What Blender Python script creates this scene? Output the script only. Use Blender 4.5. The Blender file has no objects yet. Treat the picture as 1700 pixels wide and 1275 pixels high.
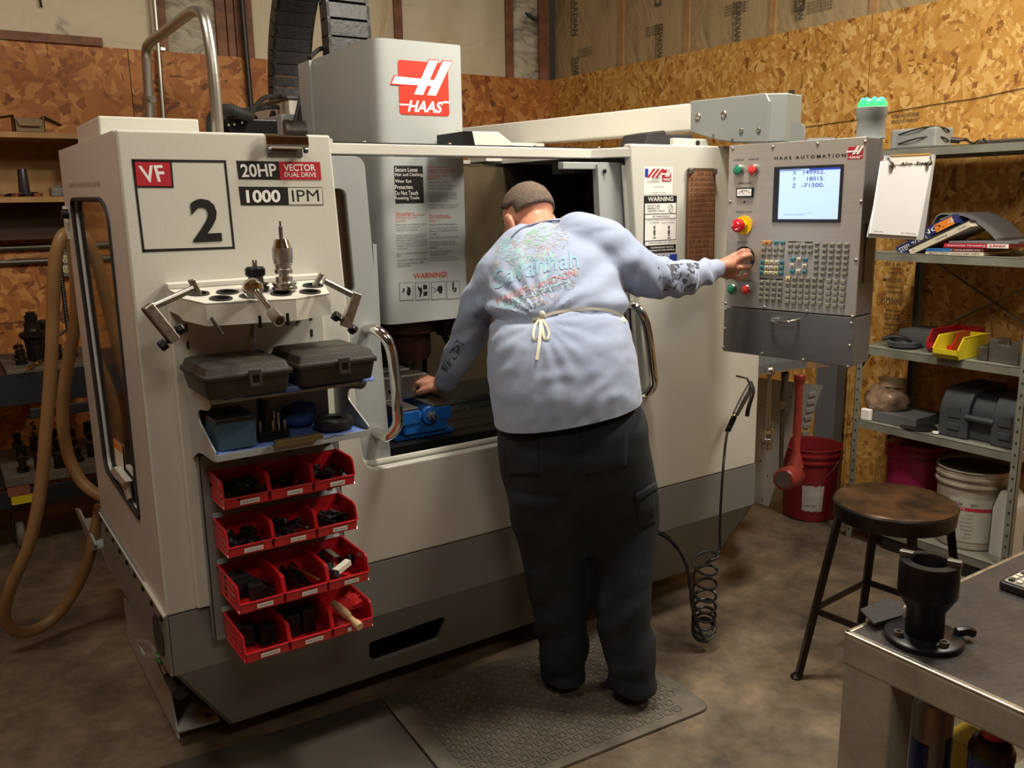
import bpy, bmesh, math, random
from mathutils import Vector, Matrix, Euler, noise
from mathutils.geometry import tessellate_polygon
from mathutils.bvhtree import BVHTree
V = Vector
sc = bpy.context.scene
COL = sc.collection
rad = math.radians
# ------------------------------------------------------------------ camera
YAW, PITCH, ROLL, FPX = rad(33.65), rad(11.8), rad(-1.0), 1455.0
CAM = V((0, 0, 1.65))
_fw = V((math.sin(YAW)*math.cos(PITCH), math.cos(YAW)*math.cos(PITCH), -math.sin(PITCH)))
_r0 = V((math.cos(YAW), -math.sin(YAW), 0)); _u0 = _r0.cross(_fw)
_ri = _r0*math.cos(ROLL) + _u0*math.sin(ROLL); _up = _u0*math.cos(ROLL) - _r0*math.sin(ROLL)
cd = bpy.data.cameras.new('camera'); cam = bpy.data.objects.new('camera', cd); COL.objects.link(cam)
cd.sensor_width = 36.0; cd.lens = FPX/1700*36; cd.clip_start = .02; cd.clip_end = 60
cam.matrix_world = Matrix(((_ri.x, _up.x, -_fw.x, CAM.x), (_ri.y, _up.y, -_fw.y, CAM.y), (_ri.z, _up.z, -_fw.z, CAM.z), (0, 0, 0, 1)))
sc.camera = cam
# ------------------------------------------------------------------ world, lights, exposure
w = bpy.data.worlds.new('world'); sc.world = w; w.use_nodes = True
w.node_tree.nodes['Background'].inputs[0].default_value = (1.0, .82, .6, 1)
w.node_tree.nodes['Background'].inputs[1].default_value = 0.02
sc.view_settings.view_transform = 'Standard'; sc.view_settings.look = 'None'
sc.view_settings.gamma = 1; sc.view_settings.use_curve_mapping = False
sc.view_settings.exposure = 0.25
def area(name, loc, target, power, size, size_y=None, col=(1, .92, .78), spread=180):
    l = bpy.data.lights.new(name, 'AREA'); l.energy = power; l.color = col; l.size = size
    l.shape = 'RECTANGLE'; l.size_y = size_y or size; l.spread = rad(spread)
    o = bpy.data.objects.new(name, l); COL.objects.link(o); o.location = loc
    o.rotation_euler = (V(target)-V(loc)).to_track_quat('-Z', 'Y').to_euler()
    return o
area('ceiling_lamp_right', (3.15, .95, 3.4), (2.3, 2.1, .6), 62, .8, .3)
area('ceiling_lamp_over_machine', (1.9, 1.95, 3.3), (1.8, 2.2, .8), 54, .35, .35)
area('ceiling_lamp_left', (-.5, 1.9, 3.9), (.2, 3.2, 0), 34, 1.2, .3)
area('ceiling_lamp_behind_camera', (.2, -1.6, 3.8), (.6, .8, 0), 26, 1.2, .4)

# ------------------------------------------------------------------ helpers
def ray(x, y):
    return _fw + _ri*((x-850)/FPX) - _up*((y-637.5)/FPX)
def at(x, y, ax, v):
    d = ray(x, y); i = 'XYZ'.index(ax); return CAM + d*((v-CAM[i])/d[i])
def atp(x, y, p0, n):
    d = ray(x, y); return CAM + d*((V(p0)-CAM).dot(n)/d.dot(n))
def wm(o):
    m = Matrix.Translation(o.location) @ o.rotation_euler.to_matrix().to_4x4()
    return (wm(o.parent) @ o.matrix_parent_inverse @ m) if o.parent else m
def tag(o, label=None, cat=None, group=None, kind=None):
    if label: o['label'] = label
    if cat: o['category'] = cat
    if group: o['group'] = group
    if kind: o['kind'] = kind
    return o
def T(name, label, cat, loc=(0, 0, 0), group=None):
    o = bpy.data.objects.new(name, None); COL.objects.link(o); o.location = loc
    o.empty_display_size = .05
    return tag(o, label, cat, group)
def adopt(o, parent):
    o.parent = parent
    o.matrix_parent_inverse = wm(parent).inverted()
class MB:
    def __init__(s): s.bm = bmesh.new()
    def add(s, verts, faces):
        vs = [s.bm.verts.new(v) for v in verts]
        for f in faces:
            try: s.bm.faces.new([vs[i] for i in f])
            except ValueError: pass
        return s
    def box(s, a, b):
        x0, x1 = sorted((a[0], b[0])); y0, y1 = sorted((a[1], b[1])); z0, z1 = sorted((a[2], b[2]))
        return s.add([(x0,y0,z0),(x1,y0,z0),(x1,y1,z0),(x0,y1,z0),(x0,y0,z1),(x1,y0,z1),(x1,y1,z1),(x0,y1,z1)],
                     [(0,3,2,1),(4,5,6,7),(0,1,5,4),(1,2,6,5),(2,3,7,6),(3,0,4,7)])
    def obox(s, c, size, R=None):
        R = R or Matrix.Identity(3); c = V(c); h = V(size)/2; vs = []
        for z in (-1, 1):
            for x, y in ((-1,-1),(1,-1),(1,1),(-1,1)):
                vs.append(c + R @ V((x*h.x, y*h.y, z*h.z)))
        return s.add(vs, [(0,3,2,1),(4,5,6,7),(0,1,5,4),(1,2,6,5),(2,3,7,6),(3,0,4,7)])
    def bar(s, p0, p1, w, h, upv=(0, 0, 1)):
        p0 = V(p0); p1 = V(p1); d = (p1-p0); L = d.length; d.normalize()
        sd = d.cross(V(upv)).normalized(); u = sd.cross(d)
        R = Matrix((sd, d, u)).transposed()
        return s.obox((p0+p1)/2, (w, L, h), R)
    def frames(s, pts, closed=False):
        pts = [V(p) for p in pts]; n = len(pts); out = []; prev = None
        for i in range(n):
            if closed: t = pts[(i+1) % n]-pts[i-1]
            else: t = pts[min(i+1, n-1)]-pts[max(i-1, 0)]
            t.normalize()
            if prev is None:
                a = V((0, 0, 1)) if abs(t.z) < .9 else V((1, 0, 0)); x = t.cross(a).normalized()
            else:
                x = (prev - t*prev.dot(t)).normalized()
            prev = x; out.append((pts[i], x, t.cross(x)))
        return out
    def tube(s, pts, r, n=10, cap=True, closed=False):
        fr = s.frames(pts, closed); rs = r if isinstance(r, (list, tuple)) else [r]*len(fr)
        rings = []
        for (p, x, y), q in zip(fr, rs):
            rings.append([s.bm.verts.new(p + (x*math.cos(a)+y*math.sin(a))*q) for a in [2*math.pi*k/n for k in range(n)]])
        m = len(rings)
        for i in range(m if closed else m-1):
            A = rings[i]; B = rings[(i+1) % m]
            for k in range(n): s.bm.faces.new((A[k], A[(k+1) % n], B[(k+1) % n], B[k]))
        if cap and not closed:
            s.bm.faces.new(rings[0][::-1]); s.bm.faces.new(rings[-1])
        return s
    def cyl(s, p0, p1, r0, r1=None, n=20): return s.tube([p0, p1], [r0, r0 if r1 is None else r1], n)
    def lathe(s, o, axis, prof, n=28, closed=False):
        o = V(o); t = V(axis).normalized(); a = V((0, 0, 1)) if abs(t.z) < .9 else V((1, 0, 0))
        x = t.cross(a).normalized(); y = t.cross(x); rings = []
        for r, h in prof:
            if r < 1e-6: rings.append([s.bm.verts.new(o+t*h)])
            else: rings.append([s.bm.verts.new(o + t*h + (x*math.cos(q)+y*math.sin(q))*r) for q in [2*math.pi*k/n for k in range(n)]])
        m = len(rings)
        for i in range(m if closed else m-1):
            A = rings[i]; B = rings[(i+1) % m]
            for k in range(n):
                k2 = (k+1) % n
                if len(A) == 1 and len(B) == 1: continue
                if len(A) == 1: s.bm.faces.new((A[0], B[k2], B[k]))
                elif len(B) == 1: s.bm.faces.new((A[k], A[k2], B[0]))
                else: s.bm.faces.new((A[k], A[k2], B[k2], B[k]))
        if not closed:
            for R_ in (rings[0], rings[-1]):
                if len(R_) > 1: s.bm.faces.new(R_)
        return s
    def prism(s, poly, vec, holes=()):
        vec = V(vec); loops = [[V(p) for p in poly]] + [[V(p) for p in h] for h in holes]
        tris = tessellate_polygon(loops) if holes else [tuple(range(len(poly)))]; flat = [p for l in loops for p in l]
        a = [s.bm.verts.new(p) for p in flat]; b = [s.bm.verts.new(p+vec) for p in flat]
        for t in tris:
            for L_, o in ((a, 1), (b, -1)):
                try: s.bm.faces.new([L_[i] for i in (t if o == 1 else t[::-1])])
                except ValueError: pass
        k = 0
        for l in loops:
            n = len(l)
            for i in range(n):
                j = (i+1) % n
                try: s.bm.faces.new((a[k+i], a[k+j], b[k+j], b[k+i]))
                except ValueError: pass
            k += n
        return s
    def ball(s, c, r, sx=1, sy=1, sz=1, R=None, seg=16):
        R = R or Matrix.Identity(3)
        g = bmesh.ops.create_uvsphere(s.bm, u_segments=seg, v_segments=max(6, seg*2//3), radius=r)
        for v in g['verts']: v.co = V(c) + R @ V((v.co.x*sx, v.co.y*sy, v.co.z*sz))
        return s
    def capsule(s, a, b, ra, rb=None, seg=14):
        rb = ra if rb is None else rb; a = V(a); b = V(b)
        s.ball(a, ra, seg=seg); s.ball(b, rb, seg=seg); s.tube([a, b], [ra, rb], seg); return s
    def build(s, name, mat, parent=None, smooth=False, bevel=0, loc=None, seg=2):
        bm = s.bm
        bmesh.ops.recalc_face_normals(bm, faces=bm.faces)
        if loc is None:
            xs = [v.co for v in bm.verts]
            loc = V(((min(c.x for c in xs)+max(c.x for c in xs))/2, (min(c.y for c in xs)+max(c.y for c in xs))/2, min(c.z for c in xs)))
        loc = V(loc)
        for v in bm.verts: v.co -= loc
        me = bpy.data.meshes.new(name); bm.to_mesh(me); bm.free()
        if mat: me.materials.append(mat)
        o = bpy.data.objects.new(name, me); COL.objects.link(o); o.location = loc
        if smooth:
            me.shade_smooth(); me.set_sharp_from_angle(angle=rad(38))
        if bevel:
            b = o.modifiers.new('bevel', 'BEVEL'); b.width = bevel; b.segments = seg; b.limit_method = 'ANGLE'; b.angle_limit = rad(35)
            b.harden_normals = False
        if parent: adopt(o, parent)
        return o
def copy_tree(o, parent=None):
    c = o.copy(); COL.objects.link(c); c.parent = parent
    for k in ('label', 'category', 'group'):
        pass
    for ch in [x for x in bpy.data.objects if x.parent == o]: copy_tree(ch, c)
    return c
def rrect(x0, y0, x1, y1, r, n=5):
    pts = []
    for cx, cy, a0 in ((x1-r, y1-r, 0), (x0+r, y1-r, 90), (x0+r, y0+r, 180), (x1-r, y0+r, 270)):
        for k in range(n+1):
            a = rad(a0+90*k/n); pts.append((cx+r*math.cos(a), cy+r*math.sin(a)))
    return pts
def roundpoly(pts, r, n=4):
    out = []; N = len(pts); rs = r if isinstance(r, (list, tuple)) else [r]*N
    for i in range(N):
        p = V(pts[i]); a = V(pts[i-1])-p; b = V(pts[(i+1) % N])-p
        q = min(rs[i], a.length*.45, b.length*.45)
        if q < 1e-5: out.append(p); continue
        A = p+a.normalized()*q; B = p+b.normalized()*q
        for k in range(n+1):
            t = k/n; out.append(A*(1-t)**2 + p*2*t*(1-t) + B*t*t)
    return out
def smoothpath(pts, n=8, closed=False):
    P = [V(p) for p in pts]; N = len(P); out = []
    rng = range(N if closed else N-1)
    for i in rng:
        p0 = P[i-1] if (i > 0 or closed) else P[0]*2-P[1]
        p1 = P[i]; p2 = P[(i+1) % N]
        p3 = P[(i+2) % N] if (i+2 < N or closed) else P[-1]*2-P[-2]
        for k in range(n):
            t = k/n
            out.append(.5*((2*p1)+(p2-p0)*t+(2*p0-5*p1+4*p2-p3)*t*t+(3*p1-p0-3*p2+p3)*t**3))
    if not closed: out.append(P[-1])
    return out
def rotz(a): return Matrix.Rotation(a, 3, 'Z')
# ------------------------------------------------------------------ materials
MATS = {}
def mat(name, col, rough=.5, metal=0, col2=None, vscale=4, vdetail=6, vr=(.35, .65), bump=0, bscale=60, emit=0, spec=None, trans=0, alpha=1, ior=1.45, sheen=0, coat=0):
    if name in MATS: return MATS[name]
    m = bpy.data.materials.new(name); m.use_nodes = True; nt = m.node_tree; N = nt.nodes; b = N['Principled BSDF']
    b.inputs['Base Color'].default_value = (*col, 1); b.inputs['Roughness'].default_value = rough; b.inputs['Metallic'].default_value = metal
    b.inputs['IOR'].default_value = ior
    if spec is not None: b.inputs['Specular IOR Level'].default_value = spec
    if trans: b.inputs['Transmission Weight'].default_value = trans
    if alpha < 1: b.inputs['Alpha'].default_value = alpha
    if sheen: b.inputs['Sheen Weight'].default_value = sheen
    if coat: b.inputs['Coat Weight'].default_value = coat; b.inputs['Coat Roughness'].default_value = .08
    if emit:
        b.inputs['Emission Color'].default_value = (*col, 1); b.inputs['Emission Strength'].default_value = emit
    tc = N.new('ShaderNodeTexCoord')
    if col2:
        nz = N.new('ShaderNodeTexNoise'); nz.inputs['Scale'].default_value = vscale; nz.inputs['Detail'].default_value = vdetail
        nz.inputs['Roughness'].default_value = .62
        nt.links.new(tc.outputs['Object'], nz.inputs['Vector'])
        rp = N.new('ShaderNodeMapRange'); rp.inputs['From Min'].default_value = vr[0]; rp.inputs['From Max'].default_value = vr[1]
        mx = N.new('ShaderNodeMix'); mx.data_type = 'RGBA'
        mx.inputs['A'].default_value = (*col, 1); mx.inputs['B'].default_value = (*col2, 1)
        nt.links.new(nz.outputs['Fac'], rp.inputs['Value']); nt.links.new(rp.outputs['Result'], mx.inputs['Factor'])
        nt.links.new(mx.outputs['Result'], b.inputs['Base Color'])
    if bump:
        n2 = N.new('ShaderNodeTexNoise'); n2.inputs['Scale'].default_value = bscale; n2.inputs['Detail'].default_value = 4
        nt.links.new(tc.outputs['Object'], n2.inputs['Vector'])
        bp = N.new('ShaderNodeBump'); bp.inputs['Strength'].default_value = bump; bp.inputs['Distance'].default_value = .01
        nt.links.new(n2.outputs['Fac'], bp.inputs['Height']); nt.links.new(bp.outputs['Normal'], b.inputs['Normal'])
    MATS[name] = m; return m
def brushed(name, col, rough=.35, axis=2, metal=1.0, stretch=(400, 400, 4), amt=.12):
    m = mat(name, col, rough, metal); nt = m.node_tree; N = nt.nodes; b = N['Principled BSDF']
    tc = N['Texture Coordinate']; mp = N.new('ShaderNodeMapping'); mp.inputs['Scale'].default_value = stretch
    nz = N.new('ShaderNodeTexNoise'); nz.inputs['Scale'].default_value = 1; nz.inputs['Detail'].default_value = 3
    nt.links.new(tc.outputs['Object'], mp.inputs['Vector']); nt.links.new(mp.outputs['Vector'], nz.inputs['Vector'])
    mr = N.new('ShaderNodeMapRange'); mr.inputs['To Min'].default_value = rough-amt; mr.inputs['To Max'].default_value = rough+amt
    nt.links.new(nz.outputs['Fac'], mr.inputs['Value']); nt.links.new(mr.outputs['Result'], b.inputs['Roughness'])
    mx = N.new('ShaderNodeMix'); mx.data_type = 'RGBA'; mx.inputs['A'].default_value = (*[c*.82 for c in col], 1); mx.inputs['B'].default_value = (*[min(1, c*1.12) for c in col], 1)
    nt.links.new(nz.outputs['Fac'], mx.inputs['Factor']); nt.links.new(mx.outputs['Result'], b.inputs['Base Color'])
    return m
def osb(name, cols, stretch=(1, 1, .32), scale=26, tint=1.0, rough=.62):
    """strand board: overlapping flakes from stretched voronoi cells in three directions"""
    m = bpy.data.materials.new(name); m.use_nodes = True; nt = m.node_tree; N = nt.nodes; b = N['Principled BSDF']; Lk = nt.links.new
    b.inputs['Roughness'].default_value = rough
    tc = N.new('ShaderNodeTexCoord')
    ns = N.new('ShaderNodeTexNoise'); ns.inputs['Scale'].default_value = 5; ns.inputs['Detail'].default_value = 3
    Lk(tc.outputs['Object'], ns.inputs['Vector'])
    vm = N.new('ShaderNodeVectorMath'); vm.operation = 'MULTIPLY_ADD'; Lk(ns.outputs['Color'], vm.inputs[0])
    vm.inputs[1].default_value = (.10, .10, .10); Lk(tc.outputs['Object'], vm.inputs[2])
    heights = []; colors = []
    for k, (ang, s) in enumerate(((0.25, 1.0), (-0.5, .8), (1.15, 1.2), (-1.0, 1.0), (0.6, .62))):
        mp = N.new('ShaderNodeMapping'); mp.inputs['Rotation'].default_value = (ang, ang, 0)
        mp.inputs['Location'].default_value = (k*3.3, k*1.7, k*.9)
        mp2 = N.new('ShaderNodeMapping'); mp2.inputs['Scale'].default_value = stretch
        vo = N.new('ShaderNodeTexVoronoi'); vo.inputs['Scale'].default_value = scale*s; vo.feature = 'F1'
        vo.inputs['Randomness'].default_value = 1
        Lk(vm.outputs[0], mp.inputs['Vector']); Lk(mp.outputs['Vector'], mp2.inputs['Vector']); Lk(mp2.outputs['Vector'], vo.inputs['Vector'])
        sp = N.new('ShaderNodeSeparateColor'); Lk(vo.outputs['Color'], sp.inputs['Color'])
        heights.append(sp.outputs['Red']); colors.append(sp.outputs['Green'])
    cur_h, cur_c = heights[0], colors[0]
    for h, c in zip(heights[1:], colors[1:]):
        gt = N.new('ShaderNodeMath'); gt.operation = 'GREATER_THAN'; Lk(h, gt.inputs[0]); Lk(cur_h, gt.inputs[1])
        mx = N.new('ShaderNodeMix'); Lk(gt.outputs[0], mx.inputs['Factor']); Lk(cur_c, mx.inputs['A']); Lk(c, mx.inputs['B'])
        mh = N.new('ShaderNodeMath'); mh.operation = 'MAXIMUM'; Lk(h, mh.inputs[0]); Lk(cur_h, mh.inputs[1])
        cur_h, cur_c = mh.outputs[0], mx.outputs['Result']
    n3 = N.new('ShaderNodeTexNoise'); n3.inputs['Scale'].default_value = 140; n3.inputs['Detail'].default_value = 4; Lk(tc.outputs['Object'], n3.inputs['Vector'])
    ad = N.new('ShaderNodeMath'); ad.operation = 'MULTIPLY_ADD'; Lk(n3.outputs['Fac'], ad.inputs[0]); ad.inputs[1].default_value = .35; Lk(cur_c, ad.inputs[2])
    sb = N.new('ShaderNodeMath'); sb.operation = 'SUBTRACT'; Lk(ad.outputs[0], sb.inputs[0]); sb.inputs[1].default_value = .17
    cr = N.new('ShaderNodeValToRGB'); e = cr.color_ramp.elements
    e[0].position = 0; e[0].color = (*[c*tint for c in cols[0]], 1); e[1].position = 1; e[1].color = (*[c*tint for c in cols[-1]], 1)
    for i, c in enumerate(cols[1:-1]):
        x = e.new((.07, .24, .62)[i] if len(cols) == 5 else (i+1)/(len(cols)-1)); x.color = (*[q*tint for q in c], 1)
    Lk(sb.outputs[0], cr.inputs['Fac']); Lk(cr.outputs['Color'], b.inputs['Base Color'])
    bp = N.new('ShaderNodeBump'); bp.inputs['Strength'].default_value = .35; bp.inputs['Distance'].default_value = .004
    Lk(cur_h, bp.inputs['Height']); Lk(bp.outputs['Normal'], b.inputs['Normal'])
    return m
cream = mat('cream_enamel', (.56, .55, .49), .28, bump=.04, bscale=180)
cream_side = mat('cream_enamel_side', (.60, .59, .56), .30, bump=.04, bscale=150)
grey_en = mat('grey_enamel', (.19, .19, .18), .42, bump=.05, bscale=150)
lgrey = mat('light_grey_enamel', (.34, .36, .355), .33, bump=.03, bscale=160)
dkgrey = mat('dark_grey_hammertone', (.115, .115, .12), .38, bump=.5, bscale=320)
black = mat('black_plastic', (.018, .017, .017), .38)
blackm = mat('black_oxide_steel', (.022, .021, .022), .36, .75, bump=.05)
rubber = mat('black_rubber', (.02, .019, .018), .7)
steel = mat('satin_steel', (.52, .51, .48), .27, 1)
chrome = mat('polished_chrome', (.72, .70, .66), .10, 1)
dsteel = mat('dull_steel', (.23, .22, .20), .42, .9, col2=(.12, .11, .10), vscale=18)
white = mat('white_print', (.78, .77, .73), .5)
ink = mat('black_print', (.012, .011, .011), .45)
red_p = mat('red_print', (.42, .018, .03), .45)
hred = mat('bright_red_print', (.80, .03, .015), .4)
rust = mat('red_text_ink', (.45, .06, .03), .5)
cream_txt = mat('pale_print', (.62, .60, .54), .45)
# ------------------------------------------------------------------ text fitted into a parallelogram
def text_mesh(s, bold=0, align='LEFT', line=1.0):
    c = bpy.data.curves.new('lettering', 'FONT'); c.body = s; c.size = 1; c.offset = bold; c.resolution_u = 3
    c.align_x = align; c.space_line = line; c.fill_mode = 'FRONT'
    o = bpy.data.objects.new('lettering', c); COL.objects.link(o)
    bpy.context.view_layer.update()
    dg = bpy.context.evaluated_depsgraph_get()
    me = bpy.data.meshes.new_from_object(o.evaluated_get(dg)); 
    bpy.data.objects.remove(o); bpy.data.curves.remove(c)
    return me
def text(s, bl, br, tl, m, parent=None, bold=.012, name='lettering', off=.0012, n=None, align='LEFT', line=1.0, slant=0):
    bl, br, tl = V(bl), V(br), V(tl)
    me = text_mesh(s, bold, align, line)
    xs = [v.co.x for v in me.vertices]; ys = [v.co.y for v in me.vertices]
    x0, x1, y0, y1 = min(xs), max(xs), min(ys), max(ys); U = br-bl; W = tl-bl
    nn = V(n) if n else U.cross(W).normalized()
    if not n and nn.dot(CAM-bl) < 0: nn = -nn
    loc = bl.copy()
    for v in me.vertices:
        a = (v.co.x-x0)/(x1-x0); b = (v.co.y-y0)/(y1-y0)
        v.co = U*(a+slant*b) + W*b + nn*off
    me.materials.append(m)
    o = bpy.data.objects.new(name, me); COL.objects.link(o); o.location = loc
    if parent: adopt(o, parent)
    return o
def quad(pts, m, parent, name='decal', off=.0006, th=.0004):
    pts = [V(p) for p in pts]; n = (pts[1]-pts[0]).cross(pts[-1]-pts[0]).normalized()
    if n.dot(CAM-pts[0]) < 0: n = -n
    b = MB(); b.prism([p+n*(off-th) for p in pts], n*th); return b.build(name, m, parent)
def merge_text(objs, name, parent=None):
    """join several lettering meshes of one material into one"""
    bm = bmesh.new(); base = wm(objs[0]).translation.copy(); m = objs[0].data.materials[0]
    for o in objs:
        t = bmesh.new(); t.from_mesh(o.data); 
        for v in t.verts: v.co = wm(o) @ v.co - base
        me = bpy.data.meshes.new('t'); t.to_mesh(me); t.free(); bm.from_mesh(me); bpy.data.meshes.remove(me)
    me = bpy.data.meshes.new(name); bm.to_mesh(me); bm.free(); me.materials.append(m)
    o = bpy.data.objects.new(name, me); COL.objects.link(o); o.location = base
    for q in objs: bpy.data.objects.remove(q)
    if parent: adopt(o, parent)
    return o
def logo(corners, parent, bright=False, name='logo'):
    """square red emblem: slanted double bar crossed by a wing, small slanted word below; corners bl, br, tl"""
    bl, br, tl = [V(c) for c in corners]; U = br-bl; W = tl-bl; n = U.cross(W).normalized()
    if n.dot(CAM-bl) < 0: n = -n
    P = lambda a, b, o=.0012: bl+U*a+W*b+n*o
    R = hred if bright else red_p
    b = MB(); b.prism([P(*p, .0004) for p in rrect(0, 0, 1, 1, .05)], n*.0004); sq = b.build(name, R, parent)
    Wm = white
    b = MB()
    def poly(pts, o): b.prism([P(x, y, o) for x, y in pts], n*.0003)
    def bars(g, o):
        poly([(.29-g, .38-g), (.47+g, .38-g), (.80+g, 1.04+g), (.62-g*.6, 1.04+g)], o)
        poly([(.55-g, .38-g), (.73+g, .38-g), (1.08+g, 1.04+g), (.90-g, 1.04+g)], o)
        poly([(-.14-g*1.6, .555-g), (.66, .555-g), (.70, .67+g), (-.07-g, .695+g)], o+.00035)
    if bright:
        c = MB(); b0 = b; b = c
        bars(.018, .0011); b.build('emblem_outline', hred, parent); b = b0
    bars(0, .0016)
    poly([(.0, .165), (.17, .165), (.19, .195), (.0, .195)], .0012); poly([(.86, .245), (1., .245), (1., .285), (.88, .285)], .0012)
    b.build('emblem', Wm, parent)
    text('HAAS', P(.15, .05, 0), P(.82, .05, 0), P(.15, .27, 0), Wm, parent, bold=.03, slant=.09, off=.0018)
    return sq
# ================================================================== SETTING
YB, XR, OT = 5.56, 4.10, 2.53
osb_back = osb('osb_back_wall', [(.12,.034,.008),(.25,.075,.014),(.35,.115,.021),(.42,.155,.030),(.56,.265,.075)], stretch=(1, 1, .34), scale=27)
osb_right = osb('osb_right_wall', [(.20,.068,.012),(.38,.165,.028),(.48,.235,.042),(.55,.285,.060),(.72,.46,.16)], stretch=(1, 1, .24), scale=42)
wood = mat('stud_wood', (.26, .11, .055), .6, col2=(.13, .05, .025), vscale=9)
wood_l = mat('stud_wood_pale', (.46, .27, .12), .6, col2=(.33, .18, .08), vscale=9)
def concrete():
    m = mat('stained_concrete', (.30, .25, .19), .52); nt = m.node_tree; N = nt.nodes; Lk = nt.links.new; b = N['Principled BSDF']; tc = N['Texture Coordinate']
    def nz(s, d, r=.6):
        n = N.new('ShaderNodeTexNoise'); n.inputs['Scale'].default_value = s; n.inputs['Detail'].default_value = d; n.inputs['Roughness'].default_value = r
        Lk(tc.outputs['Object'], n.inputs['Vector']); return n.outputs['Fac']
    cr = N.new('ShaderNodeValToRGB'); e = cr.color_ramp.elements
    e[0].position = .36; e[0].color = (.050, .038, .027, 1); e[1].position = .66; e[1].color = (.29, .215, .14, 1)
    x = e.new(.5); x.color = (.135, .103, .070, 1)
    a = N.new('ShaderNodeMath'); a.operation = 'MULTIPLY_ADD'; Lk(nz(7, 8, .7), a.inputs[0]); a.inputs[1].default_value = .45
    sc_ = N.new('ShaderNodeMath'); sc_.operation = 'MULTIPLY'; Lk(nz(1.5, 5), sc_.inputs[0]); sc_.inputs[1].default_value = .55; Lk(sc_.outputs[0], a.inputs[2])
    Lk(a.outputs[0], cr.inputs['Fac']); Lk(cr.outputs['Color'], b.inputs['Base Color'])
    r = N.new('ShaderNodeMapRange'); Lk(nz(4, 6), r.inputs['Value']); r.inputs['To Min'].default_value = .35; r.inputs['To Max'].default_value = .75; Lk(r.outputs[0], b.inputs['Roughness'])
    bp = N.new('ShaderNodeBump'); bp.inputs['Strength'].default_value = .25; bp.inputs['Distance'].default_value = .004; Lk(nz(60, 6), bp.inputs['Height']); Lk(bp.outputs['Normal'], b.inputs['Normal'])
    return m
def struct(o): o['kind'] = 'structure'; return o
struct(MB().box((-2.6, -4.2, -.1), (XR+.2, YB+.25, 0)).build('floor', concrete()))
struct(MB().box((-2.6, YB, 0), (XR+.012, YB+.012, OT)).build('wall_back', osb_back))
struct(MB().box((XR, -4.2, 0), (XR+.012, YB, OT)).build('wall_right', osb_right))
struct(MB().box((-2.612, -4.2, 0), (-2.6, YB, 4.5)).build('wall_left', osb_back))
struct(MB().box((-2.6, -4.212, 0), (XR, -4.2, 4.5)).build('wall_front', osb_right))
struct(MB().box((-2.7, -4.3, 4.5), (XR+.25, YB+.25, 4.56)).build('ceiling', mat('ceiling_board', (.42, .34, .22), .8)))
# insulation of the upper walls
def batt_mat(name, c1, c2, st, amt):
    m = mat(name, c1, .55); nt = m.node_tree; N = nt.nodes; Lk = nt.links.new; b = N['Principled BSDF']; tc = N['Texture Coordinate']
    mp = N.new('ShaderNodeMapping'); mp.inputs['Scale'].default_value = st
    n1 = N.new('ShaderNodeTexNoise'); n1.inputs['Scale'].default_value = 2.3; n1.inputs['Detail'].default_value = 8; n1.inputs['Distortion'].default_value = 1.4; n1.inputs['Roughness'].default_value = .65
    Lk(tc.outputs['Object'], mp.inputs['Vector']); Lk(mp.outputs['Vector'], n1.inputs['Vector'])
    mr = N.new('ShaderNodeMapRange'); mr.inputs['From Min'].default_value = amt; mr.inputs['From Max'].default_value = amt+.16; Lk(n1.outputs['Fac'], mr.inputs['Value'])
    mx = N.new('ShaderNodeMix'); mx.data_type = 'RGBA'; mx.inputs['A'].default_value = (*c1, 1); mx.inputs['B'].default_value = (*c2, 1)
    Lk(mr.outputs[0], mx.inputs['Factor']); Lk(mx.outputs['Result'], b.inputs['Base Color'])
    n2 = N.new('ShaderNodeTexNoise'); n2.inputs['Scale'].default_value = 3.2; n2.inputs['Detail'].default_value = 4; n2.inputs['Distortion'].default_value = 1.6
    Lk(mp.outputs['Vector'], n2.inputs['Vector'])
    bp = N.new('ShaderNodeBump'); bp.inputs['Strength'].default_value = .6; bp.inputs['Distance'].default_value = .03; Lk(n2.outputs['Fac'], bp.inputs['Height']); Lk(bp.outputs['Normal'], b.inputs['Normal'])
    return m
batt = batt_mat('white_batt', (.62, .54, .38), (.15, .135, .11), (1.0, 1, 1.5), .60)
batt_dirty = batt_mat('sooty_batt', (.46, .42, .32), (.06, .055, .045), (1, 1, 3.2), .47)
kraft = batt_mat('kraft_paper', (.40, .30, .165), (.27, .20, .11), (1, 1.3, 1), .50)
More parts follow.
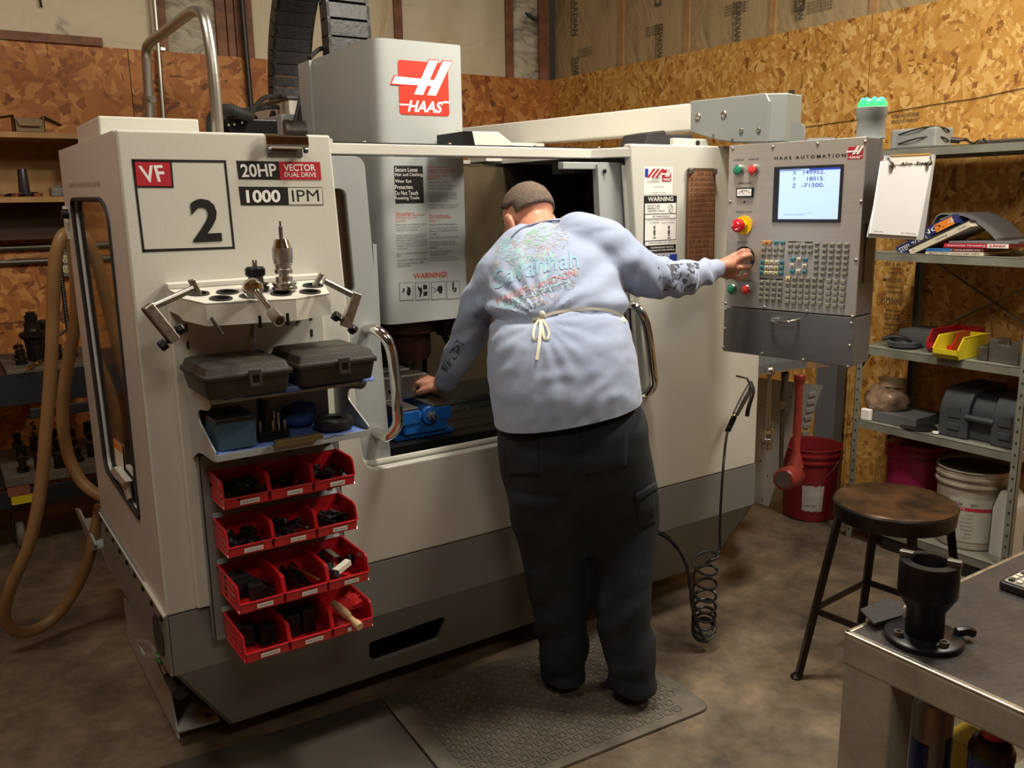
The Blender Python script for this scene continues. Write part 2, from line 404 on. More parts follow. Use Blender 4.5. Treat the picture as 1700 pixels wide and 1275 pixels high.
def bay(name, p0, p1, z0, z1, depth, m, nrm, seed=0, nx=26, nz_=34, puff=.03):
    """a stuffed insulation bay: surface bulging out between two studs"""
    b = MB(); vs = []; p0 = V(p0); p1 = V(p1); nrm = V(nrm)
    for j in range(nz_+1):
        for i in range(nx+1):
            u = i/nx; v = j/nz_; q = (1-(2*u-1)**4)*(1-(2*v-1)**8)
            z = z0+(z1-z0)*v; x = p0.lerp(p1, u)
            d = puff*q + .5*puff*q*noise.noise((x.x*5+seed, x.y*5, z*4)) + .25*puff*q*noise.noise((x.x*16+seed, x.y*16, z*7))
            vs.append((x.x+nrm.x*d, x.y+nrm.y*d, z))
    fs = [(j*(nx+1)+i, j*(nx+1)+i+1, (j+1)*(nx+1)+i+1, (j+1)*(nx+1)+i) for j in range(nz_) for i in range(nx)]
    base = len(vs)
    for (x, y, z) in list(vs): vs.append((p0.x-nrm.x*depth if nrm.x else x, p0.y-nrm.y*depth if nrm.y else y, z))
    fs += [tuple(base+i for i in reversed(f)) for f in fs]
    rim = [i for i in range(nx+1)] + [j*(nx+1)+nx for j in range(1, nz_+1)] + [nz_*(nx+1)+i for i in range(nx-1, -1, -1)] + [j*(nx+1) for j in range(nz_-1, 0, -1)]
    for a, c in zip(rim, rim[1:]+rim[:1]): fs.append((a, base+a, base+c, c))
    b.add(vs, fs); return struct(b.build(name, m, smooth=True))
TOPZ = 4.45
k = 0
edges = [at(x, 20, 'Y', YB+.03).x for x in (259, 273, 356, 417, 653, 666, 838, 850, 893)]
bays = [(-2.59, -1.0, batt), (-.99, edges[0]-.005, batt), (edges[1], edges[2], batt_dirty), (edges[3], edges[4], batt), (edges[5], edges[6], batt), (edges[7], edges[8], batt_dirty)]
for i, (a, c, m) in enumerate(bays):
    bay('trim_%d' % (i+1), (a, YB+.035, 0), (c, YB+.035, 0), OT-.12, TOPZ, .06, m, (0, -1, 0), seed=i*3, puff=.05 if m is batt else .035)
k = 7
studs = [(edges[0], edges[1]), (edges[2], edges[2]+.06), (edges[2]+.065, edges[2]+.11), (edges[2]+.115, edges[3]), (edges[4], edges[5]), (edges[6], edges[7]), (edges[8], XR)]
for (a, c) in studs:
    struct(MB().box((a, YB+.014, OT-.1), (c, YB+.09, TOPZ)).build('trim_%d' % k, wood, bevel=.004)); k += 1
struct(MB().box((-2.6, YB-.022, OT), (at(168, 60, 'Y', YB).x, YB+.06, OT+.045)).build('trim_%d' % k, wood)); k += 1
# right wall kraft faced batts and studs
ys = [at(x, 20, 'X', XR+.02).y for x in (925, 1032, 1141, 1283, 1450, 1640)]
ys = [YB] + ys[1:] + [ys[-1]-.6, ys[-1]-1.2, ys[-1]-1.8, -2.5, -4.2]
for i in range(len(ys)-1):
    bay('trim_%d' % k, (XR+.03, ys[i]-.02, 0), (XR+.03, ys[i+1]+.02, 0), OT-.1, TOPZ, .05, kraft, (-1, 0, 0), seed=40+i*5, puff=.012); k += 1
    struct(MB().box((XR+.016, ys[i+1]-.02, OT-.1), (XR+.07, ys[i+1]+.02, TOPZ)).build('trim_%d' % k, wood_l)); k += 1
# printing on the kraft paper (reads downwards)
kink = mat('kraft_print', (.10, .085, .06), .6)
kt = []
def kraft_text(s, x, y0, y1, wpx, off=0):
    a = at(x, y0, 'X', XR+.014); c = at(x, y1, 'X', XR+.014); c.y = a.y; t = at(x+wpx, y0, 'X', XR+.014); t.z = a.z
    kt.append(text(s, a, c, t, kink, None, n=(-1, 0, 0), off=.001))
for x, y0, y1 in ((1092, 40, 101), (1221, 3, 68), (1327, -34, 32), (951, -20, 60), (953, 96, 150)):
    kraft_text('GUARDIAN', x, y0, y1, 8 if x < 1200 else 10)
    kraft_text('BUILDING PRODUCTS', x-4, y0, y1, 3)
for x, y, s in ((1092, 10, 1), (1326, 18, 1.25)):
    a = at(x, y, 'X', XR+.0135); r = .028*s
    b = MB(); b.prism([(a.x, a.y-q[0]*r, a.z-q[1]*r*1.4) for q in rrect(-1, -2, 1.1, 0, .15)], (-.0005, 0, 0), holes=[[(a.x, a.y-q[0]*r, a.z-q[1]*r*1.4) for q in rrect(-.6, -1.6, .7, -.4, .4)]])
    o = b.build('lettering', kink); kt.append(o)
for x, y in ((1076, 48), (962, 84), (1208, 12), (1345, 6)):
    for j in range(4): kraft_text('FLAME SPREAD 25 OR LESS', x-18, y+j*2.4, y+j*2.4+.01, 1) if False else None
    a = at(x, y, 'X', XR+.014)
    for j in range(4):
        q = a+V((0, .02, -.016*j)); kt.append(text('KEEP AWAY FROM OPEN FLAME', q, q+V((0, -.16, 0)), q+V((0, 0, .010)), kink, None, n=(-1, 0, 0), off=.001))
struct(merge_text(kt, 'trim_%d' % k)); k += 1
# grade stamps on the right wall boards
ot = []
def stamp(s, x, y, x2, h):
    a = at(x, y, 'X', XR); c = at(x2, y, 'X', XR); c.z = a.z; ot.append(text(s, a, c, a+V((0, 0, h)), kink, None, n=(-1, 0, 0), off=.0012))
for s, x, y, x2, h in (('HYDRO WATER DRIVER', 1480, 197, 1526, .018), ('BOXES FOR WINDOW', 1480, 206, 1524, .018), ('3/16', 1467, 441, 1496, .018), ('SIZED FOR', 1478, 447, 1496, .008), ('SPACING', 1476, 454, 1498, .010),
        ('MILL 002', 1466, 467, 1497, .02), ('STRENGTH AXIS', 1470, 478, 1500, .012), ('THIS DIRECTION', 1470, 486, 1500, .012), ('2R 5105', 1470, 497, 1495, .014), ('DOWN', 1463, 505, 1496, .03),
        ('WHEN 2" 24"', 1470, 516, 1495, .01), ('SIDE OSB', 1468, 523, 1495, .01), ('SIDE COVERED', 1468, 530, 1496, .012), ('APPLICATION', 1468, 540, 1494, .012), ('EXPOSURE', 1468, 547, 1494, .012), ('11-8864', 1468, 556, 1492, .016)):
    stamp(s, x, y, x2, h)
struct(merge_text(ot, 'trim_%d' % k)); k += 1
# panel seam and the thin wire that droops across the right wall
wire = [at(x, y, 'X', XR-.004) for x, y in ((1337, 211), (1440, 196), (1480, 186), (1560, 172), (1620, 163), (1700, 146), (1820, 124))]
tag(MB().tube(smoothpath(wire, 4), .0018, 6).build('wall_wire', black), 'thin dark wire running slanted across the right strand board wall', 'wire')
seam = mat('dark_seam', (.05, .02, .01), .9)  # dark brown strips marking the joints between the boards
for px in (218,):
    a = at(px, 150, 'Y', YB); struct(MB().box((a.x, YB-.0015, 0), (a.x+.004, YB, OT)).build('trim_%d' % k, seam)); k += 1
a = at(0, 538, 'Y', YB).z
struct(MB().box((-2.6, YB-.0015, a), (XR, YB, a+.004)).build('trim_%d' % k, seam)); k += 1
for px in (1435, 1000):
    a = at(px, 250, 'X', XR); struct(MB().box((XR-.0008, a.y, 0), (XR, a.y+.0018, OT)).build('trim_%d' % k, seam)); k += 1
# ================================================================== MACHINING CENTRE
YF, MX0, MX1, MT, MB_, MD = 2.35, .43, 2.77, 1.835, .565, 3.36
F = lambda x, y, d=0: at(x, y, 'Y', YF+d)
mach = T('machining_center', 'large cream and grey enclosed milling machine filling the middle of the shop, marked VF 2', 'machine', (1.6, 2.9, 0))
def cutp(pts, y=YF): return [(p[0], y, p[1]) for p in pts]
# front sheet: a U of cream enamel around the door opening
outer = [(MX0, MT), (MX0, MB_), (MX1, MB_), (MX1, MT), (2.066, MT), (2.150, .98), (2.150, .862), (1.030, .862), (1.018, .98), (.978, MT)]
pts = roundpoly([(x, 0, z) for x, z in outer], [0, 0, 0, .0, .0, .0, .07, .07, 0, 0], 6)
front = MB().prism([(p.x, YF, p.z) for p in pts], (0, .035, 0)).build('front_panel', cream, mach, bevel=.006, seg=3)
# folded lip round the opening
lip = [(2.075, MT-.07), (2.152, .98), (2.152, .870), (1.024, .870), (1.014, .98), (.985, MT-.07)]
lp = roundpoly([(x, YF+.02, z) for x, z in lip], [0, .0, .075, .075, 0, 0], 6)
MB().tube([V(p)+V((0, .02, 0)) for p in lp], .010, 8).build('opening_lip', cream, mach, smooth=True)
# side wall with the rounded window hole
def S(x, y): q = at(x, y, 'X', MX0); return (q.y, q.z)
win = [S(118, 331), (S(168, 331)), S(180, 352), S(233, 862), S(176, 778), S(165, 690)]
wpts = roundpoly([(MX0, a, b) for a, b in win], [.05, .04, .05, .02, .05, .12], 6)
out = [(MX0, YF+.035, MB_), (MX0, MD, MB_+.02), (MX0, MD, MT+.005), (MX0, YF+.035, MT)]
MB().prism(out, (.03, 0, 0), holes=[wpts]).build('side_panel', cream_side, mach)
MB().tube([V(p) for p in wpts], .007, 6, closed=True).build('window_gasket', rubber, mach, smooth=True)
smoke = mat('smoked_glass', (.035, .028, .02), .04, spec=1.0, coat=1.0, ior=1.7)
MB().prism([V(p)+V((.012, 0, 0)) for p in wpts], (.006, 0, 0)).build('side_window', smoke, mach)
# window sticker and white latch
st = MB(); a, b_, c, d = [V(at(x, y, 'X', MX0+.010)) for x, y in ((189, 728), (203, 740), (207, 786), (193, 770))]
quad([a, b_, c, d], white, mach, 'window_sticker', off=.001)
quad([a, b_, a.lerp(c, .0)+(b_-a)+(c-b_)*.28, a+(d-a)*.28], mat('orange_print', (.75, .28, .03), .5), mach, 'window_sticker', off=.002)
q0 = at(182, 783, 'X', MX0-.02); 
lt = MB(); P = [at(x, y, 'X', MX0-.012) for x, y in ((181, 781), (189, 775), (209, 800), (202, 806))]
lt.prism(P, (.02, 0, 0)); lt.build('latch_tab', cream, mach, bevel=.002)
lt = MB(); lt.prism([at(x, y, 'X', MX0-.004) for x, y in ((202, 806), (209, 800), (213, 828), (211, 832))], (.012, 0, 0)); lt.build('latch_tab', cream, mach, bevel=.002)
# rear wall, roof edge, right wall, header beam
MB().box((MX0+.03, MD-.03, MB_), (MX1, MD, MT-.01)).build('rear_panel', cream, mach)
MB().box((MX1-.03, YF+.035, MB_), (MX1, MD, MT-.004)).build('end_panel', cream, mach, bevel=.004)
MB().prism([(1.0, 2.45, 1.79), (1.976, 2.45, 1.79), (2.07, YF+.002, 1.79), (2.12, YF+.06, 1.79), (2.0, 2.53, 1.79), (1.0, 2.53, 1.79)], (0, 0, .032)).build('header_beam', cream, mach, bevel=.003)
MB().box((MX0+.002, YF+.036, MT-.03), (1.0, MD-.03, MT-.006)).build('roof_panel', cream, mach)
MB().box((2.1, YF+.036, MT-.03), (MX1-.03, MD-.03, MT-.006)).build('roof_panel', cream, mach)
MB().box((1.0, 2.455, MT-.012), (2.07, 2.52, MT-.009)).build('beam_gasket', black, mach)
for x in (1.13, 1.42, 1.75, 2.02): MB().ball((x, 2.462, MT-.008), .007, sz=.6).build('roof_screw', steel, mach, smooth=True)
# grey skirt: upright band, then tapering inwards under the front
zs, zb, ins = .388, .108, .13
MB().box((MX0+.004, YF-.001, zs), (MX1+.002, YF+.03, MB_-.003)).build('skirt_band', grey_en, mach)
top = [V((MX0+.006, YF, zs)), V((MX1, YF, zs))]; bot = [V((.60, YF+ins, zb)), V((MX1-.10, YF+ins, zb))]
sl = [F(x, y) for x, y in ((613, 1067), (735, 1024), (741, 1030), (727, 1063), (622, 1100), (613, 1092))]
def on_taper(p):       # project a point of the sight line onto the tapered plate
    n = (top[1]-top[0]).cross(bot[0]-top[0]).normalized(); d = (p-CAM); return CAM + d*((top[0]-CAM).dot(n)/d.dot(n))
hole = roundpoly([on_taper(p) for p in sl], .012, 4)
MB().prism([top[0], top[1], bot[1], bot[0]], (0, .012, .006), holes=[hole]).build('skirt_taper', grey_en, mach)
MB().prism([top[0], bot[0], (.60, MD-.1, zb), (MX0+.006, MD, zs)], (.01, 0, 0)).build('skirt_taper', grey_en, mach)
MB().prism([top[1], bot[1], (MX1-.10, MD-.1, zb), (MX1, MD, zs)], (-.01, 0, 0)).build('skirt_taper', grey_en, mach)
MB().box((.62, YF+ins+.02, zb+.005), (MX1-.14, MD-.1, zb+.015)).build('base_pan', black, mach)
MB().box((.80, YF+.42, .12), (1.75, YF+.44, .40)).build('slot_shade_sheet', black, mach)  # added black sheet standing in for the shade inside the skirt slot
MB().box((1.05, YF+.20, .22), (1.12, YF+.3, .37)).build('machine_base', lgrey, mach)
for x, y in ((.9, 2.75), (2.2, 2.75), (.9, 3.15), (2.2, 3.15)): MB().box((x, y, 0), (x+.15, y+.1, zb+.004)).build('levelling_foot', blackm, mach)
# side skirt with rivets and coolant hole
z_s = zs-.0
hole = [V((MX0-.006, p.y, p.z)) for p in [at(x, y, 'X', MX0) for x, y in ((262, 1016), (270, 1030), (276, 1060), (277, 1090), (266, 1078), (260, 1050), (258, 1025))]]
MB().prism([(MX0-.006, YF, zs), (MX0-.006, MD, zs), (MX0-.006, MD, MB_+.015), (MX0-.006, YF, MB_)], (.008, 0, 0)).build('side_skirt', grey_en, mach)
MB().prism([p+V((-.003, 0, 0)) for p in roundpoly(hole, .02)], (.002, 0, 0)).build('coolant_port', black, mach)
for k in range(9): MB().ball((MX0-.008, YF+.04+k*.118, MB_-.02), .009, sx=.5, seg=10).build('rivet', blackm, mach, smooth=True)
MB().box((MX0-.010, YF, MB_-.002), (MX0, MD, MB_+.004)).build('skirt_trim', cream, mach)
# cream box on the roof corner
MB().box((.44, 2.62, MT-.006), (.70, 3.0, MT+.055)).build('roof_box', cream, mach, bevel=.004)
MB().box((2.32, YF+.05, MT-.004), (2.50, YF+.16, MT+.028)).build('roof_box', cream, mach, bevel=.004)
MB().cyl((2.44, YF+.048, MT+.012), (2.44, YF+.06, MT+.012), .010).build('roof_box_plug', black, mach)
# doors
dg = [(.90, 1.783), (F(603, 258, .055).x, 1.783), (F(648, 774, .055).x+.004, .80), (.90, .80)]
dpts = roundpoly([(x, YF+.05, z) for x, z in dg], [0, .035, .0, 0], 6)
w1 = [F(x, y, .05) for x, y in ((545, 313), (574, 313), (590, 484), (560, 486))]
wp = roundpoly([(p.x, YF+.05, p.z) for p in w1], [.03, .07, .02, .02], 6)
door = MB().prism(dpts, (0, .03, 0), holes=[wp]).build('sliding_door', lgrey, mach, bevel=.008, seg=3)
MB().prism([V(p)+V((0, .012, 0)) for p in wp], (0, .006, 0)).build('door_window', smoke, mach)
MB().box((F(626, 400, .055).x, YF+.085, 1.26), (F(629, 400, .055).x+.006, YF+.10, 1.53)).build('door_seal_strip', lgrey, mach)
def handle(pts, r, par, m=chrome):
    o = MB().tube(smoothpath(pts, 7), r, 14).build('door_handle', m, par, smooth=True); return o
h0 = F(612, 548, .04); h1 = F(628, 718, .04)
handle([h0+V((-.004, .012, 0)), h0+V((.004, -.045, .004)), h0+V((.026, -.075, -.03)), h0.lerp(h1, .3)+V((.034, -.08, 0)), h0.lerp(h1, .72)+V((.034, -.08, 0)), h1+V((.028, -.072, .03)), h1+V((.004, -.045, -.004)), h1+V((-.004, .012, 0))], .0165, mach)
rx0 = F(992, 300, .06).x
dg = [(rx0, 1.775), (2.16, 1.775), (2.2, .80), (rx0+.06, .80)]
dpts = roundpoly([(x, YF+.06, z) for x, z in dg], [.01, .05, 0, 0], 6)
wr = [F(x, y, .06) for x, y in ((1037, 312), (1062, 312), (1075, 520), (1048, 560))]
wp = roundpoly([(p.x, YF+.06, p.z) for p in wr], [.06, .0, .02, .02], 6)
MB().prism(dpts, (0, .03, 0), holes=[wp]).build('sliding_door', lgrey, mach, bevel=.008, seg=3)
MB().prism([V(p)+V((0, .012, 0)) for p in wp], (0, .006, 0)).build('door_window', smoke, mach)
MB().ball(F(1004, 284, .055), .008, sy=.5).build('door_screw', blackm, mach, smooth=True)
MB().box((rx0-.14, YF+.07, 1.752), (rx0+.02, YF+.10, 1.775)).build('door_rail', lgrey, mach, bevel=.002)
h0 = F(1040, 508, .04); h1 = F(1058, 648, .04)
handle([h0+V((0, .012, 0)), h0+V((.0, -.045, .004)), h0+V((.012, -.075, -.03)), h0.lerp(h1, .3)+V((.016, -.08, 0)), h0.lerp(h1, .72)+V((.016, -.08, 0)), h1+V((.012, -.072, .03)), h1+V((0, -.045, -.004)), h1+V((0, .012, 0))], .0165, mach)
# inside of the cabin
inn = mat('oily_liner', (.105, .078, .045), .34, .5, col2=(.035, .027, .018), vscale=3.5, vdetail=3)
MB().box((.93, 3.22, .60), (2.74, 3.25, MT-.03)).build('cabin_liner', inn, mach)
MB().box((.93, 2.50, .62), (.95, 3.22, MT-.03)).build('cabin_liner', inn, mach)
MB().box((2.56, 2.46, .62), (2.58, 3.22, MT-.03)).build('cabin_liner', inn, mach)
MB().prism([(1.70, 3.20, .75), (2.22, 3.21, .75), (2.22, 3.21, 1.79), (1.70, 3.20, 1.79)], (0, -.01, 0)).build('cabin_liner', mat('tan_liner', (.17, .125, .07), .34, .45, col2=(.075, .055, .035), vscale=2.6, vdetail=3), mach)
MB().box((1.92, 2.47, 1.74), (2.15, 2.6, 1.775)).build('work_lamp_hood', blackm, mach)
MB().box((.95, 2.42, .70), (2.56, 3.2, .72)).build('chip_pan', blackm, mach)
# table, way covers and bed
oily = mat('oily_black_casting', (.016, .015, .014), .28, .3, bump=.2, bscale=90)
MB().box((1.02, 2.50, .79), (2.10, 2.90, .875)).build('table', oily, mach, bevel=.004)
b = MB()
for y in (2.56, 2.68, 2.80): b.box((1.03, y, .874), (2.09, y+.018, .8765))
b.build('table_slots', blackm, mach)
MB().box((1.04, 2.46, .74), (2.12, 2.50, .80)).build('saddle', oily, mach, bevel=.006)
b = MB().prism([(1.0, 2.43, .80), (2.14, 2.43, .80), (2.14, 2.425, .812), (1.0, 2.425, .812)], (0, .03, 0)); b.build('way_cover', mat('worn_dark_steel', (.10, .095, .09), .3, .9), mach)
MB().box((1.62, 2.90, .72), (2.30, 3.20, .90)).build('way_cover', oily, mach, bevel=.02)
ch = MB(); random.seed(4)
for i in range(150):
    x = random.uniform(1.25, 2.1); y = random.uniform(2.55, 2.88); z = .878
    if 1.2 < x < 1.6 and y > 2.68: continue
    a = random.uniform(0, 6.3); s = random.uniform(.003, .009)
    ch.add([(x, y, z), (x+s*math.cos(a), y+s*math.sin(a), z+s*.6), (x+s*math.cos(a+1), y+s*math.sin(a+1), z+s*.2)], [(0, 1, 2)])
chips = ch.build('metal_chips', steel, mach); tag(chips, kind='stuff')
# head cover: tall grey box rising out of the roof
hx0, hx1, hy0, hy1 = 1.375, 1.690, 2.82, 3.46
prof = roundpoly([(hx0-.03, hy0, 0), (hx1, hy0, 0), (hx1, hy1, 0), (hx0-.03, hy1, 0)], [.055, .02, .01, .01], 8)
MB().prism([(p.x, p.y, 1.225) for p in prof], (0, 0, 2.192-1.225)).build('head_cover', lgrey, mach, smooth=True)
MB().box((hx0-.045, hy1-.10, 1.80), (hx0-.03, hy1+.02, 2.19)).build('head_flange', lgrey, mach, bevel=.002)
MB().box((hx0-.0, hy1+.02, 1.80), (hx1, hy1+.05, 2.10)).build('head_back_plate', lgrey, mach)
hn = V((0, -1, 0)); H = lambda x, y: at(x, y, 'Y', hy0-.001)
a = H(664, 189); b_ = H(746, 194); c = H(661, 99)
logo([(a.x, hy0-.001, a.z-.001), (b_.x, hy0-.001, a.z-.001), (a.x, hy0-.001, c.z)], mach, bright=True, name='head_emblem')
# warning print on the lower head cover
def hbox(x0, y0, x1, y1, m, name='warning_decal', off=.0006):
    p = H(x0, y0); q = H(x1, y1); return quad([(p.x, hy0, p.z), (q.x, hy0, p.z), (q.x, hy0, q.z), (p.x, hy0, q.z)], m, mach, name, off)
hbox(654, 275, 704, 337, ink)
tl = []
def ht(s, x0, y, x1, h, m, bold=.01):
    p = H(x0, y); q = H(x1, y); tl.append(text(s, (p.x, hy0, p.z), (q.x, hy0, p.z), (p.x, hy0, H(x0, y-h).z), m, None, bold=bold, n=hn, off=.0014)); 
for s, y, x1 in (('Secure Loose', 285, 693), ('Hair and Clothing.', 294, 702.5), ('Wear Eye', 305, 683), ('Protection.', 314, 686), ('Do Not Touch', 324, 694), ('Rotating Tools.', 333, 697)): ht(s, 656, y, x1, 7, white, 0)
merge_text(tl, 'warning_text', mach); tl = []
for s, x0, y, x1 in (('Never operate or', 710, 279, 747), ('maintain this machine', 710, 284, 756), ('without proper', 710, 288.6, 742), ('instruction and', 710, 293.4, 742), ('supervision.', 710, 298, 735),
    ('This machine is', 656.5, 356, 688), ('automatically controlled', 657, 360, 704), ('and may start at', 657, 364, 692), ('any time.', 657, 369, 675), ('This machine can', 712, 360, 745), ('cause severe bodily', 712, 364, 750), ('injury.', 712, 369, 724)): ht(s, x0, y, x1, 4, rust, 0)
ht('WARNING!', 687, 463, 742, 9, rust, .015)
merge_text(tl, 'warning_text', mach); tl = []
lines = [('Never modify machine.', 711, 304, 746), ('Always electrically disconnect', 712, 310, 759), ('machine before servicing.', 712, 315, 751), ('To avoid tool changer damage,', 712, 323, 760), ('ensure that tools are properly', 712, 327, 759), ('aligned with spindle drive keys', 712, 331.5, 759), ('when loading tools!', 712, 336, 744), ('Additional safety information are', 712, 343, 761), ('available, contact your dealer.', 712, 347, 759),
    ('Never place any objects when', 657, 375, 707), ('your body or hands are', 657, 379.5, 698), ('touching the machine.', 658, 384, 693), ('Always wear safety goggles.', 713, 375, 759), ('Care of the air gun can blow', 713, 381, 760), ('objects and unprotected eyes', 713, 385.5, 760), ('in use.', 713, 390, 725),
    ('Never place your hand on the', 658, 393, 708), ('spindle and press ATC FWD,', 658, 397, 706), ('ATC REV, NEXT TOOL or cause', 658, 401.5, 709), ('a tool change cycle. The tool', 658, 406, 709), ('changer will move in and crush', 659, 410.5, 709), ('your hand!', 659, 415, 677), ('Sharp tools can cut your hands.', 713, 397, 762), ('Coolant and sweat can be', 713, 404, 756), ('dangerous if eaten, touch or', 713, 408.5, 760), ('inhaled.', 713, 413, 725),
    ('Do not overuse with the power', 659, 423, 710), ('open.', 659, 427, 667), ('Do not machine toxic or', 714, 420, 753), ('flammable material.', 714, 424.5, 743), ('Improperly tighten work to table.', 660, 434, 710), ('Parts can be thrown with', 660, 439, 703), ('severe force.', 660, 443, 682), ('Avoid using this machine in', 714, 430, 756), ('rain, damp or humid or unsafe.', 714, 434.5, 761)]
dkprint = mat('faded_print', (.10, .10, .095), .5)
for s, x0, y, x1 in lines: ht(s, x0, y, x1, 3.4, dkprint, 0)
merge_text(tl, 'warning_text', mach); tl = []
for i, x0 in enumerate((662.5, 689, 715.5, 741)):
    y0 = 470-i*.8; hbox(x0, y0, x0+24.5 if i < 3 else x0+23, y0+28, dkprint, 'warning_pictogram'); hbox(x0+.8, y0+.9, x0+23.7 if i < 3 else x0+22.2, y0+27.1, lgrey, 'warning_pictogram', .0012)
def hpoly(pts, name='warning_pictogram'):
    b = MB()
    for pl in pts: b.prism([(H(x, y).x, hy0-.0016, H(x, y).z) for x, y in pl], (0, .0003, 0))
    b.build(name, ink, mach)
hpoly([[(677, 478), (680, 476), (682, 482), (681, 490), (677, 491), (675, 486)], [(668, 480), (671, 478), (672, 482), (669, 486), (667, 484), (670, 482)], [(676, 476), (677.5, 475), (678, 480), (676.5, 480)],
       [(693, 474), (697, 478), (700, 477), (701, 484), (698, 493), (696, 493), (697, 485), (694, 480)], [(702, 473), (709, 473), (709, 480), (703, 481)], [(703, 484), (710, 484), (709, 491), (703, 491)],
       [(727, 475), (733, 474), (735, 479), (734, 486), (730, 488), (728, 484), (725, 482)], [(718, 476), (724, 482), (724, 483), (718, 477)], [(719, 486), (724, 482), (724.5, 483), (719, 487)],
       [(751, 469), (753.5, 469), (753.5, 482), (751, 482)], [(754, 477), (758, 478), (757, 484), (753, 486), (753, 483), (755.5, 482)]])
# spindle and tool under the head
spin = mat('dark_red_casting', (.055, .018, .014), .45, .4)
b = MB(); b.lathe((1.50, 2.98, 1.225), (0, 0, -1), [(.0, 0), (.125, 0), (.125, .05), (.095, .06), (.095, .14), (.088, .15), (.088, .155), (.0, .155)], 36); b.build('spindle', spin, mach, smooth=True)
b = MB(); b.lathe((1.50, 2.98, 1.075), (0, 0, -1), [(0, 0), (.034, 0), (.034, .03), (.028, .036), (.028, .055), (.012, .06), (.012, .10), (.006, .105), (.006, .14), (0, .141)], 24); b.build('cutting_tool', dsteel, mach, smooth=True)
b = MB(); b.box((1.62, 2.90, 1.15), (1.68, 2.96, 1.225)); b.cyl((1.64, 2.93, 1.15), (1.66, 2.90, 1.08), .012, .008); b.build('coolant_nozzle', blackm, mach)
# --- front panel print
def fq(pts, m, name='panel_print', off=.0006): return quad([F(x, y) for x, y in pts], m, mach, name, off)
ft = lambda s, bl, br, tl_, m, bold=.012: text(s, F(*bl), F(*br), F(*tl_), m, mach, bold=bold, name='panel_lettering', n=(0, -1, 0), off=.0014)
for a, b_, c, d in (((218, 264), (375, 266), (375.4, 270), (218.6, 268.5)), ((385.6, 409.5), (390, 413), (237, 419), (236.4, 414)), ((218, 264), (222, 264.2), (240.6, 418.6), (236.6, 419)), ((371.3, 266), (375, 266), (390.2, 413), (386.6, 413))):
    fq((a, b_, c, d), ink)
fq(((221, 267), (285, 268.4), (288.5, 312), (227, 311.5)), ink); fq(((223.5, 268.5), (281.6, 269.6), (285, 309), (227.6, 308.6)), red_p, off=.001)
ft('VF', (237, 303.5), (276.5, 301.5), (229, 275.5), white, .02)
ft('2', (321, 402.5), (369, 400), (313.5, 330.5), ink, .025)
fq(((392, 266.6), (466, 268.2), (468.5, 298.6), (396, 297.6)), ink); fq(((462, 268.2), (531, 269), (533.5, 298.4), (465, 298.4)), red_p, off=.0012)
ft('20HP', (401.5, 294.5), (460.5, 293), (398, 272.5), white, .02); ft('VECTOR', (471.5, 284), (524, 284), (470, 272.5), white, .015); ft('DUAL DRIVE', (472.5, 293.5), (525, 294), (472, 286), white, .005)
fq(((396, 309.8), (535, 310.8), (537, 340.6), (400, 341)), ink); fq(((477.6, 311.8), (534.2, 312), (535.6, 339.4), (479.6, 339.6)), cream, off=.0012)
ft('1000', (409.5, 337), (466, 336), (407.5, 315.5), white, .03); ft('IPM', (485.5, 335), (530, 334), (483.5, 315.5), ink, 0)
t_ = at(115, 311, 'X', MX0); u_ = at(167, 309, 'X', MX0); v_ = at(115, 304, 'X', MX0)
text('ULTRA FAST VMC / HMC DRIVE MACHINE & OPERATING', t_, u_, V((t_.x, t_.y, v_.z)), mat('faint_print', (.30, .22, .17), .6), mach, bold=0, n=(-1, 0, 0), name='panel_lettering')
# --- stickers on the right column
cq = lambda x0, y0, x1, y1, m, off=.0006: fq(((x0, y0), (x1, y0+.3), (x1+(y1-y0)*.085*0, y1), (x0, y1)), m, 'column_sticker', off)
def cbox(x0, y0, x1, y1, m, off=.0006, name='column_sticker'):
    p, q, r, s = F(x0, y0), F(x1, y0), F(x0, y1), F(x1, y1); z0 = (p.z+q.z)/2; z1 = (r.z+s.z)/2
    return quad([(p.x, YF, z0), (q.x, YF, z0), (q.x, YF, z1), (p.x, YF, z1)], m, mach, name, off)
ctx = lambda s, x0, y, x1, h, m, bold=.005: text(s, F(x0, y), (F(x1, y).x, YF, F(x0, y).z), (F(x0, y).x, YF, F(x0, y-h).z), m, mach, bold=bold, name='column_lettering', n=(0, -1, 0), off=.0022)
cbox(1069, 277, 1117, 323, white)
cbox(1070.5, 280, 1076, 294, mat('blue_print', (.02, .05, .35), .5), .0012)
b = MB()
for k_ in range(3):
    x = 1076+k_*7; b.prism([V((F(px, 287).x, YF-.0018, F(1080, py).z)) for px, py in ((x-2, 294), (x+8, 280), (x+12, 280), (x+1, 295))], (0, .0004, 0))
b.build('column_sticker', red_p, mach)
logo([(F(1098.5, 301).x, YF-.001, F(1098.5, 301).z), (F(1113.5, 301).x, YF-.001, F(1098.5, 301).z), (F(1098.5, 301).x, YF-.001, F(1098.5, 281.5).z)], mach, name='column_emblem')
for s, x0, y, x1 in (('HAAS', 1085, 296, 1096), ('QUALITY', 1080, 299.4, 1096), ('CONFIDENT!', 1074, 303, 1096)): ctx(s, x0, y, x1, 2.6, ink, 0)
ctx('INSPECTED BY:', 1085, 311, 1102, 1.6, ink); ctx('READY TO SHIP', 1083, 321, 1105, 1.8, ink)
cbox(1069, 325, 1123.5, 420, ink); 
for y0, y1 in ((337.5, 354.5), (356, 362.4), (363.6, 398.5), (400, 406.5)): cbox(1070.6, y0, 1122, y1, white, .0012)
ctx('WARNING', 1075, 334.5, 1117, 7.5, white, .012)
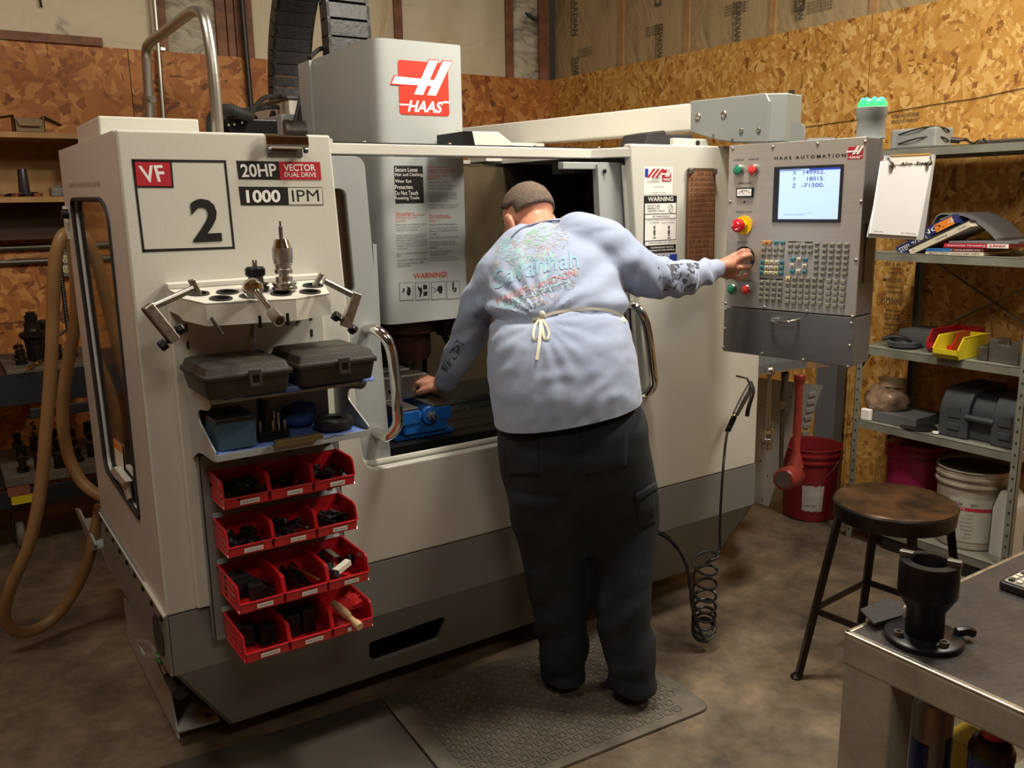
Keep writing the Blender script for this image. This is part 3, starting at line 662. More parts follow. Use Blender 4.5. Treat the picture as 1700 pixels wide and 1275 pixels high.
for s, x0, y, x1, h in (('DO NOT USE', 1074, 343, 1095, 2.8), ('SPINDLE TO', 1074, 347.4, 1094, 2.8), ('TIGHTEN TOOLS!', 1075, 351.8, 1103, 2.8), ('40 TAPER SPINDLE', 1083, 361, 1111, 2.8), ('USE ONLY CORRECT PULLSTUD & TOOLING', 1073, 367, 1120, 1.8), ('CT TOOLING', 1079, 371, 1094, 2), ('BT/CAT TOOLING', 1098, 371, 1119, 2), ('! AVOID EXCESSIVE TOOL LENGTHS !', 1075, 405, 1121, 2.6)): ctx(s, x0, y, x1, h, ink)
for s, x0, y, x1, h in (('! CAUTION DO NOT MACHINE', 1079, 413, 1117, 2.8), ('FLAMMABLE OR TOXIC MATERIAL !', 1075, 418, 1121, 2.8)): ctx(s, x0, y, x1, h, white)
b = MB()
for x in (1086, 1110):
    for (dx, y0, y1) in ((1.5, 375, 378), (.8, 378, 383), (2, 383, 386), (1.2, 386, 391), (2.5, 394, 395)):
        p = F(x-dx, y0); q = F(x+dx, y1); b.box((p.x, YF-.0022, p.z), (q.x, YF-.0018, q.z))
b.build('column_sticker', dkprint, mach)
b = MB(); cc = F(1113, 346); b.tube([cc+V((math.cos(a)*.011, -.002, math.sin(a)*.013)) for a in [k_*math.pi/8 for k_ in range(16)]], .0006, 4, closed=True); b.bar(cc+V((-.006, -.002, -.008)), cc+V((.006, -.002, .008)), .001, .001); b.build('column_sticker', ink, mach)
cbox(1071.5, 423, 1124, 437, mat('blue_label', (.02, .045, .33), .5)); ctx('NOTICE', 1079, 433.5, 1111, 8.5, white, .012)
# ================================================================== CONTROL PENDANT ON ITS SWING ARM
PU = V((.18066, -.98355, 0)); PN = V((-.98355, -.18066, 0)); PO = V((2.392, 2.2, 0)); PW = .487
R_P = Matrix((PU, -PN, V((0, 0, 1)))).transposed()       # local x along the face, local y into the housing, z up
def PP(u, z, d=0): return PO + PU*u + PN*d + V((0, 0, z))
def PX(x, y, d=0): return atp(x, y, PO+PN*d, PN)
def puv(x, y): p = PX(x, y); return ((p-PO).dot(PU), p.z)
pen = T('control_pendant', 'steel faced machine control pendant with lit screen and keypad on a swing arm', 'control panel', PP(.25, 1.10, -.12))
bsteel = brushed('brushed_face', (.56, .54, .50), .40, stretch=(6, 6, 500), metal=.7)
dsteel2 = brushed('brushed_drawer', (.30, .30, .305), .36, stretch=(6, 6, 500), metal=.85)
def pbox(u0, u1, z0, z1, d0, d1, b=None):
    b = b or MB(); return b.obox(PP((u0+u1)/2, (z0+z1)/2, (d0+d1)/2), (u1-u0, abs(d1-d0), z1-z0), R_P)
hp = [(-.002, 1.098), (PW, 1.098), (PW, 1.826), (-.002, 1.826)]
pl = [PP(.004, 1.10, -.004), PP(PW-.004, 1.10, -.004), PP(PW-.004, 1.10, -.12), PP(PW-.05, 1.10, -.235), PP(.05, 1.10, -.235), PP(.004, 1.10, -.12)]
MB().prism([p+V((0, 0, .164)) for p in pl], (0, 0, .562)).build('housing', dkgrey, pen, bevel=.003)
MB().prism([p+V((0, 0, 0)) for p in pl], (0, 0, .160)).build('drawer_box', dkgrey, pen, bevel=.003)
pbox(0, PW, 1.266, 1.826, 0, -.004).build('front_panel', bsteel, pen, bevel=.0015)
dr = pbox(0, PW, 1.100, 1.262, 0, -.004).build('drawer_front', dsteel2, pen, bevel=.0015)
a, b_ = PX(1283, 530, .0), PX(1325, 531, .0)
b = MB().tube(smoothpath([a+PN*-.002, a+PN*.012, a.lerp(b_, .25)+PN*.026+V((0, 0, -.004)), a.lerp(b_, .75)+PN*.026+V((0, 0, -.004)), b_+PN*.012, b_+PN*-.002], 6), [.005]*31, 10)
b.build('drawer_pull', chrome, dr, smooth=True)
def screw(x, y, parent=pen, r=.0058, m=steel):
    p = PX(x, y); MB().lathe(p, PN, [(0, 0), (r, 0), (r, .002), (r*.55, .0042), (0, .0044)], 12).build('panel_screw', m, parent, smooth=True)
for x, y in ((1216, 247), (1283, 244), (1357, 239), (1436, 235.5), (1212, 335), (1429, 335), (1421, 432), (1204.5, 504), (1269, 510), (1339, 517.5), (1415, 526)): screw(x, y)
for x, y in ((1204.5, 514), (1203, 546), (1201, 577), (1413, 537), (1410, 574), (1265, 587), (1333, 597.5), (1407.5, 609)): screw(x, y, dr)
fp = [o for o in COL.objects if o.name.startswith('front_panel')][-1]
def pq(x0, y0, x1, y1, m, name='decal', d=.0008, parent=None, par=None):
    u0, za = puv(x0, y0); u1, zb_ = puv(x1, y1)
    return pbox(u0, u1, min(za, zb_), max(za, zb_), 0, d).build(name, m, parent or pen)
# screen
scr = [puv(x, y) for x, y in ((1287, 275), (1401, 275), (1394.5, 372), (1282, 367))]
su0, su1 = .5*(scr[0][0]+scr[3][0]), .5*(scr[1][0]+scr[2][0]); sz1, sz0 = .5*(scr[0][1]+scr[1][1]), .5*(scr[2][1]+scr[3][1])
o_ = [(su0, sz0), (su1, sz0), (su1, sz1), (su0, sz1)]; i_ = [(su0+.020, sz0+.011), (su1-.008, sz0+.011), (su1-.008, sz1-.009), (su0+.020, sz1-.009)]
MB().prism([PP(u, z, 0) for u, z in o_], PN*.004, holes=[[PP(u, z, 0) for u, z in i_]]).build('screen_bezel', mat('screen_bezel', (.02, .022, .03), .3), pen)
glow = mat('lit_screen', (.42, .58, .86), .3, emit=.62)
screen = MB().prism([PP(u, z, .0006) for u, z in i_], PN*.001).build('screen', glow, pen)
bar_m = mat('lit_blue_bar', (.05, .10, .60), .3, emit=.5)
zt_ = i_[2][1]; u0_, u1_ = i_[0][0], i_[1][0]; sw = u1_-u0_
pbox(u0_+sw*.50, u1_, zt_-.006, zt_, .0016, .0020).build('screen_menu_bar', bar_m, screen)
pbox(u0_+sw*.02, u0_+sw*.36, zt_-.004, zt_-.002, .0016, .0020).build('screen_menu_bar', bar_m, screen)
stx = mat('screen_digits', (.09, .10, .35), .4, emit=.25)
def scrt(s, u, z, u2, h, m=stx, bold=0): text(s, PP(u, z), PP(u2, z), PP(u, z+h), m, screen, bold=bold, name='screen_text', n=PN, off=.0022)
for s1, s2, y in (('X', '149952.', 289.5), ('Y', '18015.', 300.5), ('Z', '-71500.', 311)):
    z = puv(1330, y)[1]; a = puv(1317, y)[0]; scrt(s1, .246, z, .258, .013, bold=.01)
    r_ = .357; L = {7: .074, 6: .060}[len(s2)]; L = .078 if s2[0] == '-' else L; scrt(s2, r_-L, z, r_, .013, bold=.01)
z = puv(1340, 357)[1]; scrt('JOG - LOCK', u0_+sw*.42, z+.004, u0_+sw*.58, .003); scrt('HANDLE 1000 / MIN OVERRIDE', u0_+sw*.10, z, u0_+sw*.44, .003)
# printing and emblem
text('H A A S   A U T O M A T I O N', PX(1286, 265.5), PX(1404, 260.5), PX(1286, 260), ink, pen, bold=.02, name='panel_lettering', n=PN, off=.001)
bl, br, tl_ = PX(1407, 264.8), PX(1432, 263.8), PX(1408, 243)
bl.z = br.z = (bl.z+br.z)/2; logo((bl, br, V((bl.x, bl.y, tl_.z-.002))), pen, name='panel_emblem')
def small(s, x0, y, x1, h): a = PX(x0, y); c = PX(x1, y); c.z = a.z; text(s, a, c, a+V((0, 0, h)), ink, pen, bold=0, name='panel_lettering', n=PN, off=.001)
for s, x0, y, x1 in (('POWER ON', 1219, 267.5, 1235), ('POWER OFF', 1243, 266.5, 1260), ('SPINDLE LOAD', 1227, 306, 1248), ('EMERGENCY STOP', 1222, 353.5, 1248), ('HANDLE JOG', 1223, 404, 1242), ('CYCLE START', 1213, 466, 1226), ('FEED HOLD', 1233, 467, 1248)): small(s, x0, y, x1, .006)
green = mat('green_button', (.02, .22, .12), .35); redb = mat('red_button', (.70, .05, .05), .35)
def button(x, y, m, lab):
    p = PX(x, y); q = MB().lathe(p, PN, [(0, 0), (.019, 0), (.019, .010), (.0165, .013), (.0165, .010), (0, .010)], 28).build('push_button', steel, pen, smooth=True)
    MB().lathe(p+PN*.006, PN, [(0, 0), (.0155, 0), (.0155, .008), (.013, .010), (0, .0105)], 24).build('button_cap', m, q, smooth=True); q['label'] = lab
button(1227.5, 282.5, green, 'green power on button'); button(1251.5, 282, redb, 'red power off button'); button(1217, 480, green, 'green button below the jog dial'); button(1240.5, 481, redb, 'red button below the jog dial')
# load meter
u0, z1 = puv(1224.5, 312); u1, z0 = puv(1251, 327.5); me_ = pbox(u0, u1, z0, z1, 0, .008).build('load_meter', blackm, pen)
pbox(u0+.004, u1-.004, z0+.005, z1-.004, .008, .009).build('meter_face', white, me_)
c = PP((u0+u1)/2, z0+.012, .0095); b = MB(); b.tube([c+PU*(math.cos(a)*.020)+V((0, 0, math.sin(a)*.012)) for a in [math.pi*k_/10 for k_ in range(11)]], .0005, 4); b.bar(c, c+PU*-.012+V((0, 0, .012)), .0008, .0005, PN); b.build('meter_needle', ink, me_)
MB().cyl(PX(1236, 335), PX(1236, 335)+PN*.003, .003).build('jack_socket', black, pen)
# emergency stop
p = PX(1235, 374); MB().lathe(p, PN, [(0, 0), (.033, 0), (.033, .004), (0, .004)], 36).build('emergency_ring', mat('safety_yellow', (.80, .52, .01), .4), pen, smooth=True)
MB().cyl(p+PN*.003, p+PN*.030, .017, .015, 24).build('emergency_stem', mat('safety_yellow', (.8, .5, .01)), pen, smooth=True)
es = MB().lathe(p+PN*.028, PN, [(0, 0), (.022, 0), (.0235, .004), (.0235, .016), (.020, .022), (.012, .025), (0, .026)], 32).build('emergency_knob', mat('safety_red', (.62, .012, .02), .22), pen, smooth=True)
b = MB()
for k_ in range(3):
    a0 = k_*2.1+.4; b.tube([p+PN*.0535+PU*math.cos(a)*.013+V((0, 0, math.sin(a)*.013)) for a in [a0+j*.2 for j in range(5)]], .0016, 5)
b.build('turn_arrows', white, es)
# jog dial
p = PX(1236, 428); MB().lathe(p, PN, [(0, 0), (.040, 0), (.040, .003), (0, .003)], 40).build('jog_dial_ring', ink, pen, smooth=True)
jog = MB().lathe(p+PN*.002, PN, [(0, 0), (.034, 0), (.034, .004), (.031, .006), (.031, .018), (.028, .022), (0, .022)], 40).build('jog_dial', steel, pen, smooth=True)
JOG = p.copy()
# keypad
kgrey = mat('key_grey', (.24, .235, .19), .5); kblue = mat('key_blue', (.06, .24, .30), .5); kwhite = mat('key_white', (.62, .60, .48), .5); korng = mat('key_orange', (.50, .24, .07), .5); kyel = mat('key_yellow', (.66, .58, .27), .5); kwell = mat('key_well', (.07, .07, .065), .5)
def key(u, z, m, w=.0162, h=.0130):
    q = pbox(u-w/2, u+w/2, z-h/2, z+h/2, 0, .006).build('key', m, pen, bevel=.0018, seg=2)
    return q
K = lambda x, y: puv(1190+x/3.2690, 230+y/3.2692)
def grid(x0, y0, x1, y1, nc, nr, xb, yb, cols=None, m=kgrey, skip=()):
    """corner cell centres in crop pixels: top left, top right, bottom left"""
    A, B, C_ = V((*K(x0, y0), 0)), V((*K(x1, y1), 0)), V((*K(xb, yb), 0))
    for r in range(nr):
        for c in range(nc):
            if (r, c) in skip: continue
            p = A + (B-A)*(c/max(1, nc-1)) + (C_-A)*(r/max(1, nr-1))
            mm = cols(r, c) if cols else m
            key(p.x, p.y, mm)
a, c = K(274, 565), K(274, 565); key(a[0], a[1], korng, .036); key(*K(324, 565), kblue); key(*K(359, 566), kblue)
grid(255, 601, 354, 604, 4, 2, 254, 630)
def c4(r, c): return kblue if c in (0, 4) else (kyel if (r, c) in ((0, 1), (2, 1), (2, 3), (1, 3)) else kwhite)
grid(250, 669, 354, 673, 5, 3, 245, 727, cols=c4)
grid(401, 582, 508, 584, 4, 2, 399, 614)
for x, y, m in ((414, 656, kblue), (447, 657, kwhite), (481, 658, kblue), (412, 688, kwhite), (479, 691, kwhite), (411, 720, kblue), (444, 721, kwhite), (477, 723, kblue)): key(*K(x, y), m)
grid(245, 780, 346, 784, 4, 4, 240, 868)
grid(588, 577, 706, 579, 4, 6, 577, 733)
for j in range(6): key(*K(544-j*1.2, 574+j*31.5), kgrey, .014, .013)
n_key = len([o for o in COL.objects if o.name.startswith('key')])
def c6(r, c): return kyel if (r, c) == (0, 0) else kgrey
A, B, C_ = V((*K(389, 760), 0)), V((*K(568, 767), 0)), V((*K(383, 884), 0))
D, E_, G = V((*K(611, 773), 0)), V((*K(688, 778), 0)), V((*K(603, 903), 0))
cells = [(A+(B-A)*(c/5)+(C_-A)*(r/4), c6(r, c)) for r in range(5) for c in range(6)] + [(D+(E_-D)*(c/2)+(G-D)*(r/4), kgrey) for r in range(5) for c in range(3)]
rest = MB()
for i, (p, m) in enumerate(cells):
    if n_key < 100: key(p.x, p.y, m); n_key += 1
    else: pbox(p.x-.0081, p.x+.0081, p.y-.0065, p.y+.0065, 0, .006, rest)
if len(rest.bm.verts): tag(rest.build('keypad_keys', kgrey, pen, bevel=.0018), kind='stuff')
for x0, y0, x1, y1 in ((388, 560, 432, 563), (477, 563, 520, 566), (234, 760, 276, 763), (322, 764, 358, 767)):
    u0, z0 = K(x0, y0); u1, z1 = K(x1, y1); pbox(u0, u1, min(z0, z1)-.001, min(z0, z1)+.003, 0, .0008).build('keypad_bar', ink, pen)
a = K(436, 566); text('DISPLAY', PP(a[0], a[1]), PP(a[0]+.02, a[1]), PP(a[0], a[1]+.005), ink, pen, bold=0, name='panel_lettering', n=PN, off=.001)
a = K(283, 766); text('MODE', PP(a[0], a[1]), PP(a[0]+.018, a[1]), PP(a[0], a[1]+.005), ink, pen, bold=0, name='panel_lettering', n=PN, off=.001)
# key legends, one line of small marks on every key
lg = []
for o in [o for o in COL.objects if o.name.split('.')[0] == 'key']:
    p = wm(o).translation; q = p+V((0, 0, .0055))+PN*.0035
    b = MB().obox(q+PU*.001, (.009, .0004, .0022), R_P); lg.append(b.build('key_legend', ink))
merge_text(lg, 'key_legends', pen)
# side pocket and back
side = lambda y, z0, z1, y2: MB().prism([PP(PW-.002, z0, -y), PP(PW-.002, z0, -y2), PP(PW-.002, z1, -y2), PP(PW-.002, z1, -y)], PU*.001)
side(.045, 1.37, 1.56, .110).build('side_port', mat('dark_recess', (.03, .03, .032), .5), pen)
# swing arm
AZ0, AZ1 = 1.915, 2.030
def AP(t, z, d=0): return V((2.60, 1.93, 0)) + (-PU)*t + PN*d + V((0, 0, z))     # t runs back along the arm
# face of the arm as seen: pick the plane through the elbow
AO = V((2.47, 2.44, 0))
def AX(x, y): return atp(x, y, AO, PN)
e = [AX(x, y) for x, y in ((1145, 168), (1145, 219), (1192, 233), (1215, 236.5), (1272, 237), (1277, 168), (1271, 154))]
el = MB().prism(e, -PN*.16).build('elbow_cover', mat('arm_grey', (.215, .23, .22), .38, bump=.05), pen, bevel=.004)
e2 = [AX(x, y)  for x, y in ((1271, 154.5), (1277.5, 168), (1272, 237))]
b = MB(); R3 = [p for p in e2]; o3 = [p + PU*.06 - PN*.05 for p in e2]; 
b.prism([e2[0], e2[0]+PU*.055-PN*.05, e2[0]+PU*.055-PN*.16, e2[0]-PN*.16], V((0, 0, e2[2].z-e2[0].z))); b.build('elbow_cover', mat('arm_grey', (.215, .23, .22)), pen, bevel=.006)
far = [AX(x, y) for x, y in ((700, 220), (700, 254))]
near = [AX(x, y) for x, y in ((1150, 168.5), (1150, 218.5))]
zt1, zt0 = near[0].z, near[1].z
tfar = (AX(778, 215)-near[0]).dot(-PU)
b = MB(); Lr = tfar+.25
mid = near[0]-PU*Lr*.5-PN*.06; mid.z = (zt0+zt1)/2
b.obox(mid, (Lr, .12, zt1-zt0-.01), R_P).build('swing_arm', mat('arm_enamel', (.66, .64, .57), .22), pen, bevel=.006, seg=3)
for x, y, r in ((1159, 193.5, .012), (1202, 189.5, .012), (1231, 217, .008), (1260, 215.5, .008), (1185, 224, .005), (1216, 231, .005)):
    p = AX(x, y); q = MB().lathe(p, PN, [(0, 0), (r, 0), (r, .004), (r*.8, .006), (r*.5, .006), (r*.5, .003), (0, .003)], 18).build('arm_bolt', steel, pen, smooth=True)
p = AX(1290, 160)-PN*.1; MB().cyl((p.x, p.y, e2[0].z), (p.x, p.y, e2[0].z+.012), .01).build('arm_plug', black, pen)
hub = PP(.28, 1.822, -.11); MB().cyl(hub, hub+V((0, 0, e2[2].z-1.82)), .045).build('arm_hub', lgrey, pen, smooth=True)
# round ear plate and beacon on top of the pendant
ear = [PX(x, y, -.10) for x, y in ((1311, 240), (1311, 204), (1335, 204), (1335.5, 236))]
MB().prism(roundpoly(ear, [0, .0, .02, 0], 5), -PN*.006).build('ear_plate', mat('arm_grey', (.215, .23, .22)), pen)
bc = atp(1453.5, 226, PP(PW-.05, 0, -.08), PN); bc = PP((bc-PO).dot(PU), 1.826, -.10); bc = PP(.44, 1.826, -.13)
MB().lathe(bc, (0, 0, 1), [(0, 0), (.047, 0), (.043, .012), (.043, .06), (.046, .066), (.048, .096), (.046, .098), (0, .098)], 36).build('beacon_base', mat('arm_grey', (.215, .23, .22)), pen, smooth=True)
gl = mat('green_beacon', (.02, .9, .35), .3, emit=4.0)
MB().lathe(bc+V((0, 0, .098)), (0, 0, 1), [(0, 0), (.045, 0), (.045, .012), (.038, .022), (0, .026)], 30).build('beacon_lens', mat('green_lens', (.05, .7, .2), .2, emit=.35), pen, smooth=True)
for k_ in range(8):
    a = k_*math.pi/4; MB().ball(bc+V((math.cos(a)*.030, math.sin(a)*.030, .120)), .0075, seg=8).build('beacon_led', gl, pen, smooth=True)
# mounting column below the pendant with the tool hanger
post = at(1372, 640, 'Y', 2.55); 
# black wedge block and white wedge on the machine roof, under the arm
b = MB(); P = [at(x, y, 'Y', 2.42) for x, y in ((1070, 242), (1077, 221), (1104, 216), (1107, 223), (1150, 223), (1150, 243))]
b.prism([V((p.x, 2.42, max(p.z, MT))) for p in P], (0, .14, 0)).build('rubber_stop', rubber, mach, bevel=.004)
b = MB(); P = [at(x, y, 'Y', 2.60) for x, y in ((788, 243), (783, 218), (828, 219), (858, 243))]
b.prism([V((p.x, 2.6, max(p.z, MT-.004))) for p in P], (0, .2, 0)).build('roof_wedge', mat('arm_enamel', (.66, .64, .57)), mach, bevel=.003)
b = MB(); P = [at(x, y, 'Y', 2.60) for x, y in ((769, 243), (769, 218), (784, 218), (789, 243))]
b.prism([V((p.x, 2.6, max(p.z, MT-.004))) for p in P], (0, .18, 0)).build('roof_wedge', blackm, mach)
MB().box((2.02, 3.2, MT-.02), (2.32, 3.34, zt0)).build('arm_pedestal', cream, mach)
# ================================================================== TOOL RACK, CASES, BINS ON THE LEFT FRONT PANEL
rack = T('tool_rack', 'white steel tool rack with ringed holes and two shelves on the left front panel', 'tool rack', (.71, 2.345, .575))
MB().box((.507, 2.325, .575), (.918, 2.349, 1.462)).build('back_channel', cream, rack, bevel=.004)
ZT = 1.447; TN = V((0, -math.sin(rad(8)), math.cos(rad(8)))); TB = V((.7, 2.325, ZT))
def TPX(x, y): return atp(x, y, TB, TN)
def tz(p): return ZT-(TB.y-p[1])*math.tan(rad(8))
tp = [(.507, 2.325)]+[(q.x, q.y) for q in (TPX(293, 487), TPX(301, 495), TPX(341, 504), TPX(491, 496), TPX(548, 487))]+[(.918, 2.325)]
hc = [TPX(x, y) for x, y in ((329, 488), (378, 485.5), (367, 496), (416, 492), (467, 488), (515, 485), (520, 474.5), (474, 480), (428, 479))]
ring = lambda c, r, n=22: [V((c.x+r*math.cos(a), c.y+r*math.sin(a), tz((0, c.y+r*math.sin(a))))) for a in [2*math.pi*k_/n for k_ in range(n)]]
hc[2].y += .0; RH = .0238
MB().prism([V((x, y, tz((x, y)))) for x, y in tp], (0, 0, -.004), holes=[ring(c, RH) for c in hc]).build('tray', cream, rack)
MB().prism([V((x, y, tz((x, y)))) for x, y in tp], (0, 0, -.055), holes=[[V((.71+(x-.71)*.985, 2.24+(y-2.24)*.975, tz((x, 2.24+(y-2.24)*.975)))) for x, y in tp]]).build('tray_skirt', cream, rack)
MB().box((.507, 2.318, ZT), (.918, 2.326, 1.460)).build('back_flange', cream, rack, bevel=.002)
for c in hc: MB().lathe(c-TN*.03, TN, [(.021, .0), (.021, .033), (.0275, .033), (.0275, .0305), (.0235, .030), (.0235, -.002), (0, -.002), (0, .0), (.021, .0)], 28).build('hole_ring', rubber, rack, smooth=True)
def slots(xs, zs_, y=2.3245):
    for x in xs:
        for z in zs_: MB().box((x-.003, y-.001, z-.010), (x+.003, y+.001, z+.010)).build('slot', black, rack)
slots((.545, .880), (1.345, 1.30, 1.255))
for zsh, yf, nm in ((1.195, 2.10, 'shelf'), (1.052, 2.10, 'shelf')):
    b = MB(); b.box((.533, yf, zsh), (.936, 2.325, zsh+.004)); b.box((.533, yf-.003, zsh-.010), (.936, yf, zsh+.008)); b.build('shelf', lgrey, rack, bevel=.001)
sp = [(2.325, 1.215), (2.10, 1.205), (2.10, 1.183), (2.125, 1.165), (2.20, 1.155), (2.225, 1.145), (2.225, 1.125), (2.21, 1.115), (2.098, 1.07), (2.098, 1.042), (2.25, 1.035), (2.325, 1.00)]
for x in (.530, .934):
    MB().prism([V((x, a, b_)) for a, b_ in [(p.x, p.y) for p in roundpoly([(p[0], p[1], 0) for p in sp], [0, 0, .01, .02, .02, .02, .02, .02, .004, .004, .05, 0])]], (.004, 0, 0)).build('shelf_bracket', lgrey, rack)
# louvre panel for the bins
lou = T('louvered_panel', 'grey louvered steel panel hanging below the rack and carrying the red bins', 'panel', (.74, 2.32, .483))
pgrey = mat('panel_grey', (.20, .20, .195), .4, bump=.05)
MB().box((.538, 2.294, .483), (.928, 2.300, 1.008)).build('panel_sheet', pgrey, lou, bevel=.001)
MB().box((.538, 2.294, .483), (.542, 2.324, 1.008)).build('panel_edge', pgrey, lou, bevel=.001); MB().box((.924, 2.294, .483), (.928, 2.324, 1.008)).build('panel_edge', pgrey, lou, bevel=.001)
for zz in (.967, .836, .704, .566):
    MB().prism([V((.56, 2.294, zz+.012)), V((.91, 2.294, zz+.012)), V((.91, 2.286, zz)), V((.56, 2.286, zz))], (0, .002, .0015)).build('louvre', pgrey, lou)
    for x in (.66, .78, .895): MB().box((x-.006, 2.290, zz+.014), (x+.006, 2.295, zz+.024)).build('louvre_slot', black, lou)
# tools standing in the rack
def standing(name, label, cat, cx, y0, prof, m, z0=ZT, parts=()):
    """prof: (half width px, y px) from bottom to top"""
    c = TPX(cx, y0); z0 = c.z; dep = (c-CAM).dot(_fw); s = dep/FPX
    H_ = lambda y: max(0, (at(cx, y, 'Y', c.y).z-z0))
    t = T(name, label, cat, c)
    for nm, mm, pr in [(n_, m_, p_) for n_, m_, p_ in prof]:
        MB().lathe(c, (0, 0, 1), [(0, H_(pr[0][1]))] + [(w*s, H_(y)) for w, y in pr] + [(0, H_(pr[-1][1]))], 30).build(nm, mm, t, smooth=True)
    return t
standing('drill_chuck_holder', 'tall silver keyless drill chuck in a tool holder standing on the rack', 'drill chuck', 473, 483,
    [('flange', steel, [(17, 483), (20.5, 480), (20.5, 476), (18, 475), (18, 473), (20, 472), (20, 469), (14, 467), (14, 459)]), ('collar', brushed('knurled_alloy', (.50, .50, .49), .32), [(8, 459), (8, 454), (14.5, 453.5), (15, 447), (13, 446), (13, 441), (14.5, 440), (14.5, 438.5)]),
     ('chuck_body', brushed('knurled_alloy', (.5, .5, .49)), [(15.5, 437), (16, 430), (16.6, 428), (16.6, 411)]), ('chuck_nose', chrome, [(16.4, 411), (11, 396.5), (6, 396)]), ('drill_bit', dsteel, [(3.3, 396), (3.3, 376), (1.7, 375), (1.7, 367)])], None)
standing('collet_holder', 'short collet holder with black nut and stub shank standing on the rack', 'collet chuck', 426, 482,
    [('flange', dsteel, [(18, 482), (21, 479), (21, 476), (17, 475), (17, 473.5), (20, 472.5), (20, 470), (13, 468), (12, 459)]), ('collet_nut', blackm, [(14, 459), (16.5, 456), (16.5, 446), (13, 442.5), (7, 442)]), ('shank', steel, [(4.4, 442), (4.4, 432), (3.8, 431)])], None)
c0, c1 = at(420, 479, 'Y', 2.13), at(464, 533, 'Y', 1.97)
bb = T('boring_holder', 'chrome tool holder lying across the rack holes and pointing outwards', 'tool holder', c0)
d = (c1-c0).normalized(); L = (c1-c0).length
MB().lathe(c0-d*.02, d, [(0, 0), (.018, .002), (.024, .010), (.025, .022), (.022, .034), (.012, .040), (0, .041)], 28).build('holder_head', chrome, bb, smooth=True)
MB().lathe(c0+d*.015, d, [(.0, 0), (.011, 0), (.0085, .035), (.0085, L-.05), (.0, L-.05)], 22).build('holder_shank', chrome, bb, smooth=True)
MB().lathe(c0+d*(L-.045), d, [(.0, 0), (.0135, 0), (.0145, .006), (.0145, .045), (.0105, .046), (.0105, .025), (0, .025)], 26).build('socket_end', steel, bb, smooth=True)
alu = brushed('milled_alloy', (.50, .485, .44), .33, stretch=(120, 120, 120))
def vise_handle(label, P, yy):
    A = [at(x, y, 'Y', yy) for x, y in P]; t = T('swing_handle', label, 'handle', (A[0].x, A[0].y, ZT), group=None)
    b = MB(); b.bar(A[0], A[1], .010, .026, (0, -1, .3)); b.build('foot_plate', alu, t, bevel=.002)
    MB().cyl(A[2], A[3], .0085).build('cross_rod', alu, t, smooth=True)
    b = MB(); b.bar(A[4], A[5], .026, .026, (0, -1, .3)); b.build('square_arm', dsteel if False else alu, t, bevel=.003)
    for i, j in ((6, 7), (8, 9)):
        MB().cyl(A[i], A[j], .004, n=10).build('knob_stem', blackm, t, smooth=True)
        dd = (A[j]-A[i]).normalized(); MB().lathe(A[j]-dd*.004, dd, [(0, 0), (.013, 0), (.014, .004), (.014, .014), (.012, .017), (0, .017)], 6).build('knob', blackm, t, bevel=.001)
vise_handle('alloy crank handle with two black knobs hanging off the left end of the rack', [(317, 464), (330, 489), (326, 477), (256, 508), (243, 507), (290, 566), (284, 563), (273, 571), (287, 553), (296, 548)], 2.13)
vise_handle('alloy crank handle with two black knobs hanging off the right end of the rack', [(534, 454), (522, 475), (538, 466), (594, 494), (592, 486), (573, 543), (566, 532), (560, 527), (578, 538), (584, 545)], 2.13)
# things hanging beneath the tray
def rod(name, label, cat, pts, r, m, yy):
    o = MB().tube([at(x, y, 'Y', yy) for x, y in pts], r, 10).build(name, m, smooth=True); tag(o, label, cat); return o
rod('steel_pin', 'thin steel pin slanting down under the left half of the rack tray', 'pin', [(351, 527), (369, 555)], .0045, dsteel, 2.14)
rod('steel_pin', 'thin steel pin slanting down under the right half of the rack tray', 'pin', [(504, 514), (492, 541)], .0045, dsteel, 2.14)
rod('wooden_brush_handle', 'dark flattened brush handle hanging upside down behind the black cases', 'brush', [(420, 520), (420, 548), (418, 562), (418, 590)], [.008, .007, .0105, .009], dsteel, 2.22)
for px, py in ((431, 524), (477, 520)):
    a = at(px, py, 'Y', 2.12); b = MB(); b.cyl(a, a+V((0, 0, -.022)), .004, n=10); b.lathe(a+V((0, 0, -.022)), (0, 0, -1), [(0, 0), (.007, 0), (.007, .007), (0, .009)], 10)
    tag(b.build('retention_knob', blackm, smooth=True), 'small black pull stud poking down under the tray, %s one' % ('left' if px < 450 else 'right'), 'pull stud')
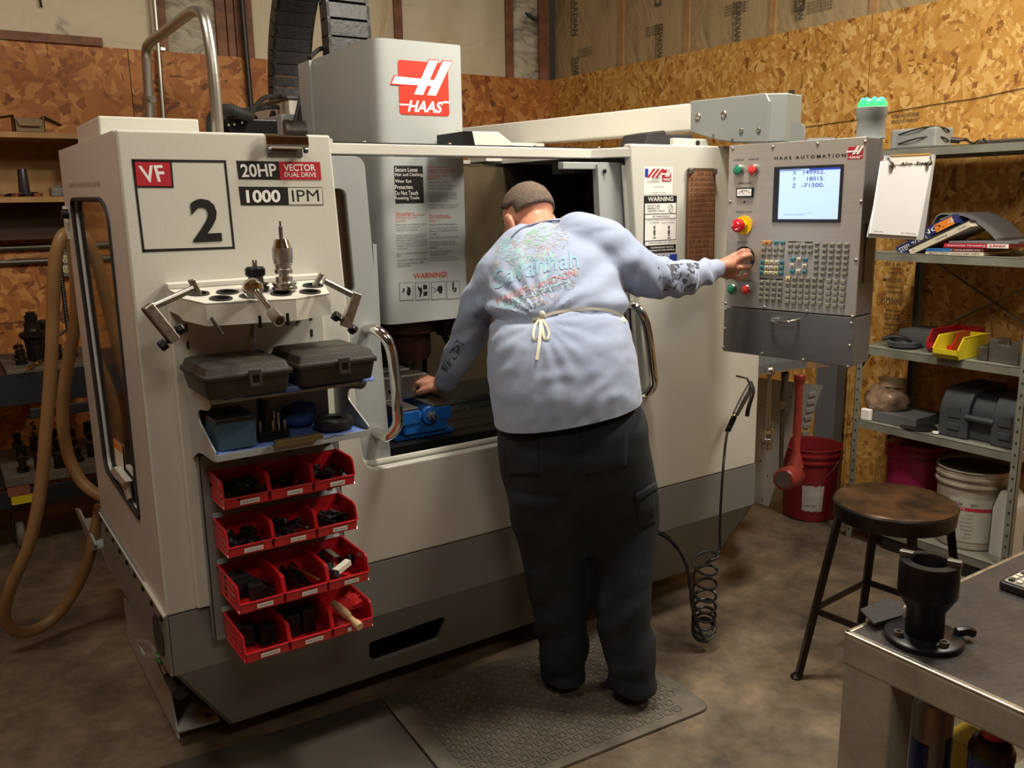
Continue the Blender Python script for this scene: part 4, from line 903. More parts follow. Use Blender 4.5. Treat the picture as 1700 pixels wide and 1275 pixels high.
# black cases
case_m = mat('case_plastic', (.030, .026, .022), .42, bump=.25, bscale=400)
def case(x0, x1, yf, yb, z0, label, ang=0):
    t = T('tool_case', label, 'case', ((x0+x1)/2, (yf+yb)/2, z0)); w = x1-x0; d = yb-yf
    def ringb(zs, ins, name, m, r=.008):
        b = MB(); rings = []
        for z, i in zip(zs, ins):
            rings.append([(x, y, z) for x, y in rrect(x0+i, yf+i, x1-i, yb-i, r)])
        n = len(rings[0]); b.add([p for q in rings for p in q], [tuple(range(n))[::-1], tuple(range((len(rings)-1)*n, len(rings)*n))] + [(k_*n+i, k_*n+(i+1) % n, (k_+1)*n+(i+1) % n, (k_+1)*n+i) for k_ in range(len(rings)-1) for i in range(n)])
        return b.build(name, m, t, smooth=True)
    ringb((z0, z0+.003, z0+.045, z0+.046, z0+.052), (.016, .013, .006, .001, .000), 'case_base', case_m)
    ringb((z0+.053, z0+.058, z0+.060, z0+.076, z0+.080), (0, .001, .006, .012, .020), 'case_lid', case_m)
    cx = x0+w*.56
    b = MB(); b.prism([V((x, yf-.006, z)) for x, z in ((cx-.015, z0+.024), (cx+.015, z0+.024), (cx+.015, z0+.066), (cx-.015, z0+.066))], (0, .007, 0), holes=[[V((x, yf-.006, z)) for x, z in ((cx-.008, z0+.032), (cx+.008, z0+.032), (cx+.008, z0+.052), (cx-.008, z0+.052))]])
    b.build('latch', mat('latch_plastic', (.045, .043, .04), .35), t, bevel=.0015)
    return t
case(.505, .722, 2.045, 2.27, 1.203, 'black plastic case with a square latch, left one on the upper rack shelf')
case(.733, .948, 2.045, 2.27, 1.206, 'black plastic case with a square latch, right one on the upper rack shelf')
blue = mat('blue_shop_towel', (.09, .16, .42), .85, bump=.4, bscale=120)
def cloth(name, label, x0, x1, y0, y1, z, amp=.004, over=.01, seed=0, m=blue):
    b = MB(); nx, ny = 44, 14; vs = []
    for j in range(ny+1):
        for i in range(nx+1):
            x = x0+(x1-x0)*i/nx; y = y0+(y1-y0)*j/ny
            e_ = noise.noise((x*9+seed, seed, 0))*.007
            zz = z+amp*abs(noise.noise((x*28+seed, y*30, 1)))*(1 if j > 2 else 1.6) - (over if j == 0 else 0)
            vs.append((x, y+(e_ if j < 3 else 0), zz))
    b.add(vs, [(j*(nx+1)+i, j*(nx+1)+i+1, (j+1)*(nx+1)+i+1, (j+1)*(nx+1)+i) for j in range(ny) for i in range(nx)])
    o = b.build(name, m, smooth=True); s_ = o.modifiers.new('thick', 'SOLIDIFY'); s_.thickness = .002; return tag(o, label, 'cloth')
cloth('shop_towel', 'blue shop towel under the two black cases on the upper rack shelf', .56, .955, 2.085, 2.27, 1.2, .004, .006)
# lower shelf contents
cloth('shop_towel', 'blue shop towel lining the lower rack shelf', .54, .93, 2.098, 2.30, 1.058, .004, .0, 5)
bx = MB().box((.545, 2.115, 1.062), (.640, 2.25, 1.135)).build('blue_box', mat('blue_card', (.035, .085, .14), .6), bevel=.002); tag(bx, 'small blue box with a black lid at the left of the lower rack shelf', 'box')
adopt(MB().box((.543, 2.113, 1.130), (.642, 2.252, 1.142)).build('box_lid', black, bevel=.002), bx)
st = MB().box((.655, 2.14, 1.062), (.735, 2.22, 1.085)).build('pin_stand', blackm, bevel=.002); tag(st, 'black stand full of small pins on the lower rack shelf', 'tool stand')
random.seed(8)
for i in range(9):
    x = .663+(i % 5)*.016; y = 2.155+(i//5)*.035; h = .02+.035*random.random()+(.025 if i in (1, 6) else 0)
    adopt(MB().cyl((x, y, 1.083), (x, y, 1.085+h), .0035 if i not in (1, 6) else .009, n=10).build('gauge_pin', steel if i not in (1, 6) else blackm, smooth=True), st)
tag(MB().obox((.735, 2.082, 1.069), (.125, .02, .014), rotz(.02)).build('brass_bar', mat('dull_brass', (.36, .30, .15), .3, .9), bevel=.001), 'narrow brassy steel bar laid along the edge of the lower rack shelf', 'bar')
rg = MB().ball((.80, 2.25, 1.09), .05, 1.1, .7, .72, seg=24); 
for v in rg.bm.verts: v.co += V((1, 1, 1))*0 + v.co.normalized()*0 + V((noise.noise(v.co*30), noise.noise(v.co*30+V((5, 5, 5))), noise.noise(v.co*30+V((9, 1, 3)))))*.012
for v in rg.bm.verts: v.co.z = max(v.co.z, 1.063)
tag(rg.build('crumpled_rag', mat('navy_rag', (.02, .045, .20), .9), smooth=True), 'crumpled dark blue rag at the back of the lower rack shelf', 'rag')
tag(MB().lathe((.865, 2.165, 1.064), (0, 0, 1), [(.022, 0), (.050, 0), (.052, .004), (.052, .022), (.050, .026), (.022, .026)], 36, closed=True).build('tape_roll', black, smooth=True), 'black tape roll lying at the right of the lower rack shelf', 'tape')
# ---- red bins
redpl = mat('red_bin_plastic', (.46, .012, .018), .28, coat=.3)
def bin_proto(D, W=.114, H=.072, lip=.027):
    t = T('stacking_bin', 'x', 'bin', (0, 0, 0)); th = .0026
    b = MB(); fx = -D
    side = [(0, 0), (fx+.004, 0), (fx, lip), (fx+.012, H-.004), (fx+.02, H), (0, H)]
    for x in (0, W-th): b.prism([V((x, y, z)) for y, z in side], (th, 0, 0))
    b.box((0, fx+.004, 0), (W, 0, th)); b.box((0, -th, 0), (W, 0, H)); b.prism([V((0, fx+.004, 0)), V((0, fx, lip)), V((0, fx+th, lip)), V((0, fx+.004+th, 0))], (W, 0, 0))
    b.build('bin_shell', redpl, t, bevel=.0007)
    b = MB()
    for x in (-.001, W+.001): b.tube([V((x, 0, H)), V((x, fx+.02, H)), V((x, fx+.012, H-.004)), V((x, fx, lip))], .0026, 6)
    b.tube([V((0, fx-.0005, lip)), V((W, fx-.0005, lip))], .0026, 6)
    b.build('bin_rim', redpl, t, smooth=True)
    for x in (-.0025, W+.0005):
        for zz in (.020, .040, .052): MB().box((x, -.05, zz), (x+.002, fx+.026, zz+.004)).build('side_rib', redpl, t, bevel=.0004)
    MB().prism([V((-.003, fx+.004, 0)), V((-.003, fx+.012, 0)), V((-.003, -.02, 0)), V((-.003, -.02, .004)), V((-.003, fx+.012, .006))], (W+.006, 0, 0)).build('foot_flange', redpl, t)
    return t
def kids(o): return [x for x in bpy.data.objects if x.parent == o]
pr_s, pr_l = bin_proto(.128), bin_proto(.188)
names = [['MISCELLANEOUS', '1/2 WASHERS', '5/8 WASHERS'], ['1/2 FLANGE & TEE NUTS', '1/2-13 BOLTS', '5/8-11 BOLTS'], ['STEP CLAMPS', '1/2-13 STUDS', 'VEE STOPS'], ['STEP CLAMP WEDGES', 'TURNED TOE CLAMPS', 'BRUSHES']]
rowz = (.967, .836, .704, .566); colx = (.560, .680, .800)
what = [['jumbled black parts', 'loose washers', 'a few black washers'], ['black flange nuts', 'black bolts', 'shinier black bolts'], ['big black step clamps', 'long studs', 'pale stops'], ['step clamp wedges', 'black toe clamps', 'a wooden-handled red brush']]
rown = ['top', 'second', 'third', 'bottom']; coln = ['left', 'middle', 'right']
used = set(); shade_i = 0
for r in range(4):
    for c in range(3):
        pr = pr_s if r < 2 else pr_l; D = .128 if r < 2 else .188
        if id(pr) in used:
            o = pr.copy(); COL.objects.link(o)
            for ch in kids(pr):
                if ch.name.startswith('bin_label') or ch.name.startswith('label_'): continue
                q = ch.copy(); COL.objects.link(q); q.parent = o
        else: o = pr; used.add(id(pr))
        x = colx[c]+ (.004 if r == 3 else 0); z = rowz[r]-.072
        o.location = (x, 2.290, z); tag(o, 'red bin holding %s, %s in the %s row of the panel' % (what[r][c], coln[c], rown[r]), 'bin', 'red stacking bins')
        lw = .050 if c == 0 and r in (0, 1) else .042; lw = .05 if r == 3 else lw; fx = 2.290-D
        lx = x+.064-lw/2; nb = [V((lx, fx+.0015, z+.006)), V((lx+lw, fx+.0015, z+.006)), V((lx+lw, fx-.0005, z+.0185)), V((lx, fx-.0005, z+.0185))]
        if (r, c) != (3, 2):
            quad(nb, white, o, 'bin_label', off=.0012)
            b0 = nb[0].lerp(nb[3], .3); t0 = nb[0].lerp(nb[3], .7); L_ = V((lw, 0, 0)); k_ = .08
            text(names[r][c], b0+L_*k_, b0+L_*(1-k_), t0+L_*k_, ink, o, bold=0, name='label_text', off=.0018)
        else: quad([nb[0], nb[0]+V((.012, 0, 0)), nb[3]+V((.012, 0, 0)), nb[3]], white, o, 'bin_label', off=.0012)
def bpos(r, c, u, v, h): # u across, v towards the front
    D = .128 if r < 2 else .188
    return V((colx[c]+.012+u*.090, 2.278-v*(D-.03), rowz[r]-.068+h))
random.seed(11)
def pile(r, c, n, maker, label, name='hardware_pile', m=blackm):
    b = MB()
    for i in range(n):
        maker(b, bpos(r, c, random.random(), random.random(), .006+.022*random.random()))
    tag(b.build(name, m, smooth=True), label, 'hardware', kind='stuff')
def m_bolt(b, p):
    a = random.random()*6.3; d = V((math.cos(a), math.sin(a), random.uniform(-.1, .5))).normalized(); L = random.uniform(.02, .035)
    b.cyl(p, p+d*L, .0045, n=8); b.cyl(p-d*.007, p, .008, n=6)
def m_nut(b, p):
    d = V((random.uniform(-1, 1), random.uniform(-1, 1), 1)).normalized(); b.cyl(p, p+d*.010, .011, n=6); b.cyl(p+d*.010, p+d*.014, .006, n=12)
def m_wash(b, p):
    d = V((random.uniform(-1, 1), random.uniform(-1, 1), 1.4)).normalized(); b.lathe(p, d, [(.006, 0), (.014, 0), (.014, .003), (.006, .003)], 14, closed=True)
def m_lump(b, p):
    b.obox(p+V((0, 0, .006)), (random.uniform(.012, .03), random.uniform(.012, .03), random.uniform(.014, .03)), Euler((random.random(), random.random(), random.random()*3)).to_matrix())
pile(0, 0, 26, m_lump, 'heap of black odds and ends in the top left red bin'); pile(0, 1, 16, m_wash, 'loose washers in the top middle red bin'); pile(0, 2, 20, m_nut, 'small heap of black washers and nuts in the top right red bin')
pile(1, 0, 24, m_nut, 'heap of black flange nuts in the left bin of the second row'); pile(1, 1, 26, m_bolt, 'heap of black bolts in the middle bin of the second row'); pile(1, 2, 34, m_bolt, 'heap of black bolts in the right bin of the second row')
tag(MB().lathe(bpos(0, 1, .5, .55, .03), (.1, -.3, 1), [(.006, 0), (.011, 0), (.011, .012), (.006, .012)], 20, closed=True).build('brass_bushing', mat('bushing_brass', (.42, .34, .15), .3, 1), smooth=True), 'brass bushing on the washers in the top middle red bin', 'bushing')
def clamp(r, c, u, v, h, s, ang, label, name='step_clamp', steps=True):
    b = MB(); p = bpos(r, c, u, v, h); R = rotz(ang)
    pr = [(-s[0]/2, 0), (s[0]/2, 0), (s[0]/2, s[2]*.45), (s[0]*.36, s[2]*.45), (s[0]*.36, s[2]*.6), (s[0]*.22, s[2]*.6), (s[0]*.22, s[2]*.78), (s[0]*.08, s[2]*.78), (s[0]*.08, s[2]), (-s[0]/2, s[2])]
    b.prism([p+R @ V((x, -s[1]/2, z)) for x, z in pr], R @ V((0, s[1], 0))); tag(b.build(name, mat('black_casting', (.016, .015, .016), .42, .3), bevel=.0015), label, 'clamp', group='clamps in the lower red bins'); 
clamp(2, 0, .35, .45, .004, (.085, .05, .062), .15, 'large black step clamp at the back of the left bin in the third row')
clamp(2, 0, .70, .66, .004, (.065, .05, .040), -.1, 'lower black step clamp in front of the large one, third row left bin')
clamp(3, 0, .3, .4, .004, (.07, .05, .055), 1.2, 'black stepped wedge at the left of the bottom left bin'); clamp(3, 0, .75, .55, .004, (.07, .045, .05), 1.7, 'black stepped wedge at the right of the bottom left bin')
clamp(3, 1, .28, .5, .004, (.08, .035, .062), 1.5, 'black toe clamp at the left of the bottom middle bin'); clamp(3, 1, .72, .5, .004, (.08, .035, .066), 1.6, 'black toe clamp at the right of the bottom middle bin')
for i in range(7):
    p = bpos(2, 1, .12+.12*i, .1, .012+.008*(i % 3)); q = bpos(2, 1, .22+.09*i, .8, .010+.010*((i*2) % 3))
    tag(MB().cyl(p, q, .0055, n=10).build('threaded_stud', blackm, smooth=True), 'black threaded stud lying among others in the middle bin of the third row', 'stud', group='black studs in the middle bin')
tag(MB().cyl(bpos(2, 1, .38, .42, .055), bpos(2, 1, .95, 1.06, .030), .0035, n=10).build('brass_rod', mat('bushing_brass', (.42, .34, .15)), smooth=True), 'thin brass rod leaning on the studs in the middle bin of the third row', 'rod')
pile(2, 2, 12, m_lump, 'dark small stops in the right bin of the third row')
tag(MB().obox(bpos(2, 2, .45, .40, .045), (.022, .045, .020), Euler((.3, .2, .4)).to_matrix()).build('vee_stop', steel, bevel=.001), 'small shiny block lying across the right bin of the third row', 'block')
tag(MB().obox(bpos(2, 2, .45, .82, .032), (.065, .020, .016), Euler((.0, -.25, .35)).to_matrix()).build('vee_stop', mat('white_block', (.62, .59, .5), .4), bevel=.001), 'pale white bar at the front of the right bin in the third row', 'block')
p = bpos(3, 2, .35, .5, .05); q = bpos(3, 2, .62, 1.30, .022)
br = T('parts_brush', 'brush with a wooden handle and red bristles sticking out of the bottom right bin', 'brush', p)
pts = [p.lerp(q, t) for t in (0, .15, .35, .6, .85, 1)]; MB().tube(smoothpath(pts, 4), [.009]*4+[.012]*4+[.013]*4+[.009]*4+[.012]*4+[.011], 14).build('brush_handle', mat('pale_handle_wood', (.50, .33, .18), .5), br, smooth=True)
b = MB(); random.seed(3)
for i in range(160):
    s = bpos(3, 2, .35+random.random()*.08, .45+random.random()*.35, .035+random.random()*.01); b.bar(s, s+V((.055+random.random()*.012, -.015+random.random()*.03, .004+random.random()*.02)), .0009, .0009)
tag(b.build('bristles', mat('red_bristle', (.65, .03, .03), .6), br), kind='stuff')
# bulldog clip on top of the left panel
cl = T('paper_clip', 'chrome clipboard clip gripping the top edge of the left front panel', 'clip', F(472, 236, -.01))
a, b_ = F(437, 224, -.008), F(508, 229, -.008)
pr = roundpoly([(0, .0, 0), (-.018, -.006, 0), (-.020, -.030, 0), (-.008, -.040, 0), (-.004, -.034, 0), (-.010, -.026, 0), (-.010, -.010, 0), (0, -.006, 0)], .004)
MB().prism([V((a.x, 2.342+p_.x, a.z+.004+p_.y)) for p_ in pr], (b_.x-a.x, 0, 0)).build('clip_jaw', chrome, cl, bevel=.001)
MB().box((a.x+.01, 2.346, a.z-.055), (b_.x-.01, 2.349, a.z-.03)).build('clip_plate', dsteel, cl, bevel=.001)
for x in (a.x+.004, b_.x-.012): MB().cyl((x, 2.328, a.z-.038), (x+.008, 2.328, a.z-.038), .008).build('clip_roller', dsteel, cl, smooth=True)
# brown clipboard with a handwritten list on the right column
cb = T('list_clipboard', 'narrow brown clipboard with a handwritten list on the right machine column', 'clipboard', F(1170, 430, -.005))
A, B, C_, D_ = F(1140, 279, -.004), F(1186, 280, -.004), F(1192, 435, -.004), F(1143, 435, -.004)
MB().prism(roundpoly([(A.x, 2.340, A.z), (B.x, 2.340, A.z), (B.x+.006, 2.340, C_.z), (A.x, 2.340, C_.z)], .008), (0, .005, 0)).build('board', mat('board_dark', (.10, .055, .03), .5), cb)
MB().box((A.x+.006, 2.3385, C_.z+.004), (B.x-.003, 2.340, A.z-.012)).build('paper_sheet', mat('aged_brown_paper', (.27, .125, .06), .6, col2=(.22, .10, .045), vscale=20), cb)
b = MB()
for k_ in range(19): z = A.z-.026-k_*.0185; b.box((A.x+.007, 2.3382, z), (B.x-.004, 2.3386, z+.0007))
b.build('ruled_lines', mat('brown_line', (.12, .04, .02), .6), cb)
for x in (A.x+.002, B.x-.018): MB().obox((x+.008, 2.332, A.z-.012), (.014, .012, .020)).build('corner_clip', dsteel, cb, bevel=.003)
hw = mat('handwriting_ink', (.04, .02, .015), .6); hl = []
wr_ = ['1"  TAP 1/2', '2  3/4 END MILL', '3  90 CHAMFER', '4  SPOT DRILL', '5  1/2 ROUGHER', '6  3/8 END MILL', '7  CHAMFER 1/4', '8  INSERT R .500', '9  7/16 ENDMILL', '10 1/2 CENTER', '11 1/2 CARBIDE', '12 3mm CHAMFER', '13 # 7 DRILL', '14 3/16', '15 7/32 BIT', '16 3/8-16', '17 5/16-18', '18 REAM']
for k_, s in enumerate(wr_):
    z = A.z-.024-k_*.0185; x1 = B.x-.008 if len(s) > 11 else B.x-.028
    hl.append(text(s, (A.x+.014, 2.338, z), (x1, 2.338, z), (A.x+.015, 2.338, z+.009), hw, None, bold=0, n=(0, -1, 0), slant=.02))
merge_text(hl, 'handwriting', cb)
# ================================================================== THE MACHINIST
FO = at(990, 1150, 'Z', 0); FO.z = 0
man = T('person', 'person seen from behind in a faded blue long-sleeved shirt, leaning into the open machine', 'person', FO)
LAT = V((.86, -.51, 0)); FWD = V((.51, .86, 0))
def depth(p): return (p-CAM).dot(_fw)
def loft(b, rows, n=28, pw=2.4, lat=LAT, fwd=FWD):
    """rows: (y px, left px, right px, Y of the centre, half depth)"""
    rings = []
    for y, l, r, Y_, d in rows:
        c = at((l+r)/2, y, 'Y', Y_); hw = (r-l)/2*depth(c)/FPX; ring_ = []
        for k_ in range(n):
            a = 2*math.pi*k_/n; cs, sn = math.cos(a), math.sin(a)
            ring_.append(c + lat*(hw*math.copysign(abs(cs)**(2/pw), cs)) + fwd*(d*math.copysign(abs(sn)**(2/pw), sn)))
        rings.append(ring_)
    m = len(rings); b.add([p for q in rings for p in q], [tuple(range(n)), tuple(range((m-1)*n, m*n))[::-1]] + [(k_*n+i, k_*n+(i+1) % n, (k_+1)*n+(i+1) % n, (k_+1)*n+i) for k_ in range(m-1) for i in range(n)])
    return b
def limb(b, pts, n=16):
    """pts: (x px, y px, Y, radius)"""
    P = [(at(x, y, 'Y', Y_), r) for x, y, Y_, r in pts]
    for (a, ra), (c, rc) in zip(P, P[1:]): b.capsule(a, c, ra, rc, seg=n)
    return b
def fuse(b, name, m, parent, voxel, sm=6, fac=.5, disp=None, cut=None, dec=None):
    bmesh.ops.recalc_face_normals(b.bm, faces=b.bm.faces)
    me = bpy.data.meshes.new(name); b.bm.to_mesh(me); b.bm.free()
    o = bpy.data.objects.new(name, me); COL.objects.link(o)
    r = o.modifiers.new('r', 'REMESH'); r.mode = 'VOXEL'; r.voxel_size = voxel
    s = o.modifiers.new('s', 'SMOOTH'); s.iterations = sm; s.factor = fac
    bpy.context.view_layer.update(); dg = bpy.context.evaluated_depsgraph_get()
    m2 = bpy.data.meshes.new_from_object(o.evaluated_get(dg)); bpy.data.objects.remove(o)
    bm = bmesh.new(); bm.from_mesh(m2); bpy.data.meshes.remove(m2)
    if disp:
        bm.normal_update(); nn = [v.normal.copy() for v in bm.verts]
        for v, q in zip(bm.verts, nn): v.co += q*disp(v.co, q)
    if cut:
        for co, no in cut:
            g = bmesh.ops.bisect_plane(bm, geom=bm.verts[:]+bm.edges[:]+bm.faces[:], plane_co=co, plane_no=no, clear_outer=True)
            ed = [e for e in g['geom_cut'] if isinstance(e, bmesh.types.BMEdge)]
            bmesh.ops.contextual_create(bm, geom=ed)
    t = MB(); t.bm.free(); t.bm = bm
    return t.build(name, m, parent, smooth=True)
skin = mat('skin', (.52, .25, .16), .45, col2=(.46, .19, .12), vscale=25, bump=.08, bscale=200)
# --- shirt
tie_y = lambda x: 515+ (abs(x-960)/75)**2*9
P_t0 = at(880, 533, 'Y', 1.95); P_t1 = at(1037, 530, 'Y', 1.95)
BOW = at(897, 532, 'Y', 1.93)
def shirt_disp(p, n):
    d = .0
    px = 850+FPX*(p-CAM).dot(_ri)/depth(p); py = 637.5-FPX*(p-CAM).dot(_up)/depth(p)
    # folds fanning out of the tie
    dx, dy = px-897, py-530; r = math.hypot(dx, dy)+1; a = math.atan2(dy, dx)
    if 790 < px < 1060 and 380 < py < 700:
        up = 1 if py < 525 else .45
        f = math.sin(a*19+noise.noise(p*5)*2.5); d += .0042*up*(f*abs(f)**.3)*math.exp(-((r-65)/55)**2)
        ty = 513+((px-975)/62)**2*8 if px > 897 else 531
        d -= .014*math.exp(-((py-ty)/7)**2)
        d += .008*math.exp(-((py-ty+22)/14)**2)
        if py < 520: d += .0036*math.sin((px*.62+py)*.105+noise.noise(p*6)*2.5)*min(1, max(0, (px-880)/80))
        if py > 540: d += .0013*math.sin(py*.11+px*.07+noise.noise(p*9)*5) + .0018*max(0, (py-640)/60)*math.sin(px*.16+noise.noise(p*6)*3)
    if px > 1060 and py < 520: f = math.sin((px*.85-py*.3)*.22+noise.noise(p*12)*2.2); d += .0048*f*min(1, (px-1060)/50)
    if px < 800 and py > 440: d += .0028*math.sin((py*.9+px*.5)*.17+noise.noise(p*10)*2.0)
    return d + .0022*noise.noise(p*15) + .0012*noise.noise(p*42)
b = MB()
loft(b, [(775, 828, 1080, 2.05, .20), (740, 826, 1078, 2.05, .20), (712, 822, 1073, 2.06, .20), (680, 818, 1066, 2.07, .21), (640, 811, 1062, 2.08, .215), (600, 808, 1056, 2.10, .215), (560, 810, 1048, 2.12, .205), (530, 813, 1040, 2.15, .19),
    (490, 808, 1036, 2.19, .175), (450, 808, 1028, 2.23, .16), (420, 815, 1022, 2.26, .145), (395, 832, 1010, 2.29, .125), (376, 852, 985, 2.33, .10), (364, 868, 950, 2.36, .07)])
limb(b, [(864, 412, 2.32, .072), (824, 455, 2.34, .068), (795, 505, 2.40, .063), (778, 558, 2.47, .059), (757, 600, 2.54, .052), (741, 632, 2.60, .043)])
limb(b, [(960, 395, 2.24, .085), (1000, 408, 2.17, .088), (1042, 440, 2.10, .080), (1082, 461, 2.06, .068), (1130, 463, 2.07, .060), (1160, 455, 2.10, .048), (1183, 448, 2.115, .042)])
h0, h1 = at(824, 710, 'Y', 2.14), at(1070, 654, 'Y', 1.96)
hn = (h1-h0).cross(FWD).normalized(); hn = hn if hn.z < 0 else -hn
sl0 = at(1188, 448, 'Y', 2.12); sln = (at(1188, 448, 'Y', 2.12)-at(1150, 457, 'Y', 2.09)).normalized()
shirt_m = mat('faded_blue_cotton', (.31, .365, .50), .85, col2=(.255, .305, .44), vscale=6, bump=.12, bscale=500, sheen=.2)
shirt = fuse(b, 'shirt', shirt_m, man, .0095, sm=7, disp=shirt_disp, cut=[(h0, hn), (sl0, sln)])
bvh_sh = None
def make_bvh(o):
    bm = bmesh.new(); bm.from_mesh(o.data); bm.transform(wm(o)); t = BVHTree.FromBMesh(bm); bm.free(); return t
bvh_sh = make_bvh(shirt)
def on(bv, x, y, off=.002):
    d = ray(x, y).normalized(); h = bv.ray_cast(CAM, d)
    if h[0] is None: return None
    n = h[1] if h[1].dot(d) < 0 else -h[1]
    return h[0]+n*off
# --- trousers
pants_m = mat('navy_canvas', (.016, .019, .025), .9, col2=(.010, .012, .016), vscale=8, bump=.25, bscale=300)
def pants_disp(p, n):
    px = 850+FPX*(p-CAM).dot(_ri)/depth(p); py = 637.5-FPX*(p-CAM).dot(_up)/depth(p)
    d = .004*noise.noise(V((p.x*10, p.y*10, p.z*5)))
    if py > 960: d += .006*math.sin(py*.085+px*.05+noise.noise(p*9)*3)*min(1, (py-960)/80)
    if py < 950: d += .004*math.sin((px+py*.5)*.06+noise.noise(p*6)*3)
    return d
b = MB()
loft(b, [(672, 840, 1062, 2.08, .17), (705, 827, 1074, 2.07, .185), (740, 826, 1080, 2.07, .19), (785, 832, 1086, 2.08, .185), (830, 842, 1092, 2.09, .165), (856, 856, 1088, 2.10, .13), (884, 922, 1020, 2.09, .10), (915, 948, 996, 2.08, .06)])
loft(b, [(810, 840, 965, 2.10, .13), (860, 849, 968, 2.12, .125), (920, 863, 974, 2.14, .110), (1000, 880, 978, 2.16, .098), (1060, 891, 977, 2.175, .088), (1120, 900, 972, 2.19, .085), (1150, 903, 970, 2.19, .085)], pw=2.0)
loft(b, [(800, 965, 1090, 2.06, .135), (860, 972, 1096, 2.05, .130), (920, 976, 1089, 2.03, .112), (1000, 984, 1079, 2.01, .100), (1060, 998, 1086, 2.0, .092), (1110, 1007, 1091, 1.99, .090), (1143, 1011, 1090, 1.99, .090)], pw=2.0)
pants = fuse(b, 'trousers', pants_m, man, .011, sm=6, disp=pants_disp, cut=[(V((0, 0, .055)), V((0, 0, -1)))])
bvh_p = make_bvh(pants)
# cargo pocket flap, back pocket, belt line detail
def patch(bv, quadpx, nx, ny, off, m, name, parent, th=.002):
    (x0, y0), (x1, y1), (x2, y2), (x3, y3) = quadpx; vs = []; b = MB()
    for j in range(ny+1):
        for i in range(nx+1):
            u, v = i/nx, j/ny
            x = (x0*(1-u)+x1*u)*(1-v)+(x3*(1-u)+x2*u)*v; y = (y0*(1-u)+y1*u)*(1-v)+(y3*(1-u)+y2*u)*v
            p = on(bv, x, y, off); vs.append(p)
    last = next(p for p in vs if p)
    for i, p in enumerate(vs):
        if p is None: vs[i] = last
        else: last = p
    b.add(vs, [(j*(nx+1)+i, j*(nx+1)+i+1, (j+1)*(nx+1)+i+1, (j+1)*(nx+1)+i) for j in range(ny) for i in range(nx)])
    o = b.build(name, m, parent, smooth=True)
    if th:
        s = o.modifiers.new('thick', 'SOLIDIFY'); s.thickness = th; s.offset = 1
    return o
patch(bvh_p, [(1052, 822), (1087, 800), (1090, 812), (1055, 834)], 8, 3, .006, pants_m, 'cargo_flap', man, .006)
patch(bvh_p, [(1056, 832), (1086, 816), (1088, 868), (1060, 880)], 8, 8, .003, pants_m, 'cargo_pocket', man, .004)
patch(bvh_p, [(962, 700), (1046, 690), (1040, 775), (972, 790)], 10, 10, .002, pants_m, 'back_pocket', man, .003)
patch(bvh_p, [(838, 712), (890, 705), (896, 790), (846, 790)], 10, 10, .002, pants_m, 'back_pocket', man, .003)
knife = [on(bvh_p, x, y, .010) for x, y in ((990, 694), (1012, 691), (1034, 688))]
tag(MB().tube(knife, [.005, .007, .004], 8).build('pocket_tool', mat('dark_red_leather', (.16, .035, .02), .4), man, smooth=True), 'reddish tool handle sticking out of the back pocket')
# --- body: head, neck, arms, hands
hc_ = at(875, 362, 'Y', 2.44)
fy = (FWD.copy()); ang = rad(31); fy = V((FWD.x*math.cos(ang)-FWD.y*math.sin(ang), FWD.x*math.sin(ang)+FWD.y*math.cos(ang), 0))
pit = rad(-34); fdir = (fy*math.cos(pit)+V((0, 0, math.sin(pit)))).normalized(); hx = fdir.cross(V((0, 0, 1))).normalized(); hz = hx.cross(fdir)
RH_ = Matrix((hx, fdir, hz)).transposed()
HL = lambda x, y, z: hc_ + RH_ @ V((x, y, z))
b = MB()
b.ball(HL(0, -.012, .012), .1, .80, .98, .90, RH_, 24); b.ball(HL(0, .045, -.040), .07, .90, .85, 1.05, RH_, 20); b.ball(HL(0, .060, -.085), .038, 1.1, 1, .9, RH_)
b.capsule(HL(0, .108, -.012), HL(0, .118, -.040), .009, .014, 10); b.ball(HL(0, .10, -.068), .018, 1.4, .6, .5, RH_); b.ball(HL(-.028, .088, .008), .016, 1.3, .6, .7, RH_); b.ball(HL(.028, .088, .008), .016, 1.3, .6, .7, RH_)
for s in (-1, 1):
    b.ball(HL(s*.086, -.010, -.026), .036, .34, .66, 1.05, RH_, 16); b.ball(HL(s*.080, .008, -.040), .012, .5, .8, 1, RH_, 10)
b.capsule(HL(0, -.035, -.04), at(893, 392, 'Y', 2.35), .060, .072, 18); b.capsule(HL(0, .01, -.07), at(895, 400, 'Y', 2.34), .05, .06, 14)
b.capsule(at(893, 395, 'Y', 2.34), at(905, 470, 'Y', 2.25), .07, .10, 16); b.capsule(at(905, 470, 'Y', 2.25), at(945, 640, 'Y', 2.12), .10, .13, 16)
limb(b, [(885, 440, 2.30, .045), (838, 462, 2.33, .034), (797, 510, 2.40, .034), (778, 558, 2.47, .034), (741, 632, 2.60, .030), (722, 640, 2.64, .027)])
limb(b, [(940, 430, 2.24, .05), (1000, 415, 2.17, .055), (1082, 461, 2.06, .045), (1150, 456, 2.09, .034), (1183, 447, 2.115, .030), (1198, 444, 2.12, .028)])
for l_ in ([(945, 700, 2.1, .1), (915, 860, 2.12, .07), (930, 1010, 2.16, .055), (938, 1120, 2.19, .045)], [(985, 700, 2.08, .1), (1025, 860, 2.05, .07), (1035, 1010, 2.01, .055), (1050, 1120, 1.99, .045)]): limb(b, l_)
